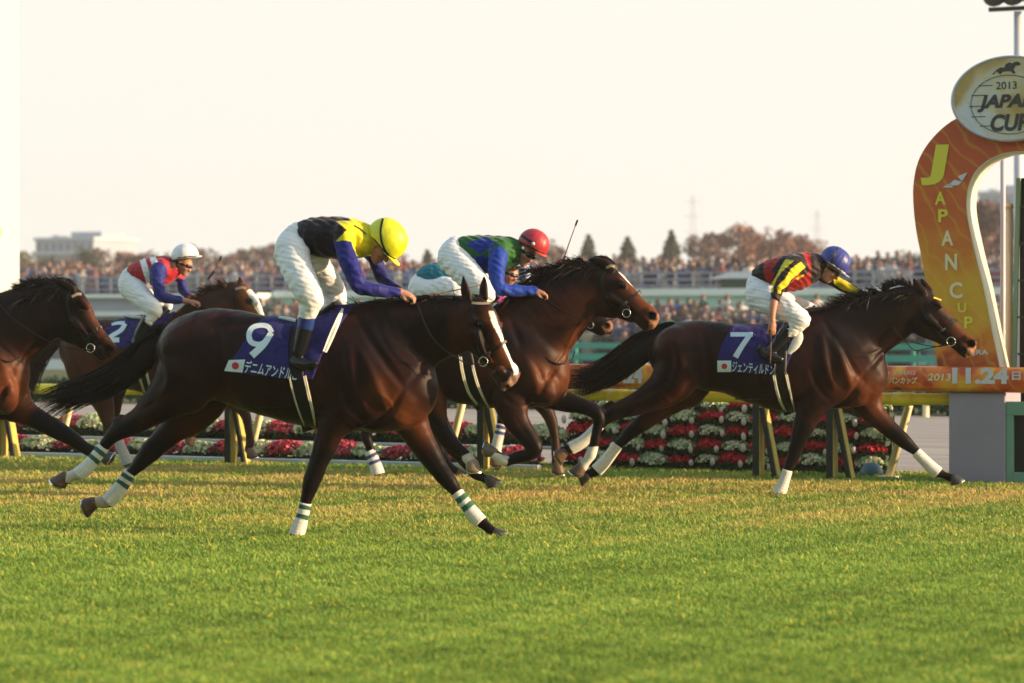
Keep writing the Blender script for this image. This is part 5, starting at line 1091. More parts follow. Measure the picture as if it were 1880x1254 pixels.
band(fd7, F7, [(1444, 688), (1449, 712), (1454, 735), (1460, 758)], [4.5, 4, 3, 2.5], 'girth_edge', M['webbing'], H7, off=.014)
band(fd7, F7, [(1432, 686), (1437, 714), (1444, 737), (1452, 760)], 25, 'girth', M['leather'], H7, off=.006, across=6)
band(fd7, F7, [(1436, 606), (1434, 650), (1432, 688)], 22, 'saddle_flap', M['leather'], H7, off=.026, across=5)
sd = Field(.008); sd.add(ch(F7, [(1403, 597, 4), (1425, 598, 5), (1450, 596, 7), (1480, 574, 8), (1505, 568, 5)], 0, 3.2), .02); blob('saddle', sd, M['leather'], H7)
bridle(F7, fd7, H7, [[(1692, 545), (1694, 570), (1715, 605), (1740, 626)], [(1725, 612), (1742, 598), (1757, 588)], [(1704, 552), (1735, 580), (1757, 590)]], [(1746, 627, 8, -.085)],
       [[(1744, 630, -.09), (1725, 636, -.10), (1690, 632, -.10), (1650, 615, -.12), (1606, 552, -.04)], [(1744, 630, .08), (1700, 640, .1), (1670, 636, .1), (1610, 552, .08)]], 5, [])
band(fd7, F7, [(1714, 546), (1720, 548), (1728, 551)], 2.6, 'brow_ribbon', mat('yellow_ribbon', (.75, .48, .02), .5), H7, off=.008)
V_ = catmull(np.array([F7.P(*q) for q in [(1560, 655, -.17), (1585, 668, -.16), (1600, 676, -.13), (1615, 677, -.06), (1620, 666, .02)]]), 5)
MB().tube(V_, .006, 6).build('breast_strap', M['leather'], H7, smooth=True)
# ------------------------------------------------------------------ horse of the red-capped rider (between 9 and 7)
FR_ = Fr(900, 23.2, 12)
spR = dict(
  h=.0095,
  body=[
    ([(690, 640, 52, 0, .85), (715, 638, 62, 0, .85), (760, 640, 70, 0, .8), (815, 645, 80, 0, .8), (862, 655, 88, 0, .78), (910, 660, 90, 0, .68), (945, 660, 90, 0, .64), (972, 676, 72, 0, .66), (995, 690, 50, 0, .75)], 0, .75, .04),
    ([(945, 640, 82), (975, 610, 78), (1004, 582, 72), (1030, 558, 66), (1058, 540, 57), (1085, 527, 48)], 0, .46, .05),
    ([(1000, 640, 34), (1010, 690, 34), (1000, 715, 30)], .02, .9, .05),
    ([(700, 640, 42), (712, 680, 44), (750, 705, 42)], -.13, .8, .05), ([(700, 640, 42), (712, 680, 44), (745, 705, 40)], .13, .8, .05),
    ([(915, 620, 30), (950, 665, 40), (985, 705, 34), (1000, 718, 24)], -.14, .7, .04), ([(985, 700, 30), (1010, 715, 24)], .1, .7, .04),
    # near fore folded back
    ([(940, 700, 42, -.14, .65), (938, 735, 34, -.15, .7), (945, 765, 25, -.15, .75), (958, 788, 20.5, -.15, .8), (972, 806, 18), (981, 822, 16), (972, 834, 12.5), (958, 838, 11.5), (940, 843, 10.5), (926, 846, 11), (914, 838, 9.5), (904, 832, 9)], -.15, .85, .03),
    # far fore lifted forward
    ([(995, 712, 36, .12, .7), (1022, 730, 24, .12, .75), (1050, 740, 18, .12, .8), (1076, 748, 14.5), (1094, 757, 13.5), (1100, 770, 11.5), (1097, 785, 9.5), (1093, 804, 9), (1089, 822, 9.5), (1085, 834, 10), (1077, 847, 8.5), (1070, 858, 9)], .12, .85, .03),
    # hinds drawn under
    ([(735, 690, 52, -.13, .65), (770, 705, 42, -.14, .65), (790, 730, 31, -.14, .65), (800, 760, 21, -.14, .7), (809, 788, 17), (822, 808, 16), (838, 822, 12), (850, 832, 11), (860, 842, 11), (865, 850, 10)], -.14, .85, .03),
    ([(735, 700, 45, .13, .65), (770, 730, 34, .14, .65), (796, 765, 24, .14, .65), (815, 795, 18, .14, .7), (830, 818, 16), (846, 838, 12), (860, 855, 10.5), (872, 870, 10), (884, 876, 8), (894, 881, 8)], .14, .85, .03),
    # head
    ([(1092, 517, 37), (1113, 528, 38), (1132, 541, 33), (1153, 555, 26), (1172, 569, 21.5), (1188, 579, 18), (1197, 585, 14)], 0, .56, .03),
    ([(1098, 545, 30), (1116, 558, 26), (1135, 566, 18), (1160, 580, 13)], 0, .62, .03),
    ([(1190, 586, 11), (1198, 594, 8.5), (1197, 599, 6)], 0, 1.3, .012), ([(1170, 585, 9), (1182, 598, 7.5), (1188, 603, 5)], 0, 1.2, .012),
    ([(1137, 517, 6), (1146, 524, 5.5)], -.08, .8, .015), ([(1120, 548, 8), (1152, 566, 5)], -.09, .6, .02), ([(1190, 572, 6.5), (1203, 581, 7.5)], -.04, .8, .012),
    # ears laid back
    ([(1120, 492, 9), (1108, 483, 8.5), (1094, 478, 6), (1080, 477, 2.5)], -.06, .6, .012), ([(1124, 487, 8), (1112, 478, 8), (1098, 474, 5.5), (1085, 474, 2.5)], .06, .6, .012),
  ],
  carve=[([(1180, 594, 1), (1195, 592, 1), (1204, 594, 1)], -.06, 3, .005),
         ([(1060, 610, 3), (1035, 650, 3.5), (1010, 690, 3)], -.19, 3, .03)],
  nostrils=[(1197, 579, 6.5)],
  eyes=[(1141, 522, 4.8, -.094)],
  surf=[([(935, 580), (955, 630), (985, 680), (1000, 700)], 6, .035, 'c', .012), ([(1075, 592), (1050, 630), (1025, 665)], 4.5, .03, 'c', .010), ([(1058, 600), (1038, 640), (1015, 672)], 3, .02, 'u', -.002), ([(1010, 690), (990, 722), (965, 745)], 5, .03, 'c', .008), ([(905, 690), (925, 730), (950, 745)], 4, .035, 'c', .012), ([(960, 640), (980, 690), (985, 725)], 8, .05, 'u', -.010),
        ([(1112, 560), (1118, 575), (1135, 580)], 2, .012, 'c', .004), ([(1155, 560), (1172, 575), (1186, 582)], 1.5, .008, 'u', -.002), ([(945, 765), (962, 790), (975, 808)], 2.2, .014, 'c', .004)],
  light=[([(990, 690), (1030, 700), (1045, 660), (1075, 610)], 48, (.090, .027, .010)), ([(1150, 520), (1195, 575)], 28, (.12, .036, .013)), ([(800, 720), (815, 770)], 22, (.10, .028, .011)), ([(965, 750), (985, 790)], 18, (.07, .02, .009))],
  dark=[([(940, 600), (1010, 565), (1090, 540), (1122, 566)], 60, -1, (.0095, .0052, .0048)), ([(950, 780), (980, 822), (930, 845)], 26, -1, BLK), ([(1040, 738), (1095, 755), (1095, 830)], 24, 1, BLK), ([(800, 780), (830, 815), (860, 845)], 24, -1, BLK), ([(815, 800), (850, 845), (900, 885)], 24, 1, BLK),  # leading entry is the unlit neck and cheek, painted as coat
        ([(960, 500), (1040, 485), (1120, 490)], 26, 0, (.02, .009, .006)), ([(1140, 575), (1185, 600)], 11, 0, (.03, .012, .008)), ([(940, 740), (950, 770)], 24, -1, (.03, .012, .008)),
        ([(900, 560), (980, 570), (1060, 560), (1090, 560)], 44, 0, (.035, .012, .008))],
  paint=[([(1135, 499), (1143, 502), (1157, 512), (1174, 532), (1167, 531), (1150, 515)], (.85, .8, .74), -.3, .3), ([(1192, 590), (1212, 570), (1215, 600), (1190, 610)], (.26, .13, .08), -.4, .4),
         ([(1072, 820), (1100, 820), (1104, 838), (1092, 862), (1062, 866), (1066, 845)], (.66, .62, .54), -.05, .4), ([(900, 828), (934, 838), (930, 860), (896, 860), (890, 845)], (.62, .56, .46), -.4, 0), ([(848, 838), (868, 828), (882, 846), (878, 862), (850, 856)], (.6, .55, .45), -.4, 0)],
  hooves=[((907, 832, 9.5), (888, 827, 13), -.15, (-.35, .9), (.13, .09, .06)), ((1069, 858, 10), (1058, 874, 13), .12, (-.75, -.6), (.10, .06, .035)), ((865, 849, 12), (867, 868, 13), -.14, (.6, -.7), (.20, .15, .10)), ((895, 880, 9), (907, 894, 13), .14, (1, 0), (.03, .025, .022))],
)
HR, fdR = horse(FR_, 'dark brown horse with ears laid back and forelegs folded, ridden by the red cap', spR)
hairs('mane', mane_strands(FR_, [(975, 500), (1000, 497), (1022, 492), (1046, 482), (1075, 481)], 520, .11, (-.7, .45), -.0, .35, .04) + mane_strands(FR_, [(940, 545), (975, 510), (1040, 495), (1095, 495)], 500, .14, (-.8, -.55), -.10, .3, .03), .009, M['hair'], HR)
t = hairs('tail', strand_from(FR_, [(672, 600, 12, 0), (640, 612, 22, 0), (600, 640, 26, 0), (560, 670, 20, 0)], 300, .95, 0, .04), .012, M['hair'], HR)
band(fdR, FR_, [(845, 655), (850, 687), (860, 720), (876, 743)], [5, 5, 5, 3.5], 'girth_edge', M['webbing'], HR, off=.014)
band(fdR, FR_, [(867, 670), (875, 700), (885, 726), (897, 748)], [4.5, 4.5, 4, 3], 'girth_edge', M['webbing'], HR, off=.014)
band(fdR, FR_, [(852, 640), (862, 690), (872, 722), (886, 748)], 26, 'girth', M['leather'], HR, off=.006, across=6)
clR, f3R = saddlecloth(FR_, fdR, [(770, 556), (880, 556), (905, 552), (885, 610), (860, 650), (760, 645), (750, 620)], HR)
sd = Field(.01); sd.add(ch(FR_, [(820, 562, 5), (850, 562, 6), (885, 558, 8), (910, 545, 7)], 0, 3.2), .02); blob('saddle', sd, M['leather'], HR)
bridle(FR_, fdR, HR, [[(1112, 492), (1104, 520), (1118, 555), (1140, 573)], [(1135, 570), (1155, 550), (1176, 534)]], [(1150, 575, 7.5, -.10)], [[(1147, 577, -.1), (1100, 590, -.14), (1040, 575, -.18), (992, 541, -.12)], [(1148, 577, .1), (1080, 580, .14), (996, 540, .1)]], 5, [[(1113, 492), (1122, 488), (1131, 490)], [(1172, 540), (1176, 535)]])
V_ = catmull(np.array([FR_.P(*q) for q in [(985, 632, -.19), (998, 652, -.19), (1015, 665, -.17), (1036, 668, -.12), (1050, 660, -.05), (1055, 645, .02)]]), 5)
MB().tube(V_, .006, 6).build('breast_strap', M['leather'], HR, smooth=True)
# ------------------------------------------------------------------ horse 2, behind 9 at the left
F2 = Fr(250, 28.6, 12)
sp2 = dict(
  h=.011,
  body=[
    ([(152, 642, 44, 0, .85), (170, 640, 54, 0, .85), (205, 645, 60, 0, .8), (255, 652, 66, 0, .8), (300, 655, 72, 0, .76), (340, 648, 74, 0, .66), (370, 648, 66, 0, .66), (388, 662, 50, 0, .75)], 0, .75, .04),
    ([(350, 630, 62), (372, 600, 54), (395, 575, 44), (418, 560, 37), (436, 553, 31)], 0, .46, .05),
    ([(152, 640, 38), (160, 675, 40), (180, 705, 34)], -.13, .8, .05), ([(152, 640, 38), (170, 680, 40), (200, 705, 34)], .13, .8, .05),
    ([(345, 620, 26), (370, 665, 32), (395, 700, 24)], -.14, .7, .04),
    ([(172, 700, 38, -.13, .7), (184, 725, 25, -.14, .7), (192, 748, 18), (197, 768, 14), (203, 784, 11), (212, 800, 8), (222, 820, 7.5), (230, 840, 8), (234, 852, 8)], -.14, .85, .03),
    ([(205, 700, 30, .13, .7), (210, 725, 18, .13), (211, 748, 12), (208, 768, 10), (204, 788, 8), (200, 805, 7)], .13, .85, .03),
    ([(395, 700, 26, -.13, .7), (415, 728, 18), (432, 742, 13), (446, 752, 12), (453, 770, 9), (457, 795, 7.5), (459, 812, 8), (456, 826, 7.5)], -.14, .85, .03),
    ([(375, 705, 26, .13, .7), (375, 745, 15), (368, 770, 12), (360, 785, 10), (352, 800, 8)], .13, .85, .03),
    ([(438, 548, 27), (452, 560, 26), (463, 577, 21), (474, 596, 16), (484, 614, 13), (491, 626, 11)], 0, .6, .03),
    ([(440, 568, 24), (452, 588, 18), (465, 606, 11)], 0, .62, .02),
    ([(410, 524, 6), (404, 518, 4.5), (400, 514, 2)], -.05, .6, .01), ([(442, 524, 7), (441, 516, 5), (440, 509, 2)], .05, .6, .01), ([(462, 546, 5), (470, 556, 5)], -.07, .8, .012),
    ([(425, 533, 16), (440, 535, 16)], 0, .5, .03),
  ],
  eyes=[(457, 553, 4, -.085)],
  light=[([(455, 540), (480, 590)], 26, (.24, .080, .026))],
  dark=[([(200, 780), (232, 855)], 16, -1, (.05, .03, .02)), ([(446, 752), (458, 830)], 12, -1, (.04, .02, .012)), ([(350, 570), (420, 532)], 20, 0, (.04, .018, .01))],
  paint=[([(452, 533), (461, 531), (474, 548), (482, 566), (488, 590), (482, 590), (474, 575), (462, 556)], (.85, .8, .74), -.3, .3)],
  hooves=[((235, 852, 8), (238, 864, 11), -.14, (1, -.2)), ((458, 826, 8), (462, 842, 10), -.14, (.5, -.8), (.12, .07, .04)), ((351, 802, 8), (344, 814, 10), .13, (-.2, -1), (.12, .06, .035)), ((203, 802, 7), (196, 812, 9), .13, (-.5, -.7))],
  bandages=[([(214, 803, 7), (222, 822, 7.5), (230, 840, 8), (234, 853, 8.5)], -.14, [], (.1, .1, .1), .95, 2, (.45, .43, .40))],
)
H2, fd2 = horse(F2, 'bay horse numbered 2 with white blaze, its head above the rump of horse 9', sp2, base=(.060, .022, .012))
hairs('mane', mane_strands(F2, [(360, 560), (375, 540), (392, 532), (410, 528), (425, 526)], 420, .14, (-.75, .5), 0, .3, .04), .011, M['hair'], H2, (.05, .026, .015))
hairs('forelock', mane_strands(F2, [(425, 525), (440, 522)], 80, .08, (.4, .5), 0, .4, .04), .008, M['hair'], H2, (.05, .026, .015))
hairs('tail', strand_from(F2, [(128, 614, 10, 0), (100, 622, 18, 0), (76, 642, 22, 0), (60, 672, 20, 0), (52, 708, 16, 0), (50, 735, 14, 0)], 500, .95, 0, .03), .011, M['hair'], H2, (.06, .03, .018))
cl2, f32 = saddlecloth(F2, fd2, [(189, 604), (200, 590), (214, 580), (255, 578), (300, 570), (312, 574), (298, 600), (280, 622), (262, 640), (225, 640), (190, 640), (184, 622)], H2)
stroke_number(F2, f32, cl2, [([(205, 596), (216, 593), (229, 593)], [4, 6, 7]), ([(230, 594), (222, 606), (206, 616), (199, 622)], [8, 8, 8, 8]), ([(198, 623), (208, 624), (219, 624)], 9)])
band(fd2, F2, [(249, 668), (255, 690), (265, 722)], 4, 'girth_edge', M['webbing'], H2, off=.014)
band(fd2, F2, [(264, 668), (268, 682), (276, 715)], 4, 'girth_edge', M['webbing'], H2, off=.014)
band(fd2, F2, [(256, 600), (257, 660), (262, 690), (270, 722)], 17, 'girth', M['leather'], H2, off=.006, across=5)
sd = Field(.01); sd.add(ch(F2, [(232, 580, 3.5), (255, 582, 4), (285, 578, 6), (302, 566, 5)], 0, 3.2), .02); blob('saddle', sd, M['leather'], H2)
rl = Field(.008); rl.add(ch(F2, [(230, 579, 2.5), (245, 582, 3.5), (258, 583, 3)], -.08, 2.0), .01); blob('saddle_cantle', rl, M['number'], H2)
bridle(F2, fd2, H2, [[(428, 535), (430, 552), (440, 580), (462, 612)], [(457, 600), (470, 590), (482, 588)]], [(466, 612, 6, -.08)], [[(464, 614, -.1), (420, 600, -.16), (362, 553, -.1)]], 5, [[(432, 531), (444, 528), (452, 530)]])
# ------------------------------------------------------------------ horse entering at the left edge
FL = Fr(60, 23.9, 12)
spL = dict(
  h=.0095,
  body=[
    ([(-300, 655, 50, 0, .85), (-270, 650, 62, 0, .85), (-220, 652, 74, 0, .8), (-160, 660, 84, 0, .8), (-105, 665, 92, 0, .74), (-60, 662, 94, 0, .64), (-25, 672, 80, 0, .64), (0, 690, 56, 0, .75)], 0, .75, .04),
    ([(-60, 640, 90), (-20, 622, 80), (15, 605, 70), (48, 590, 61), (78, 575, 53), (102, 563, 45)], 0, .46, .05),
    ([(-80, 630, 34), (-40, 680, 42), (-5, 715, 36), (10, 728, 24)], -.14, .7, .04), ([(0, 690, 32), (25, 715, 28), (35, 730, 22)], .11, .7, .04), ([(-10, 730, 30), (12, 735, 26)], -.02, 1.2, .04),
    ([(-270, 660, 56), (-275, 700, 46), (-290, 730, 34)], -.13, .8, .05),
    ([(-10, 735, 36, .12, .7), (25, 745, 30, .12, .75), (58, 764, 21, .12, .8), (90, 781, 18.5), (115, 795, 16.5), (136, 808, 14), (152, 820, 12), (168, 829, 11.5), (180, 836, 10), (190, 840, 9.5)], .12, .85, .03),
    ([(-60, 745, 36, -.15, .65), (-75, 785, 24, -.15), (-88, 820, 17), (-96, 850, 12), (-105, 880, 10), (-112, 900, 11)], -.15, .85, .03),
    ([(-285, 720, 40, -.14, .7), (-320, 760, 24), (-350, 785, 18), (-375, 815, 11), (-400, 850, 10)], -.14, .85, .03), ([(-275, 720, 38, .14, .7), (-295, 770, 22), (-320, 810, 16), (-340, 845, 10), (-355, 875, 10)], .14, .85, .03),
    ([(110, 548, 33), (128, 560, 34), (142, 578, 31), (158, 600, 25), (174, 617, 20.5), (188, 630, 18), (199, 640, 14.5)], 0, .58, .03),
    ([(112, 578, 34), (128, 600, 29), (146, 618, 19), (168, 637, 13)], 0, .6, .03),
    ([(190, 640, 11), (201, 648, 9), (203, 653, 6)], 0, 1.3, .012), ([(172, 640, 9), (184, 653, 8), (190, 659, 5)], 0, 1.2, .012),
    ([(148, 553, 6), (160, 564, 6)], -.08, .8, .015), ([(134, 590, 8), (158, 614, 5)], -.09, .6, .02), ([(193, 627, 7), (206, 636, 7.5)], -.04, .8, .012),
    ([(132, 532, 8), (120, 524, 8), (108, 517, 5.5), (98, 513, 2)], -.06, .6, .012), ([(136, 528, 8), (126, 519, 8), (114, 513, 5), (104, 510, 2)], .06, .6, .012),
  ],
  carve=[([(184, 650, 1), (196, 649, 1), (207, 651, 1)], -.06, 3, .005), ([(30, 675, 3), (18, 700, 3), (0, 730, 3)], -.25, 3, .03)],
  nostrils=[(199, 642, 6.5)],
  eyes=[(148, 570, 4.8, -.096)],
  surf=[([(-40, 590), (-15, 640), (5, 685)], 6, .035, 'c', .012), ([(70, 625), (45, 650), (28, 670)], 4, .03, 'c', .01), ([(25, 680), (12, 712), (-8, 745)], 5, .03, 'c', .008), ([(-10, 640), (10, 690), (20, 720)], 8, .05, 'u', -.01), ([(158, 592), (176, 616), (192, 632)], 1.6, .008, 'u', -.002), ([(128, 590), (132, 612), (150, 628)], 2, .012, 'c', .004)],
  light=[([(10, 690), (35, 710), (55, 740)], 56, (.110, .032, .012)), ([(163, 568), (205, 630)], 22, (.10, .031, .012))],
  dark=[([(70, 770), (120, 800), (190, 840)], 24, 0, BLK), ([(-88, 820), (-110, 900)], 24, 0, BLK), ([(0, 550), (60, 530), (130, 530)], 30, 0, (.015, .008, .006)), ([(150, 640), (190, 658)], 13, 0, (.02, .01, .008)), ([(-40, 610), (50, 585), (110, 580), (135, 618)], 66, -1, (.0095, .0052, .0048))],  # last entry paints the shaded neck and cheek darker
  hooves=[((190, 840, 10), (203, 847, 14), .12, (.9, .45), (.035, .03, .028)), ((-113, 902, 11), (-114, 916, 14), -.15, (1, 0)), ((-400, 852, 10), (-412, 868, 13), -.14, (-.6, -.5)), ((-355, 876, 10), (-366, 890, 13), .14, (-.6, -.5))],
)
HL, fdL = horse(FL, 'nearly black horse cut by the left edge, only head, chest and stretched foreleg showing', spL, base=(.030,.0095,.006))
hairs('mane', mane_strands(FL, [(0, 562), (20, 545), (40, 528), (60, 518), (85, 518), (105, 517)], 800, .11, (-.55, .55), 0, .45, .05) + mane_strands(FL, [(0, 580), (40, 550), (80, 535), (105, 535)], 500, .15, (-.7, -.6), -.09, .3, .03), .009, M['hair'], HL)
hairs('forelock', mane_strands(FL, [(118, 517), (130, 524)], 120, .08, (.1, .7), 0, .5, .05), .008, M['hair'], HL)
hairs('tail', strand_from(FL, [(-320, 620, 12, 0), (-350, 640, 24, 0), (-400, 680, 26, 0), (-450, 720, 20, 0)], 200, .95, 0, .04), .012, M['hair'], HL)
clL, f3L = saddlecloth(FL, fdL, [(-210, 585), (-100, 578), (-80, 590), (-110, 670), (-220, 672), (-232, 640)], HL)
bridle(FL, fdL, HL, [[(128, 530), (122, 560), (135, 595), (160, 630)], [(158, 632), (168, 612), (186, 600)]], [(166, 639, 8, -.10)], [[(164, 642, -.1), (100, 632, -.16), (30, 590, -.2), (0, 560, -.15)]], 5, [[(132, 545), (142, 540), (150, 540)], [(178, 604), (187, 600)]])
V_ = catmull(np.array([FL.P(*q) for q in [(-10, 655, -.2), (15, 664, -.2), (30, 660, -.14), (44, 650, -.05)]]), 5)
MB().tube(V_, .006, 6).build('breast_strap', M['leather'], HL, smooth=True)
# ------------------------------------------------------------------ horse hidden behind the red cap's horse
FH = Fr(870, 26.9, 12)
spH = dict(
  h=.012,
  body=[
    ([(700, 640, 50, 0, .8), (760, 640, 58, 0, .8), (830, 645, 64, 0, .8), (890, 650, 70, 0, .7), (935, 655, 64, 0, .65), (960, 670, 45, 0, .75)], 0, .75, .04),
    ([(930, 640, 58), (970, 610, 50), (1005, 585, 42), (1035, 568, 34)], 0, .46, .05),
    ([(1040, 565, 30), (1058, 570, 27), (1078, 582, 21), (1098, 594, 17.5), (1112, 600, 14)], 0, .6, .03), ([(1080, 594, 12), (1104, 608, 9)], 0, .8, .02), ([(1108, 604, 8), (1118, 608, 6)], 0, 1.2, .01),
    ([(712, 700, 38, -.13, .7), (690, 745, 22), (676, 775, 15), (673, 800, 10), (678, 818, 8.5), (684, 838, 8.5), (690, 856, 9.5), (694, 868, 9)], -.13, .85, .03),
    ([(735, 705, 36, .13, .7), (770, 750, 22), (795, 790, 15), (808, 825, 10), (820, 850, 8), (833, 862, 7.5), (841, 867, 7.5)], .13, .85, .03),
    ([(950, 690, 32, -.13, .7), (980, 725, 20), (1002, 752, 14), (1013, 775, 11), (1018, 800, 8.5), (1020, 825, 8.5), (1021, 843, 8.5), (1022, 852, 9)], -.13, .85, .03),
    ([(940, 700, 28, .13, .7), (935, 735, 17), (925, 762, 12), (920, 785, 9), (915, 808, 8), (911, 826, 8.5), (908, 840, 8)], .13, .85, .03),
  ],
  nostrils=[(1114, 598, 5)],
  eyes=[(1062, 560, 4, -.1)],
  dark=[([(678, 770), (690, 870)], 18, -1, BLK), ([(800, 800), (850, 870)], 18, 1, BLK), ([(1005, 755), (1022, 860)], 16, -1, (.04, .018, .012))],
  paint=[([(1106, 600), (1122, 585), (1130, 600), (1112, 616)], (.25, .12, .07), -.4, .4)],
  carve=[([(1112, 598, 2.4), (1119, 601, 3.4)], -.06, .9, .006)],
  hooves=[((694, 868, 9), (696, 878, 11), -.13, (1, 0)), ((842, 867, 8), (850, 877, 11), .13, (1, .1), (.10, .06, .035)), ((1022, 851, 9), (1023, 872, 11), -.13, (.3, -.9), (.10, .05, .03)), ((908, 840, 8), (907, 857, 10), .13, (.2, -1), (.14, .07, .03))],
  bandages=[([(678, 828, 8.5), (684, 840, 8.5), (690, 856, 9.5), (694, 871, 11)], -.13, [(.14, .28), (.42, .55)], (.05, .07, .22)), ([(921, 778, 7.5), (917, 797, 7.5), (912, 818, 8), (909, 836, 8.5)], .13, [(.06, .16), (.24, .34)], (.05, .07, .25))],
)
HH, fdH = horse(FH, 'brown horse almost hidden behind the red cap\'s horse, its nose under that horse\'s jaw', spH)
bridle(FH, fdH, HH, [[(1050, 545), (1060, 575), (1080, 592)]], [(1084, 597, 6, -.08)], [[(1083, 598, -.1), (1050, 590, -.12), (960, 540, -.1)]], 5)
hairs('tail', strand_from(FH, [(660, 610, 10, 0), (630, 630, 20, 0), (600, 660, 20, 0), (570, 700, 16, 0)], 200, .95, 0, .04), .012, M['hair'], HH)
# folded foreleg of another runner on the far side is this horse's own hind; see far legs above
# ------------------------------------------------------------------ riders
def dirpx(fr, x, y, w, ang):
    """unit vector in the local picture plane; ang in degrees, 0 = right, 90 = up"""
    return np.array([math.cos(rad(ang)), 0, math.sin(rad(ang))])
def hand_chains(W, a, b, side, s=1.0, spread=.019, curl=1.0):
    """W wrist (m), a = along the hand, b = direction the fingers curl to; returns chains in metres"""
    a = a / np.linalg.norm(a); sdir = np.cross(a, b); sdir /= np.linalg.norm(sdir); b = np.cross(sdir, a); out = []
    sdir = sdir * side
    P = lambda f, g, h_, r, L=1.0: [*(W + s * (a * f + sdir * g + b * h_)), r * s, L]
    out.append((np.array([P(-.01, 0, 0, .024, 1.0), P(.03, 0, 0, .024, 1.5), P(.07, 0, .004, .020, 1.9)]), .012, sdir))
    ln = [.9, 1.0, .95, .75]
    for i in range(4):
        g = (i - 1.5) * spread; l = ln[i]
        out.append((np.array([P(.07, g, .002, .0105), P(.07 + .034 * l, g * 1.05, .010 * curl, .0098), P(.07 + .044 * l, g * 1.05, .036 * curl, .009), P(.07 + .022 * l, g, .048 * curl, .0082)]), .004, sdir))
    out.append((np.array([P(.015, -.030, .006, .013), P(.04, -.040, .022, .0115), P(.068, -.028, .036, .0098)]), .008, sdir))
    return out
def jockey(fr, label, sp, group='riders in racing silks'):
    R = tag(root('person', fr, sp['off']), label, 'person', group)
    g = -.010
    body = Field(.0065); k = .02
    def C(key, grow=0.0, scale=1.0): return [ch(fr, c[0], c[1], c[2], 3, scale, grow) for c in sp.get(key, [])]
    for key in ('torso', 'arms', 'hips', 'legs', 'calves', 'feet'):
        for c in C(key, g): body.add(c, .03)
    for c in C('skinarms', 0): body.add(c, .015)
    # head: skull, jaw, face
    hx, hy, hw, ang, s = sp['head']             # centre px, depth, direction the face looks (deg), size factor
    c0, t0 = fr.loc(hx, hy, hw); yaw = sp.get('yaw', 0.0)
    f = np.array([math.cos(rad(ang)) * math.cos(rad(yaw)), -math.sin(rad(yaw)), math.sin(rad(ang)) * math.cos(rad(yaw))])
    lat = np.array([math.sin(rad(yaw)) * math.cos(rad(ang)), math.cos(rad(yaw)), math.sin(rad(ang)) * math.sin(rad(yaw))]); lat -= f * (lat @ f); lat /= np.linalg.norm(lat)
    up = np.cross(f, lat); up = up if up[2] > 0 or ang < -60 else -up
    if up @ np.array([-math.sin(rad(ang)), 0, math.cos(rad(ang))]) < 0: up = -up
    H_ = lambda a, b, l=0.0, r=.01, L=1.0: [*(c0 + s * (f * a + up * b + lat * l)), r * s, L]
    hc = [([H_(-.015, .02, 0, .088, .88), H_(.02, .015, 0, .080, .9)], .03), ([H_(.035, -.035, 0, .058, .9), H_(.045, -.075, 0, .042, .95), H_(.062, -.098, 0, .022, 1.1)], .03),
          ([H_(.085, .012, 0, .013), H_(.103, -.018, 0, .0125), H_(.108, -.034, 0, .0135, 1.3)], .012), ([H_(.078, .022, 0, .016, 2.4)], .012),
          ([H_(.080, -.058, 0, .0115, 2.1), H_(.083, -.057, 0, .0105, 2.0)], .006), ([H_(.080, -.072, 0, .011, 1.9)], .006),
          ([H_(.06, -.02, .045, .022)], .02), ([H_(.06, -.02, -.045, .022)], .02),
          ([H_(-.012, .0, .080, .022, .45), H_(-.008, -.03, .076, .013, .5)], .006), ([H_(-.012, .0, -.080, .022, .45), H_(-.008, -.03, -.076, .013, .5)], .006)]
    for c, kk in hc: body.add(np.array(c), kk, lat=lat)
    for sd_ in (-1, 1): body.add(np.array([H_(.092, .003, .034 * sd_, .012, 1.2)]), .012, 'c', lat=lat)
    nb = ch(fr, sp['neck'], 0, .95); body.add(np.vstack([nb, [H_(-.02, -.05, 0, .050, .95)]]), .025)
    for hd in sp.get('hands', []):
        for cc, kk, la in hand_chains(fr.P(hd[0], hd[1], hd[2]), np.array(hd[3], float), np.array(hd[4], float), hd[5], hd[6] if len(hd) > 6 else 1.0): body.add(cc, kk, lat=la)
    blob('body', body, M['skin'], R, None, fr, 2)
    for sd_ in (-1, 1):
        e = Field(.004); e.add(np.array([H_(.083, .003, .034 * sd_, .0125)]), .01); blob('eye', e, M['lens'], R)
    # silks
    j = Field(.006)
    for c in C('torso', .004): j.add(c, .035)
    for c in C('arms', .003): j.add(c, .022)
    if 'collar' in sp: j.add(ch(fr, sp['collar'], 0, 1.0), .02)
    a1 = sp.get('wr', .0042)
    j.fn(lambda X, Y, Z: a1 * np.sin(X * 70 + Z * 55 + 3 * np.sin(Z * 17 + Y * 9)) * np.sin(Y * 21 + Z * 16 + X * 6) + a1 * .6 * np.sin(Z * 120 + X * 40 + Y * 30) * np.sin(X * 25 - Y * 19))
    j.build(); jo = blob('jersey', j, M['silk'], R, sp['jcol'], fr, 1)
    # breeches
    b = Field(.006)
    for c in C('hips', .004): b.add(c, .04)
    for c in C('legs', .004): b.add(c, .03)
    for c in C('calfcloth', .004): b.add(c, .015)
    b.fn(lambda X, Y, Z: .0040 * np.sin(Z * 64 - X * 34 + 2.5 * np.sin(X * 23 + Y * 14)) * np.clip(-.1 + np.sin(X * 19 + Z * 11 + Y * 8), 0, 1) + .0034 * np.sin(Z * 95 + X * 52 + 3 * np.sin(Z * 21 - X * 9)) * np.clip(np.sin(X * 11 - Z * 17 + Y * 10 + 2), 0, 1) + .0012 * np.sin(Z * 170 + X * 60 + Y * 40))
    b.build(); blob('breeches', b, M['breech'], R, None, fr, 1)
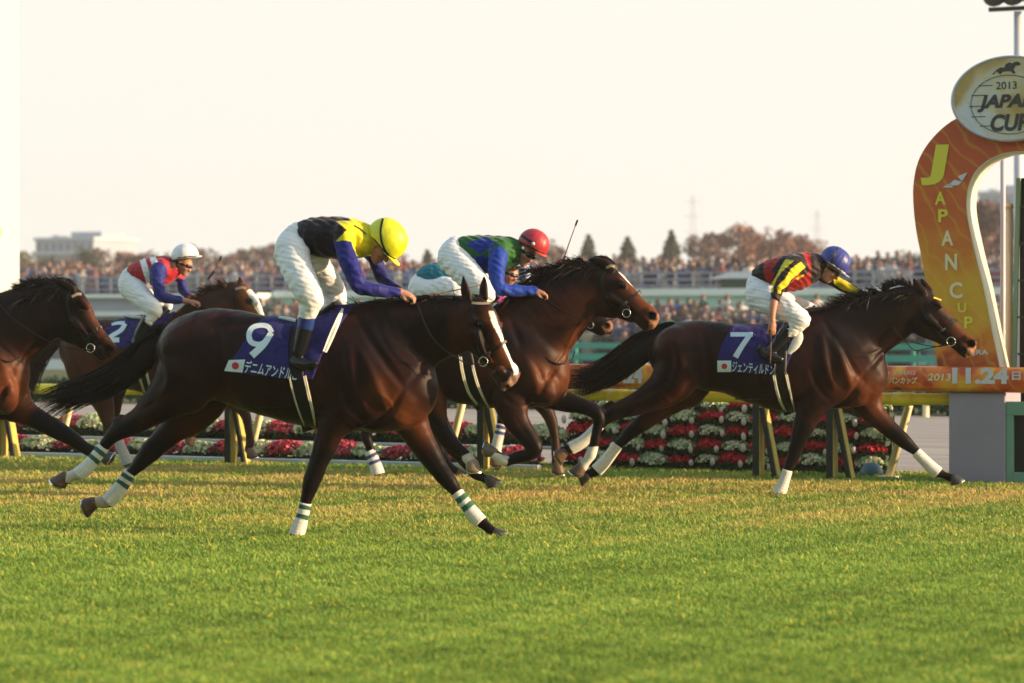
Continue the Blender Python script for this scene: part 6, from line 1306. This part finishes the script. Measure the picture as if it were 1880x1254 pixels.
    if sp.get('calves'):
        for c, fo in zip(sp['calves'], sp['feet']):
            q = Field(.007); q.add(ch(fr, c[0], c[1], c[2], 3, 1, .003), .01); q.add(ch(fr, fo[0], fo[1], fo[2], 3, 1, .003), .02); q.build()
            blob('boot', q, M['boot'], R, sp.get('bootcol', lambda P, px: np.tile(np.array((.010, .010, .014)), (len(P), 1))), fr, 1)
    # helmet
    hx2, hy2, hr, ha, hb = sp['helmet']          # centre px, radius px, up angle, brim forward angle
    c1, t1 = fr.loc(hx2, hy2, hw); r = hr * t1 / F; U = np.array([math.cos(rad(ha)), -.0, math.sin(rad(ha))]); 
    Fw = np.array([math.cos(rad(hb)) * math.cos(rad(yaw)), -math.sin(rad(yaw)), math.sin(rad(hb)) * math.cos(rad(yaw))]); Fw -= U * (Fw @ U); Fw /= np.linalg.norm(Fw)
    hm = Field(.005); hm.add(np.array([[*(c1 - Fw * r * .10), r * .93, .92], [*(c1 + Fw * r * .08), r * .93, .92]]), .01)
    cut = sp.get('cut', -.30)
    hm.build(); X, Y, Z = hm.ax[0][:, None, None], hm.ax[1][None, :, None], hm.ax[2][None, None, :]
    pl = -((X - c1[0]) * U[0] + (Y - c1[1]) * U[1] + (Z - c1[2]) * U[2]) + cut * r
    hh = np.clip(.5 - .5 * (hm.D - pl) / .012, 0, 1); hm.D = hm.D * (1 - hh) + pl * hh + .012 * hh * (1 - hh)
    th = np.arctan2((X - c1[0]) * Fw[0] + (Y - c1[1]) * Fw[1] + (Z - c1[2]) * Fw[2], (Y - c1[1]))
    hm.D = hm.D + .0011 * np.sin(th * 17 + Z * 20) * np.clip(sp.get('capfold', 1.0), 0, 2)
    hc_ = sp['capcol']
    def capc(P, px):
        c = np.tile(np.array(hc_), (len(P), 1)); return c
    ho = blob('helmet', hm, M['cap'], R, capc, fr, 2); sub_parent(ho)
    br = Field(.004); br.add(np.array([[*(c1 + U * (cut + .06) * r + Fw * r * .55), r * .52, .22 if False else 1], [*(c1 + U * (cut + .02) * r + Fw * r * .92), r * .42, 1]]), .008, lat=(0, 1, 0))
    br.build(); X, Y, Z = br.ax[0][:, None, None], br.ax[1][None, :, None], br.ax[2][None, None, :]
    hgt = ((X - c1[0]) * U[0] + (Y - c1[1]) * U[1] + (Z - c1[2]) * U[2]) - (cut + .04) * r; br.D = np.maximum(br.D, np.abs(hgt + .10 * (Y - c1[1]) ** 2 / r) - .006)
    blob('peak', br, M['cap'], ho, sp.get('peakcol', hc_), fr, 1)
    def ring(h_, rr, wid, nm, mt, colr=None):
        n = 40; V = []
        for kx in range(n):
            tt = 2 * math.pi * kx / n; dl = np.cross(U, Fw)
            q = c1 + U * h_ * r + (Fw * math.cos(tt) * 1.06 + dl * math.sin(tt) * .90) * rr * r
            V += [q - U * wid, q + U * wid, q * 1 + U * wid + (q - c1) * .03, q - U * wid + (q - c1) * .03]
        f_ = [(k4 * 4 + a, ((k4 + 1) % n) * 4 + a, ((k4 + 1) % n) * 4 + (a + 1) % 4, k4 * 4 + (a + 1) % 4) for k4 in range(n) for a in range(4)]
        newmesh(nm, V, f_, mt, ho)
    ring(cut + .10, math.sqrt(max(1 - (cut + .10) ** 2, .1)) * .935, .006, 'strap', sp.get('strapmat', M['leather']))
    if sp.get('strap'):
        for poly, wd in sp['strap']: 
            f5 = hm; band(f5, fr, poly, wd, 'goggle_strap', M['leather'], ho, off=.003, thick=.004, across=3)
    # goggles
    gq = Field(.0045); gq.add(np.array([H_(.078, .008, -.034, .026, 1.2), H_(.092, .008, 0, .023, 1.2), H_(.078, .008, .034, .026, 1.2)]), .008, lat=lat); blob('goggles', gq, M['lens'], R)
    gs = Field(.0045); gs.add(np.array([H_(.055, .008, -.070, .013), H_(.0, .004, -.083, .012), H_(-.05, 0, -.07, .011), H_(-.088, 0, 0, .011), H_(-.05, 0, .07, .011), H_(.0, .004, .083, .012), H_(.055, .008, .070, .013)]), .006); blob('goggle_band', gs, M['leather'], R)
    if sp.get('hair'):
        hq = Field(.006); hq.add(np.array([H_(-.035, .0, 0, .082, .95), H_(-.055, -.03, 0, .055, 1.1)]), .02); blob('hair', hq, M['hair'], R, (.015, .011, .010))
    return R, j
def whip(fr, pts, r, label, mt=None):
    mb = MB(); A = np.array([fr.P(q[0], q[1], q[2]) for q in pts]); c = A[0].copy(); Rr = tag(root('riding_whip', fr, c), label, 'whip', 'riding whips')
    a = catmull(A, 4); n = len(a)
    s_ = newmesh('shaft', *(lambda m: (np.concatenate(m.v), m.f))(MB().tube(a, np.linspace(r, r * .55, n), 7)), M['whip'], Rr)
    d = a[1] - a[0]; d /= np.linalg.norm(d); g = MB()
    for i in range(9): g.tube([a[0] + d * (.012 * i), a[0] + d * (.012 * i + .008)], r * 1.7, 8)
    newmesh('grip', np.concatenate(g.v), g.f, mt or M['leather'], Rr)
    e = a[-1] - a[-2]; e /= np.linalg.norm(e); f = MB(); f.beam(a[-1] - e * .01, a[-1] + e * .045, r * 1.2, .0015); newmesh('flap', np.concatenate(f.v), f.f, M['leather'], Rr, smooth=False)
    return Rr
def solid(*c): return np.array(c)
# ---- rider of 9
def j9col(P, px):
    c = np.tile(np.array((.009, .005, .011)), (len(P), 1))
    yel = [(617, 406), (637, 422), (613, 446), (628, 441), (645, 443), (650, 462), (654, 474), (658, 486), (700, 486), (705, 395), (660, 395), (630, 390), (645, 405)]
    c[inpoly(px, yel)] = (.62, .54, .010)
    slv = pldist(px, [(628, 452), (640, 480), (650, 500), (657, 520), (690, 532), (735, 538)])
    m = (slv < np.where(px[:, 1] < 470, 18, 26)) & (P[:, 1] < -.13) & (px[:, 1] > 443); c[m & ~(inpoly(px, yel) & (px[:, 0] > 648) & (px[:, 1] < 482) & (P[:, 1] > -.2))] = (.009, .012, .150)
    m2 = (P[:, 1] > .08) & (px[:, 1] > 470) & (px[:, 0] > 670); c[m2] = (.010, .012, .135)
    hem = (pldist(px, [(540, 425), (548, 455), (565, 474), (590, 484), (612, 482)]) < 3) & (P[:, 1] < 0); c[hem] = (.012, .008, .012)
    return c
def boot9(P, px):
    c = np.tile(np.array((.008, .008, .012)), (len(P), 1)); c[px[:, 1] < 603 + (px[:, 0] - 550) * .15] = (.015, .035, .16); return c
J9 = dict(off=tuple(F9.P(560, 590, 0)),
  torso=[([(566, 430, 27), (580, 434, 34), (606, 436, 38), (636, 438, 37.5), (660, 440, 32), (676, 441, 24)], 0, 1.12), ([(632, 430, 21, -.13), (650, 434, 20, 0), (632, 430, 21, .13)], 0, 1.0)],
  arms=[([(632, 444, 17.5, -.17), (636, 468, 17, -.22), (645, 492, 16.5, -.26), (653, 512, 15.5, -.27), (660, 526, 13.5, -.26), (682, 531, 13, -.22), (706, 535, 10.5, -.17), (731, 538, 8, -.12)], 0, .95),
        ([(655, 440, 17, .16), (684, 468, 13, .21), (693, 490, 12, .23), (702, 510, 11, .21), (716, 522, 8.5, .15), (732, 534, 7, .08)], 0, .95)],
  skinarms=[([(720, 537, 7, -.14), (736, 538, 6.5, -.11)], 0, .9), ([(725, 530, 6, .1), (737, 537, 6, .06)], 0, .9)],
  hips=[([(548, 434, 25), (538, 452, 30), (537, 468, 32)], 0, 1.2)],
  legs=[([(537, 462, 32, -.10), (543, 488, 28.5, -.19), (554, 514, 27, -.27), (566, 537, 24.5, -.31), (573, 550, 20.5, -.31)], 0, .85), ([(560, 462, 30, .08), (585, 484, 22, .15), (600, 508, 21, .22), (613, 532, 20, .27), (618, 548, 18, .28)], 0, .85)],
  calfcloth=[([(573, 550, 20, -.31), (568, 566, 17.5, -.30), (563, 582, 15.5, -.29)], 0, .9), ([(618, 548, 17, .28), (610, 565, 15, .28)], 0, .9)],
  calves=[([(564, 580, 15.5, -.29), (559, 605, 15, -.29), (553, 628, 14, -.29), (549, 645, 12.5, -.29)], 0, .9), ([(610, 565, 14, .28), (595, 600, 14, .28), (580, 640, 12, .28)], 0, .9)],
  feet=[([(540, 664, 9, -.29), (552, 668, 11, -.30), (566, 670, 9.5, -.32), (578, 668, 6.5, -.33)], 0, .9), ([(570, 655, 9, .28), (595, 668, 8, .3)], 0, .9)],
  neck=[(660, 441, 17), (678, 446, 14.5)], head=(700, 452, 0, -52, 1.0), yaw=8, hands=[(737, 539, -.10, (1, 0, -.25), (.1, .25, -1), 1, 1.0), (738, 537, .06, (1, 0, -.3), (.1, -.2, -1), -1, .95)],
  helmet=(711, 439, 39.5, 42, -46), cut=-.42, capcol=(.60, .62, .012), peakcol=(.66, .62, .02), jcol=j9col, bootcol=boot9, hair=1, capfold=.35,
  strap=[([(703, 401), (699, 420), (700, 440), (706, 458), (714, 469)], 4)])
R9, j9f = jockey(F9, 'person in black and yellow starred silks with purple sleeves and yellow cap, riding horse 9', J9)
band(j9f, F9, [(650, 414), (662, 421), (672, 430)], 2, 'collar_cord', M['leather'], R9, off=.003)
whip(F9, [(757, 547, -.09), (800, 540, .0), (840, 532, .09), (882, 524, .17)], .006, 'thin tan riding whip held by the yellow-capped rider of horse 9')
# ---- rider of 7
def j7col(P, px):
    c = np.tile(np.array((.30, .014, .014)), (len(P), 1)); blk = (.016, .010, .012)
    c[px[:, 0] < 1402 - (px[:, 1] - 490) * .0 + np.clip(px[:, 1] - 500, 0, 99) * .3] = blk; c[(px[:, 0] > 1489) & (P[:, 1] > -.9) & (px[:, 1] < 520)] = blk
    arm = (pldist(px, [(1456, 486), (1446, 497), (1436, 512), (1428, 530), (1424, 545)]) < np.where(px[:, 1] < 500, 25, 17)) & (P[:, 1] < -.06)
    c[arm] = blk
    sh = pldist(px, [(1440, 480), (1452, 476), (1466, 484), (1474, 494)]) < 11; c[sh & (P[:, 1] < -.06)] = blk
    z = lambda L: [(1340 + x / 6.267, 430 + y / 6.267) for x, y in L]
    s1 = z([(640, 290), (745, 300), (600, 430), (545, 500), (505, 590), (498, 665), (452, 672), (460, 590), (520, 500), (600, 350)])
    s2 = z([(815, 318), (872, 375), (780, 465), (705, 520), (660, 600), (590, 640), (585, 690), (550, 680), (542, 600), (640, 510), (700, 400)])
    s3 = z([(760, 505), (860, 455), (850, 485), (770, 530)])
    yl = (.62, .52, .010)
    for s_ in (s1, s2, s3): c[inpoly(px, s_) & (P[:, 1] < -.06)] = yl
    far = (P[:, 1] > .05) & (px[:, 0] > 1520); c[far] = blk
    c[far & inpoly(px, [(1530, 508), (1540, 506), (1560, 520), (1579, 534), (1570, 541), (1548, 533), (1532, 522)])] = yl
    return c
J7 = dict(off=tuple(F7.P(1430, 600, 0)),
  torso=[([(1397, 506, 17), (1408, 504, 23), (1432, 504, 31), (1460, 500, 33.5), (1484, 492, 28), (1498, 488, 20)], 0, 1.15), ([(1462, 487, 18, -.13), (1476, 484, 17, 0), (1462, 487, 18, .13)], 0, 1.0)],
  arms=[([(1458, 490, 18.5, -.17), (1446, 503, 16, -.23), (1436, 518, 12.5, -.29), (1427, 534, 10.5, -.32), (1423, 549, 8.5, -.34)], 0, .95), ([(1490, 492, 17, .15), (1522, 512, 10.5, .2), (1546, 524, 10, .2), (1570, 536, 9.5, .15), (1586, 543, 7, .08)], 0, .95)],
  skinarms=[([(1424, 544, 7.5, -.335), (1420, 560, 7.5, -.36), (1418, 578, 6, -.375), (1418, 588, 5.5, -.38)], 0, .9), ([(1580, 541, 5.5, .09), (1592, 546, 5, .04)], 0, .9)],
  hips=[([(1390, 522, 19), (1394, 538, 25), (1399, 548, 27)], 0, 1.2)],
  legs=[([(1398, 543, 27, -.08), (1416, 554, 25.5, -.16), (1436, 566, 22.5, -.24), (1456, 577, 20, -.30), (1468, 587, 18.5, -.31)], 0, .85), ([(1410, 540, 22, .08), (1440, 550, 14, .18), (1468, 560, 12, .25), (1490, 568, 10, .28)], 0, .85)],
  calfcloth=[([(1468, 587, 18, -.31), (1456, 601, 14.5, -.31), (1448, 608, 13, -.31)], 0, .9)],
  calves=[([(1450, 602, 13.5, -.31), (1440, 615, 12.5, -.31), (1428, 631, 11, -.31), (1418, 642, 9.5, -.31)], 0, .9), ([(1490, 570, 11, .28), (1470, 600, 11, .28), (1445, 635, 10, .28)], 0, .9)],
  feet=[([(1398, 640, 8, -.31), (1404, 650, 8.5, -.32), (1418, 655, 8.5, -.33), (1432, 660, 6, -.33)], 0, .9), ([(1440, 640, 8, .28), (1460, 652, 7, .28)], 0, .9)],
  neck=[(1492, 488, 14), (1508, 490, 12)], head=(1523, 494, 0, -38, .93), yaw=6, hands=[(1418, 592, -.38, (-.05, 0, -1), (-.25, .6, -.1), -1, 1.0), (1593, 547, .03, (1, 0, -.05), (.1, -.3, -1), -1, .9)],
  helmet=(1533, 480, 28.8, 55, -33), cut=-.36, capcol=(.035, .045, .25), peakcol=(.30, .34, .62), jcol=j7col, hair=1, strapmat=M['webbing'], capfold=.9, strap=[([(1539, 453), (1532, 468), (1524, 486)], 3)])
R7, j7f = jockey(F7, 'person in red silks with black and yellow striped sleeves and blue cap, riding horse 7', J7)
whip(F7, [(1414, 606, -.40), (1415, 625, -.41), (1415, 650, -.41), (1414, 668, -.41)], .0065, 'short pinkish riding whip held down beside the boot of the blue-capped rider', M['leather'])
# ---- red cap
def jRcol(P, px):
    c = np.tile(np.array((.018, .095, .016)), (len(P), 1)); bl = (.007, .024, .24); z = lambda L: [(740 + x / 6.267, 400 + y / 6.267) for x, y in L]
    for q in ([(718, 300), (935, 215), (1080, 300), (890, 418)], [(715, 515), (890, 425), (1010, 480), (1010, 620), (900, 640), (760, 600)], [(900, 170), (1110, 170), (1060, 212), (940, 212)]): c[inpoly(px, z(q)) & (P[:, 1] < .02)] = bl
    arm = (pldist(px, [(915, 470), (912, 500), (914, 530), (945, 533), (985, 534)]) < np.where(px[:, 1] < 490, 17.5, 19)) & (P[:, 1] < -.12); c[arm] = (.005, .036, .30)
    far = (P[:, 1] > .1) & (px[:, 0] > 948) & (px[:, 1] > 482); c[far] = (.10, .16, .42); c[far & (np.sin(px[:, 1] * .9 + px[:, 0] * .3) > .5)] = (.6, .62, .7)
    return c
JR = dict(off=tuple(FR_.P(860, 560, 0)),
  torso=[([(848, 456, 20), (862, 460, 27), (888, 466, 33.5), (915, 467, 33), (935, 464, 27), (948, 460, 18)], 0, 1.15), ([(918, 458, 18, -.14), (930, 455, 17, 0), (918, 458, 18, .14)], 0, 1.0)],
  arms=[([(916, 470, 17.5, -.18), (912, 490, 15.5, -.24), (912, 510, 14, -.27), (916, 528, 13, -.27), (938, 533, 10.5, -.22), (960, 534, 9.5, -.17), (980, 534, 8.5, -.13)], 0, .95), ([(930, 468, 16, .16), (960, 488, 10.5, .22), (963, 506, 10.5, .22), (967, 520, 9, .18), (975, 532, 7, .10)], 0, .95)],
  skinarms=[([(974, 534, 7, -.14), (986, 536, 6.5, -.12)], 0, .9), ([(970, 526, 6, .14), (985, 534, 6, .08)], 0, .9)],
  hips=[([(838, 455, 21), (833, 466, 26), (832, 476, 28)], 0, 1.2)],
  legs=[([(833, 474, 28, -.08), (846, 490, 27, -.17), (862, 507, 25, -.25), (880, 526, 22.5, -.31), (890, 540, 19, -.31)], 0, .85), ([(850, 478, 25, .08), (872, 500, 20, .18), (890, 525, 18, .26), (897, 542, 16, .28)], 0, .85)],
  calfcloth=[([(890, 540, 18, -.31), (882, 558, 15, -.30)], 0, .9)],
  calves=[([(883, 556, 14.5, -.30), (874, 590, 13.5, -.30), (866, 618, 11, -.30)], 0, .9), ([(892, 550, 14, .28), (880, 590, 12, .28), (868, 618, 11, .28)], 0, .9)],
  feet=[([(856, 628, 8, -.30), (868, 634, 9.5, -.32), (888, 634, 7, -.33)], 0, .9), ([(858, 628, 8, .28), (888, 634, 7, .28)], 0, .9)],
  neck=[(938, 460, 14), (952, 463, 12)], head=(964, 464, 0, -32, .95), yaw=32, hands=[(984, 536, -.12, (1, 0, -.15), (.1, .25, -1), 1, 1.0), (984, 534, .08, (.8, 0, .2), (.1, -.2, -1), -1, .95)],
  helmet=(980, 448, 29.5, 62, -42), cut=-.30, capcol=(.36, .022, .035), peakcol=(.70, .06, .02), jcol=jRcol, hair=1, capfold=.6, strap=[([(957, 432), (968, 440), (980, 447)], 5)])
RR, jRf = jockey(FR_, 'person in green silks with blue diamonds, blue sleeves and red cap', JR)
def disc(fr, x, y, w, r, name, mt, parent):
    e = Field(.004); e.add(ch(fr, [(x, y, r)], w, .5, 1), .01); return blob(name, e, mt, parent)
disc(FR_, 960, 455.5, -.115, 3.0, 'goggle_stud', M['number'], RR); disc(FR_, 979, 447.5, -.135, 3.6, 'cap_button', M['number'], RR)
whip(FR_, [(1030, 492, .10), (1042, 455, .12), (1050, 432, .13), (1057, 413, .14)], .0065, 'dark riding whip raised above the mane of the horse with laid back ears')
# ---- rider of 2
def j2col(P, px):
    c = np.tile(np.array((.36, .014, .024)), (len(P), 1)); q = px[:, 0] - .30 * (px[:, 1] - 480)
    for a, b in ((257, 268.5), (277, 289)): c[(q > a) & (q < b)] = (.70, .70, .72)
    arm = (pldist(px, [(291, 497), (291, 520), (295, 545), (330, 551)]) < 16) & (P[:, 1] < -.12); c[arm] = (.014, .020, .165)
    far = (P[:, 1] > .1) & (px[:, 0] > 322) & (px[:, 1] > 512); c[far] = (.014, .020, .165)
    c[(px[:, 0] > 311) & (px[:, 0] < 330) & (px[:, 1] < 500) & (P[:, 1] < .05) & (px[:, 1] < 492)] = (.03, .012, .015)
    return c
J2 = dict(off=tuple(F2.P(270, 590, 0)),
  torso=[([(244, 504, 15), (255, 502, 21), (275, 502, 28), (297, 497, 27), (314, 493, 19)], 0, 1.15), ([(296, 490, 14, -.13), (306, 488, 13, 0), (296, 490, 14, .13)], 0, 1.0)],
  arms=[([(290, 497, 14, -.17), (290, 515, 12, -.24), (292, 532, 11, -.26), (296, 544, 10, -.26), (312, 549, 8.5, -.2), (330, 551, 7, -.15)], 0, .95), ([(312, 498, 13, .16), (332, 512, 8.5, .22), (335, 530, 8, .22), (344, 542, 6.5, .16), (354, 547, 5.5, .1)], 0, .95)],
  skinarms=[([(325, 551, 5.5, -.15), (345, 553, 5.5, -.12)], 0, .9), ([(350, 546, 4.5, .1), (356, 549, 4.5, .08)], 0, .9)],
  hips=[([(240, 508, 17), (240, 520, 22), (243, 528, 23)], 0, 1.2)],
  legs=[([(243, 526, 23, -.08), (255, 540, 21, -.17), (268, 553, 18, -.25), (280, 564, 15.5, -.31), (284, 571, 13.5, -.31)], 0, .85), ([(252, 526, 20, .08), (280, 545, 13, .2), (300, 556, 10, .28), (308, 562, 9, .28)], 0, .85)],
  calfcloth=[([(284, 571, 13, -.31), (276, 582, 11, -.31), (272, 588, 10.5, -.31)], 0, .9)],
  calves=[([(273, 584, 10.5, -.31), (264, 598, 10, -.31), (256, 612, 9, -.31), (252, 622, 8, -.31)], 0, .9), ([(305, 566, 9, .28), (290, 595, 9, .28), (275, 622, 8, .28)], 0, .9)],
  feet=[([(246, 628, 6, -.31), (254, 632, 7, -.33), (268, 634, 5, -.33)], 0, .9), ([(270, 630, 6, .28), (288, 636, 5, .28)], 0, .9)],
  neck=[(312, 490, 11), (324, 488, 9.5)], head=(337, 486, 0, -22, .92), yaw=14, hands=[(350, 554, -.12, (1, 0, -.1), (.1, .25, -1), 1, .95), (356, 550, .08, (1, 0, -.1), (.1, -.2, -1), -1, .9)],
  helmet=(340, 471, 25.5, 97, -8), cut=-.18, capcol=(.72, .73, .78), peakcol=(.82, .80, .76), jcol=j2col, hair=1, capfold=.4)
R2, j2f = jockey(F2, 'person in red and white hooped silks with white cap, riding horse 2', J2)
whip(F2, [(382, 512, .1), (390, 502, .1), (398, 488, .1), (403, 478, .1)], .008, 'dark whip sticking up above the mane of horse 2')
# ---- teal rider mostly hidden
def jHcol(P, px): return np.tile(np.array((.018, .17, .24)), (len(P), 1)) * np.ones((len(P), 1)) if True else None
def jHcol(P, px):
    c = np.tile(np.array((.018, .16, .23)), (len(P), 1)); c[px[:, 0] > 912] = (.30, .03, .22); c[(P[:, 1] < -.17) & (px[:, 0] > 870)] = (.30, .03, .22); return c
JH = dict(off=tuple(FH.P(800, 570, 0)),
  torso=[([(783, 508, 19), (800, 506, 24), (830, 508, 26), (862, 508, 25), (890, 508, 20), (908, 508, 14)], 0, 1.15)],
  arms=[([(885, 510, 13, -.17), (884, 530, 11, -.24), (892, 545, 10, -.24), (920, 548, 8, -.15)], 0, .95), ([(890, 510, 13, .16), (905, 530, 9, .22), (930, 545, 7, .12)], 0, .95)],
  skinarms=[([(915, 548, 6, -.15), (935, 549, 6, -.1)], 0, .9)],
  hips=[([(776, 515, 17), (772, 526, 21), (773, 534, 22)], 0, 1.2)],
  legs=[([(775, 532, 21, -.08), (795, 534, 20, -.15), (818, 530, 22, -.24), (836, 536, 20, -.30), (846, 546, 15, -.31)], 0, .85), ([(780, 532, 20, .08), (815, 545, 15, .2), (845, 556, 12, .28)], 0, .85)],
  calves=[([(845, 550, 13, -.31), (832, 580, 12, -.31), (822, 605, 9, -.31)], 0, .9), ([(845, 556, 11, .28), (830, 590, 10, .28), (822, 612, 8, .28)], 0, .9)],
  feet=[([(815, 615, 7, -.31), (840, 622, 6, -.31)], 0, .9), ([(815, 620, 7, .28), (840, 628, 6, .28)], 0, .9)],
  neck=[(905, 507, 10), (918, 507, 9)], head=(934, 503, 0, -20, .95), yaw=25, hands=[(935, 549, -.1, (1, 0, -.1), (.1, .25, -1), 1, .95)],
  helmet=(936, 490, 27, 90, -8), cut=-.1, capcol=(.60, .45, .05), peakcol=(.60, .45, .05), jcol=jHcol, hair=1, capfold=.4)
J_H, _f = jockey(FH, 'person in teal silks and white breeches bent low behind the red-capped rider', JH)
# ---- rider of the horse cut by the left edge: same build as the rider of 9, shifted
dx = FL.world(FL.P(-190, 585, 0)); RL = R9.copy(); COL.objects.link(RL); RL.location = (0, 0, 0)
kx = 4 - 752; ref = F9.world(F9.P(752, 437, 0)); YL = 23.9 + .35; tgt = np.array([(2.5 - CX) * YL / F, YL, H - (432 - YH) / F * YL])
from mathutils import Euler
RL.rotation_euler = (0, rad(16), -F9.th); hv = Vector(F9.P(752, 437, 0) - np.array(list(R9['_off']))); RL.location = Vector(tgt) - Euler(RL.rotation_euler).to_matrix() @ hv; tag(RL, 'person on the left edge, only a sliver of a yellow cap showing', 'person', 'riders in racing silks')
for o in list(R9.children):
    c = o.copy(); COL.objects.link(c); c.parent = RL
    for g in o.children: d = g.copy(); COL.objects.link(d); d.parent = c
cleanup()
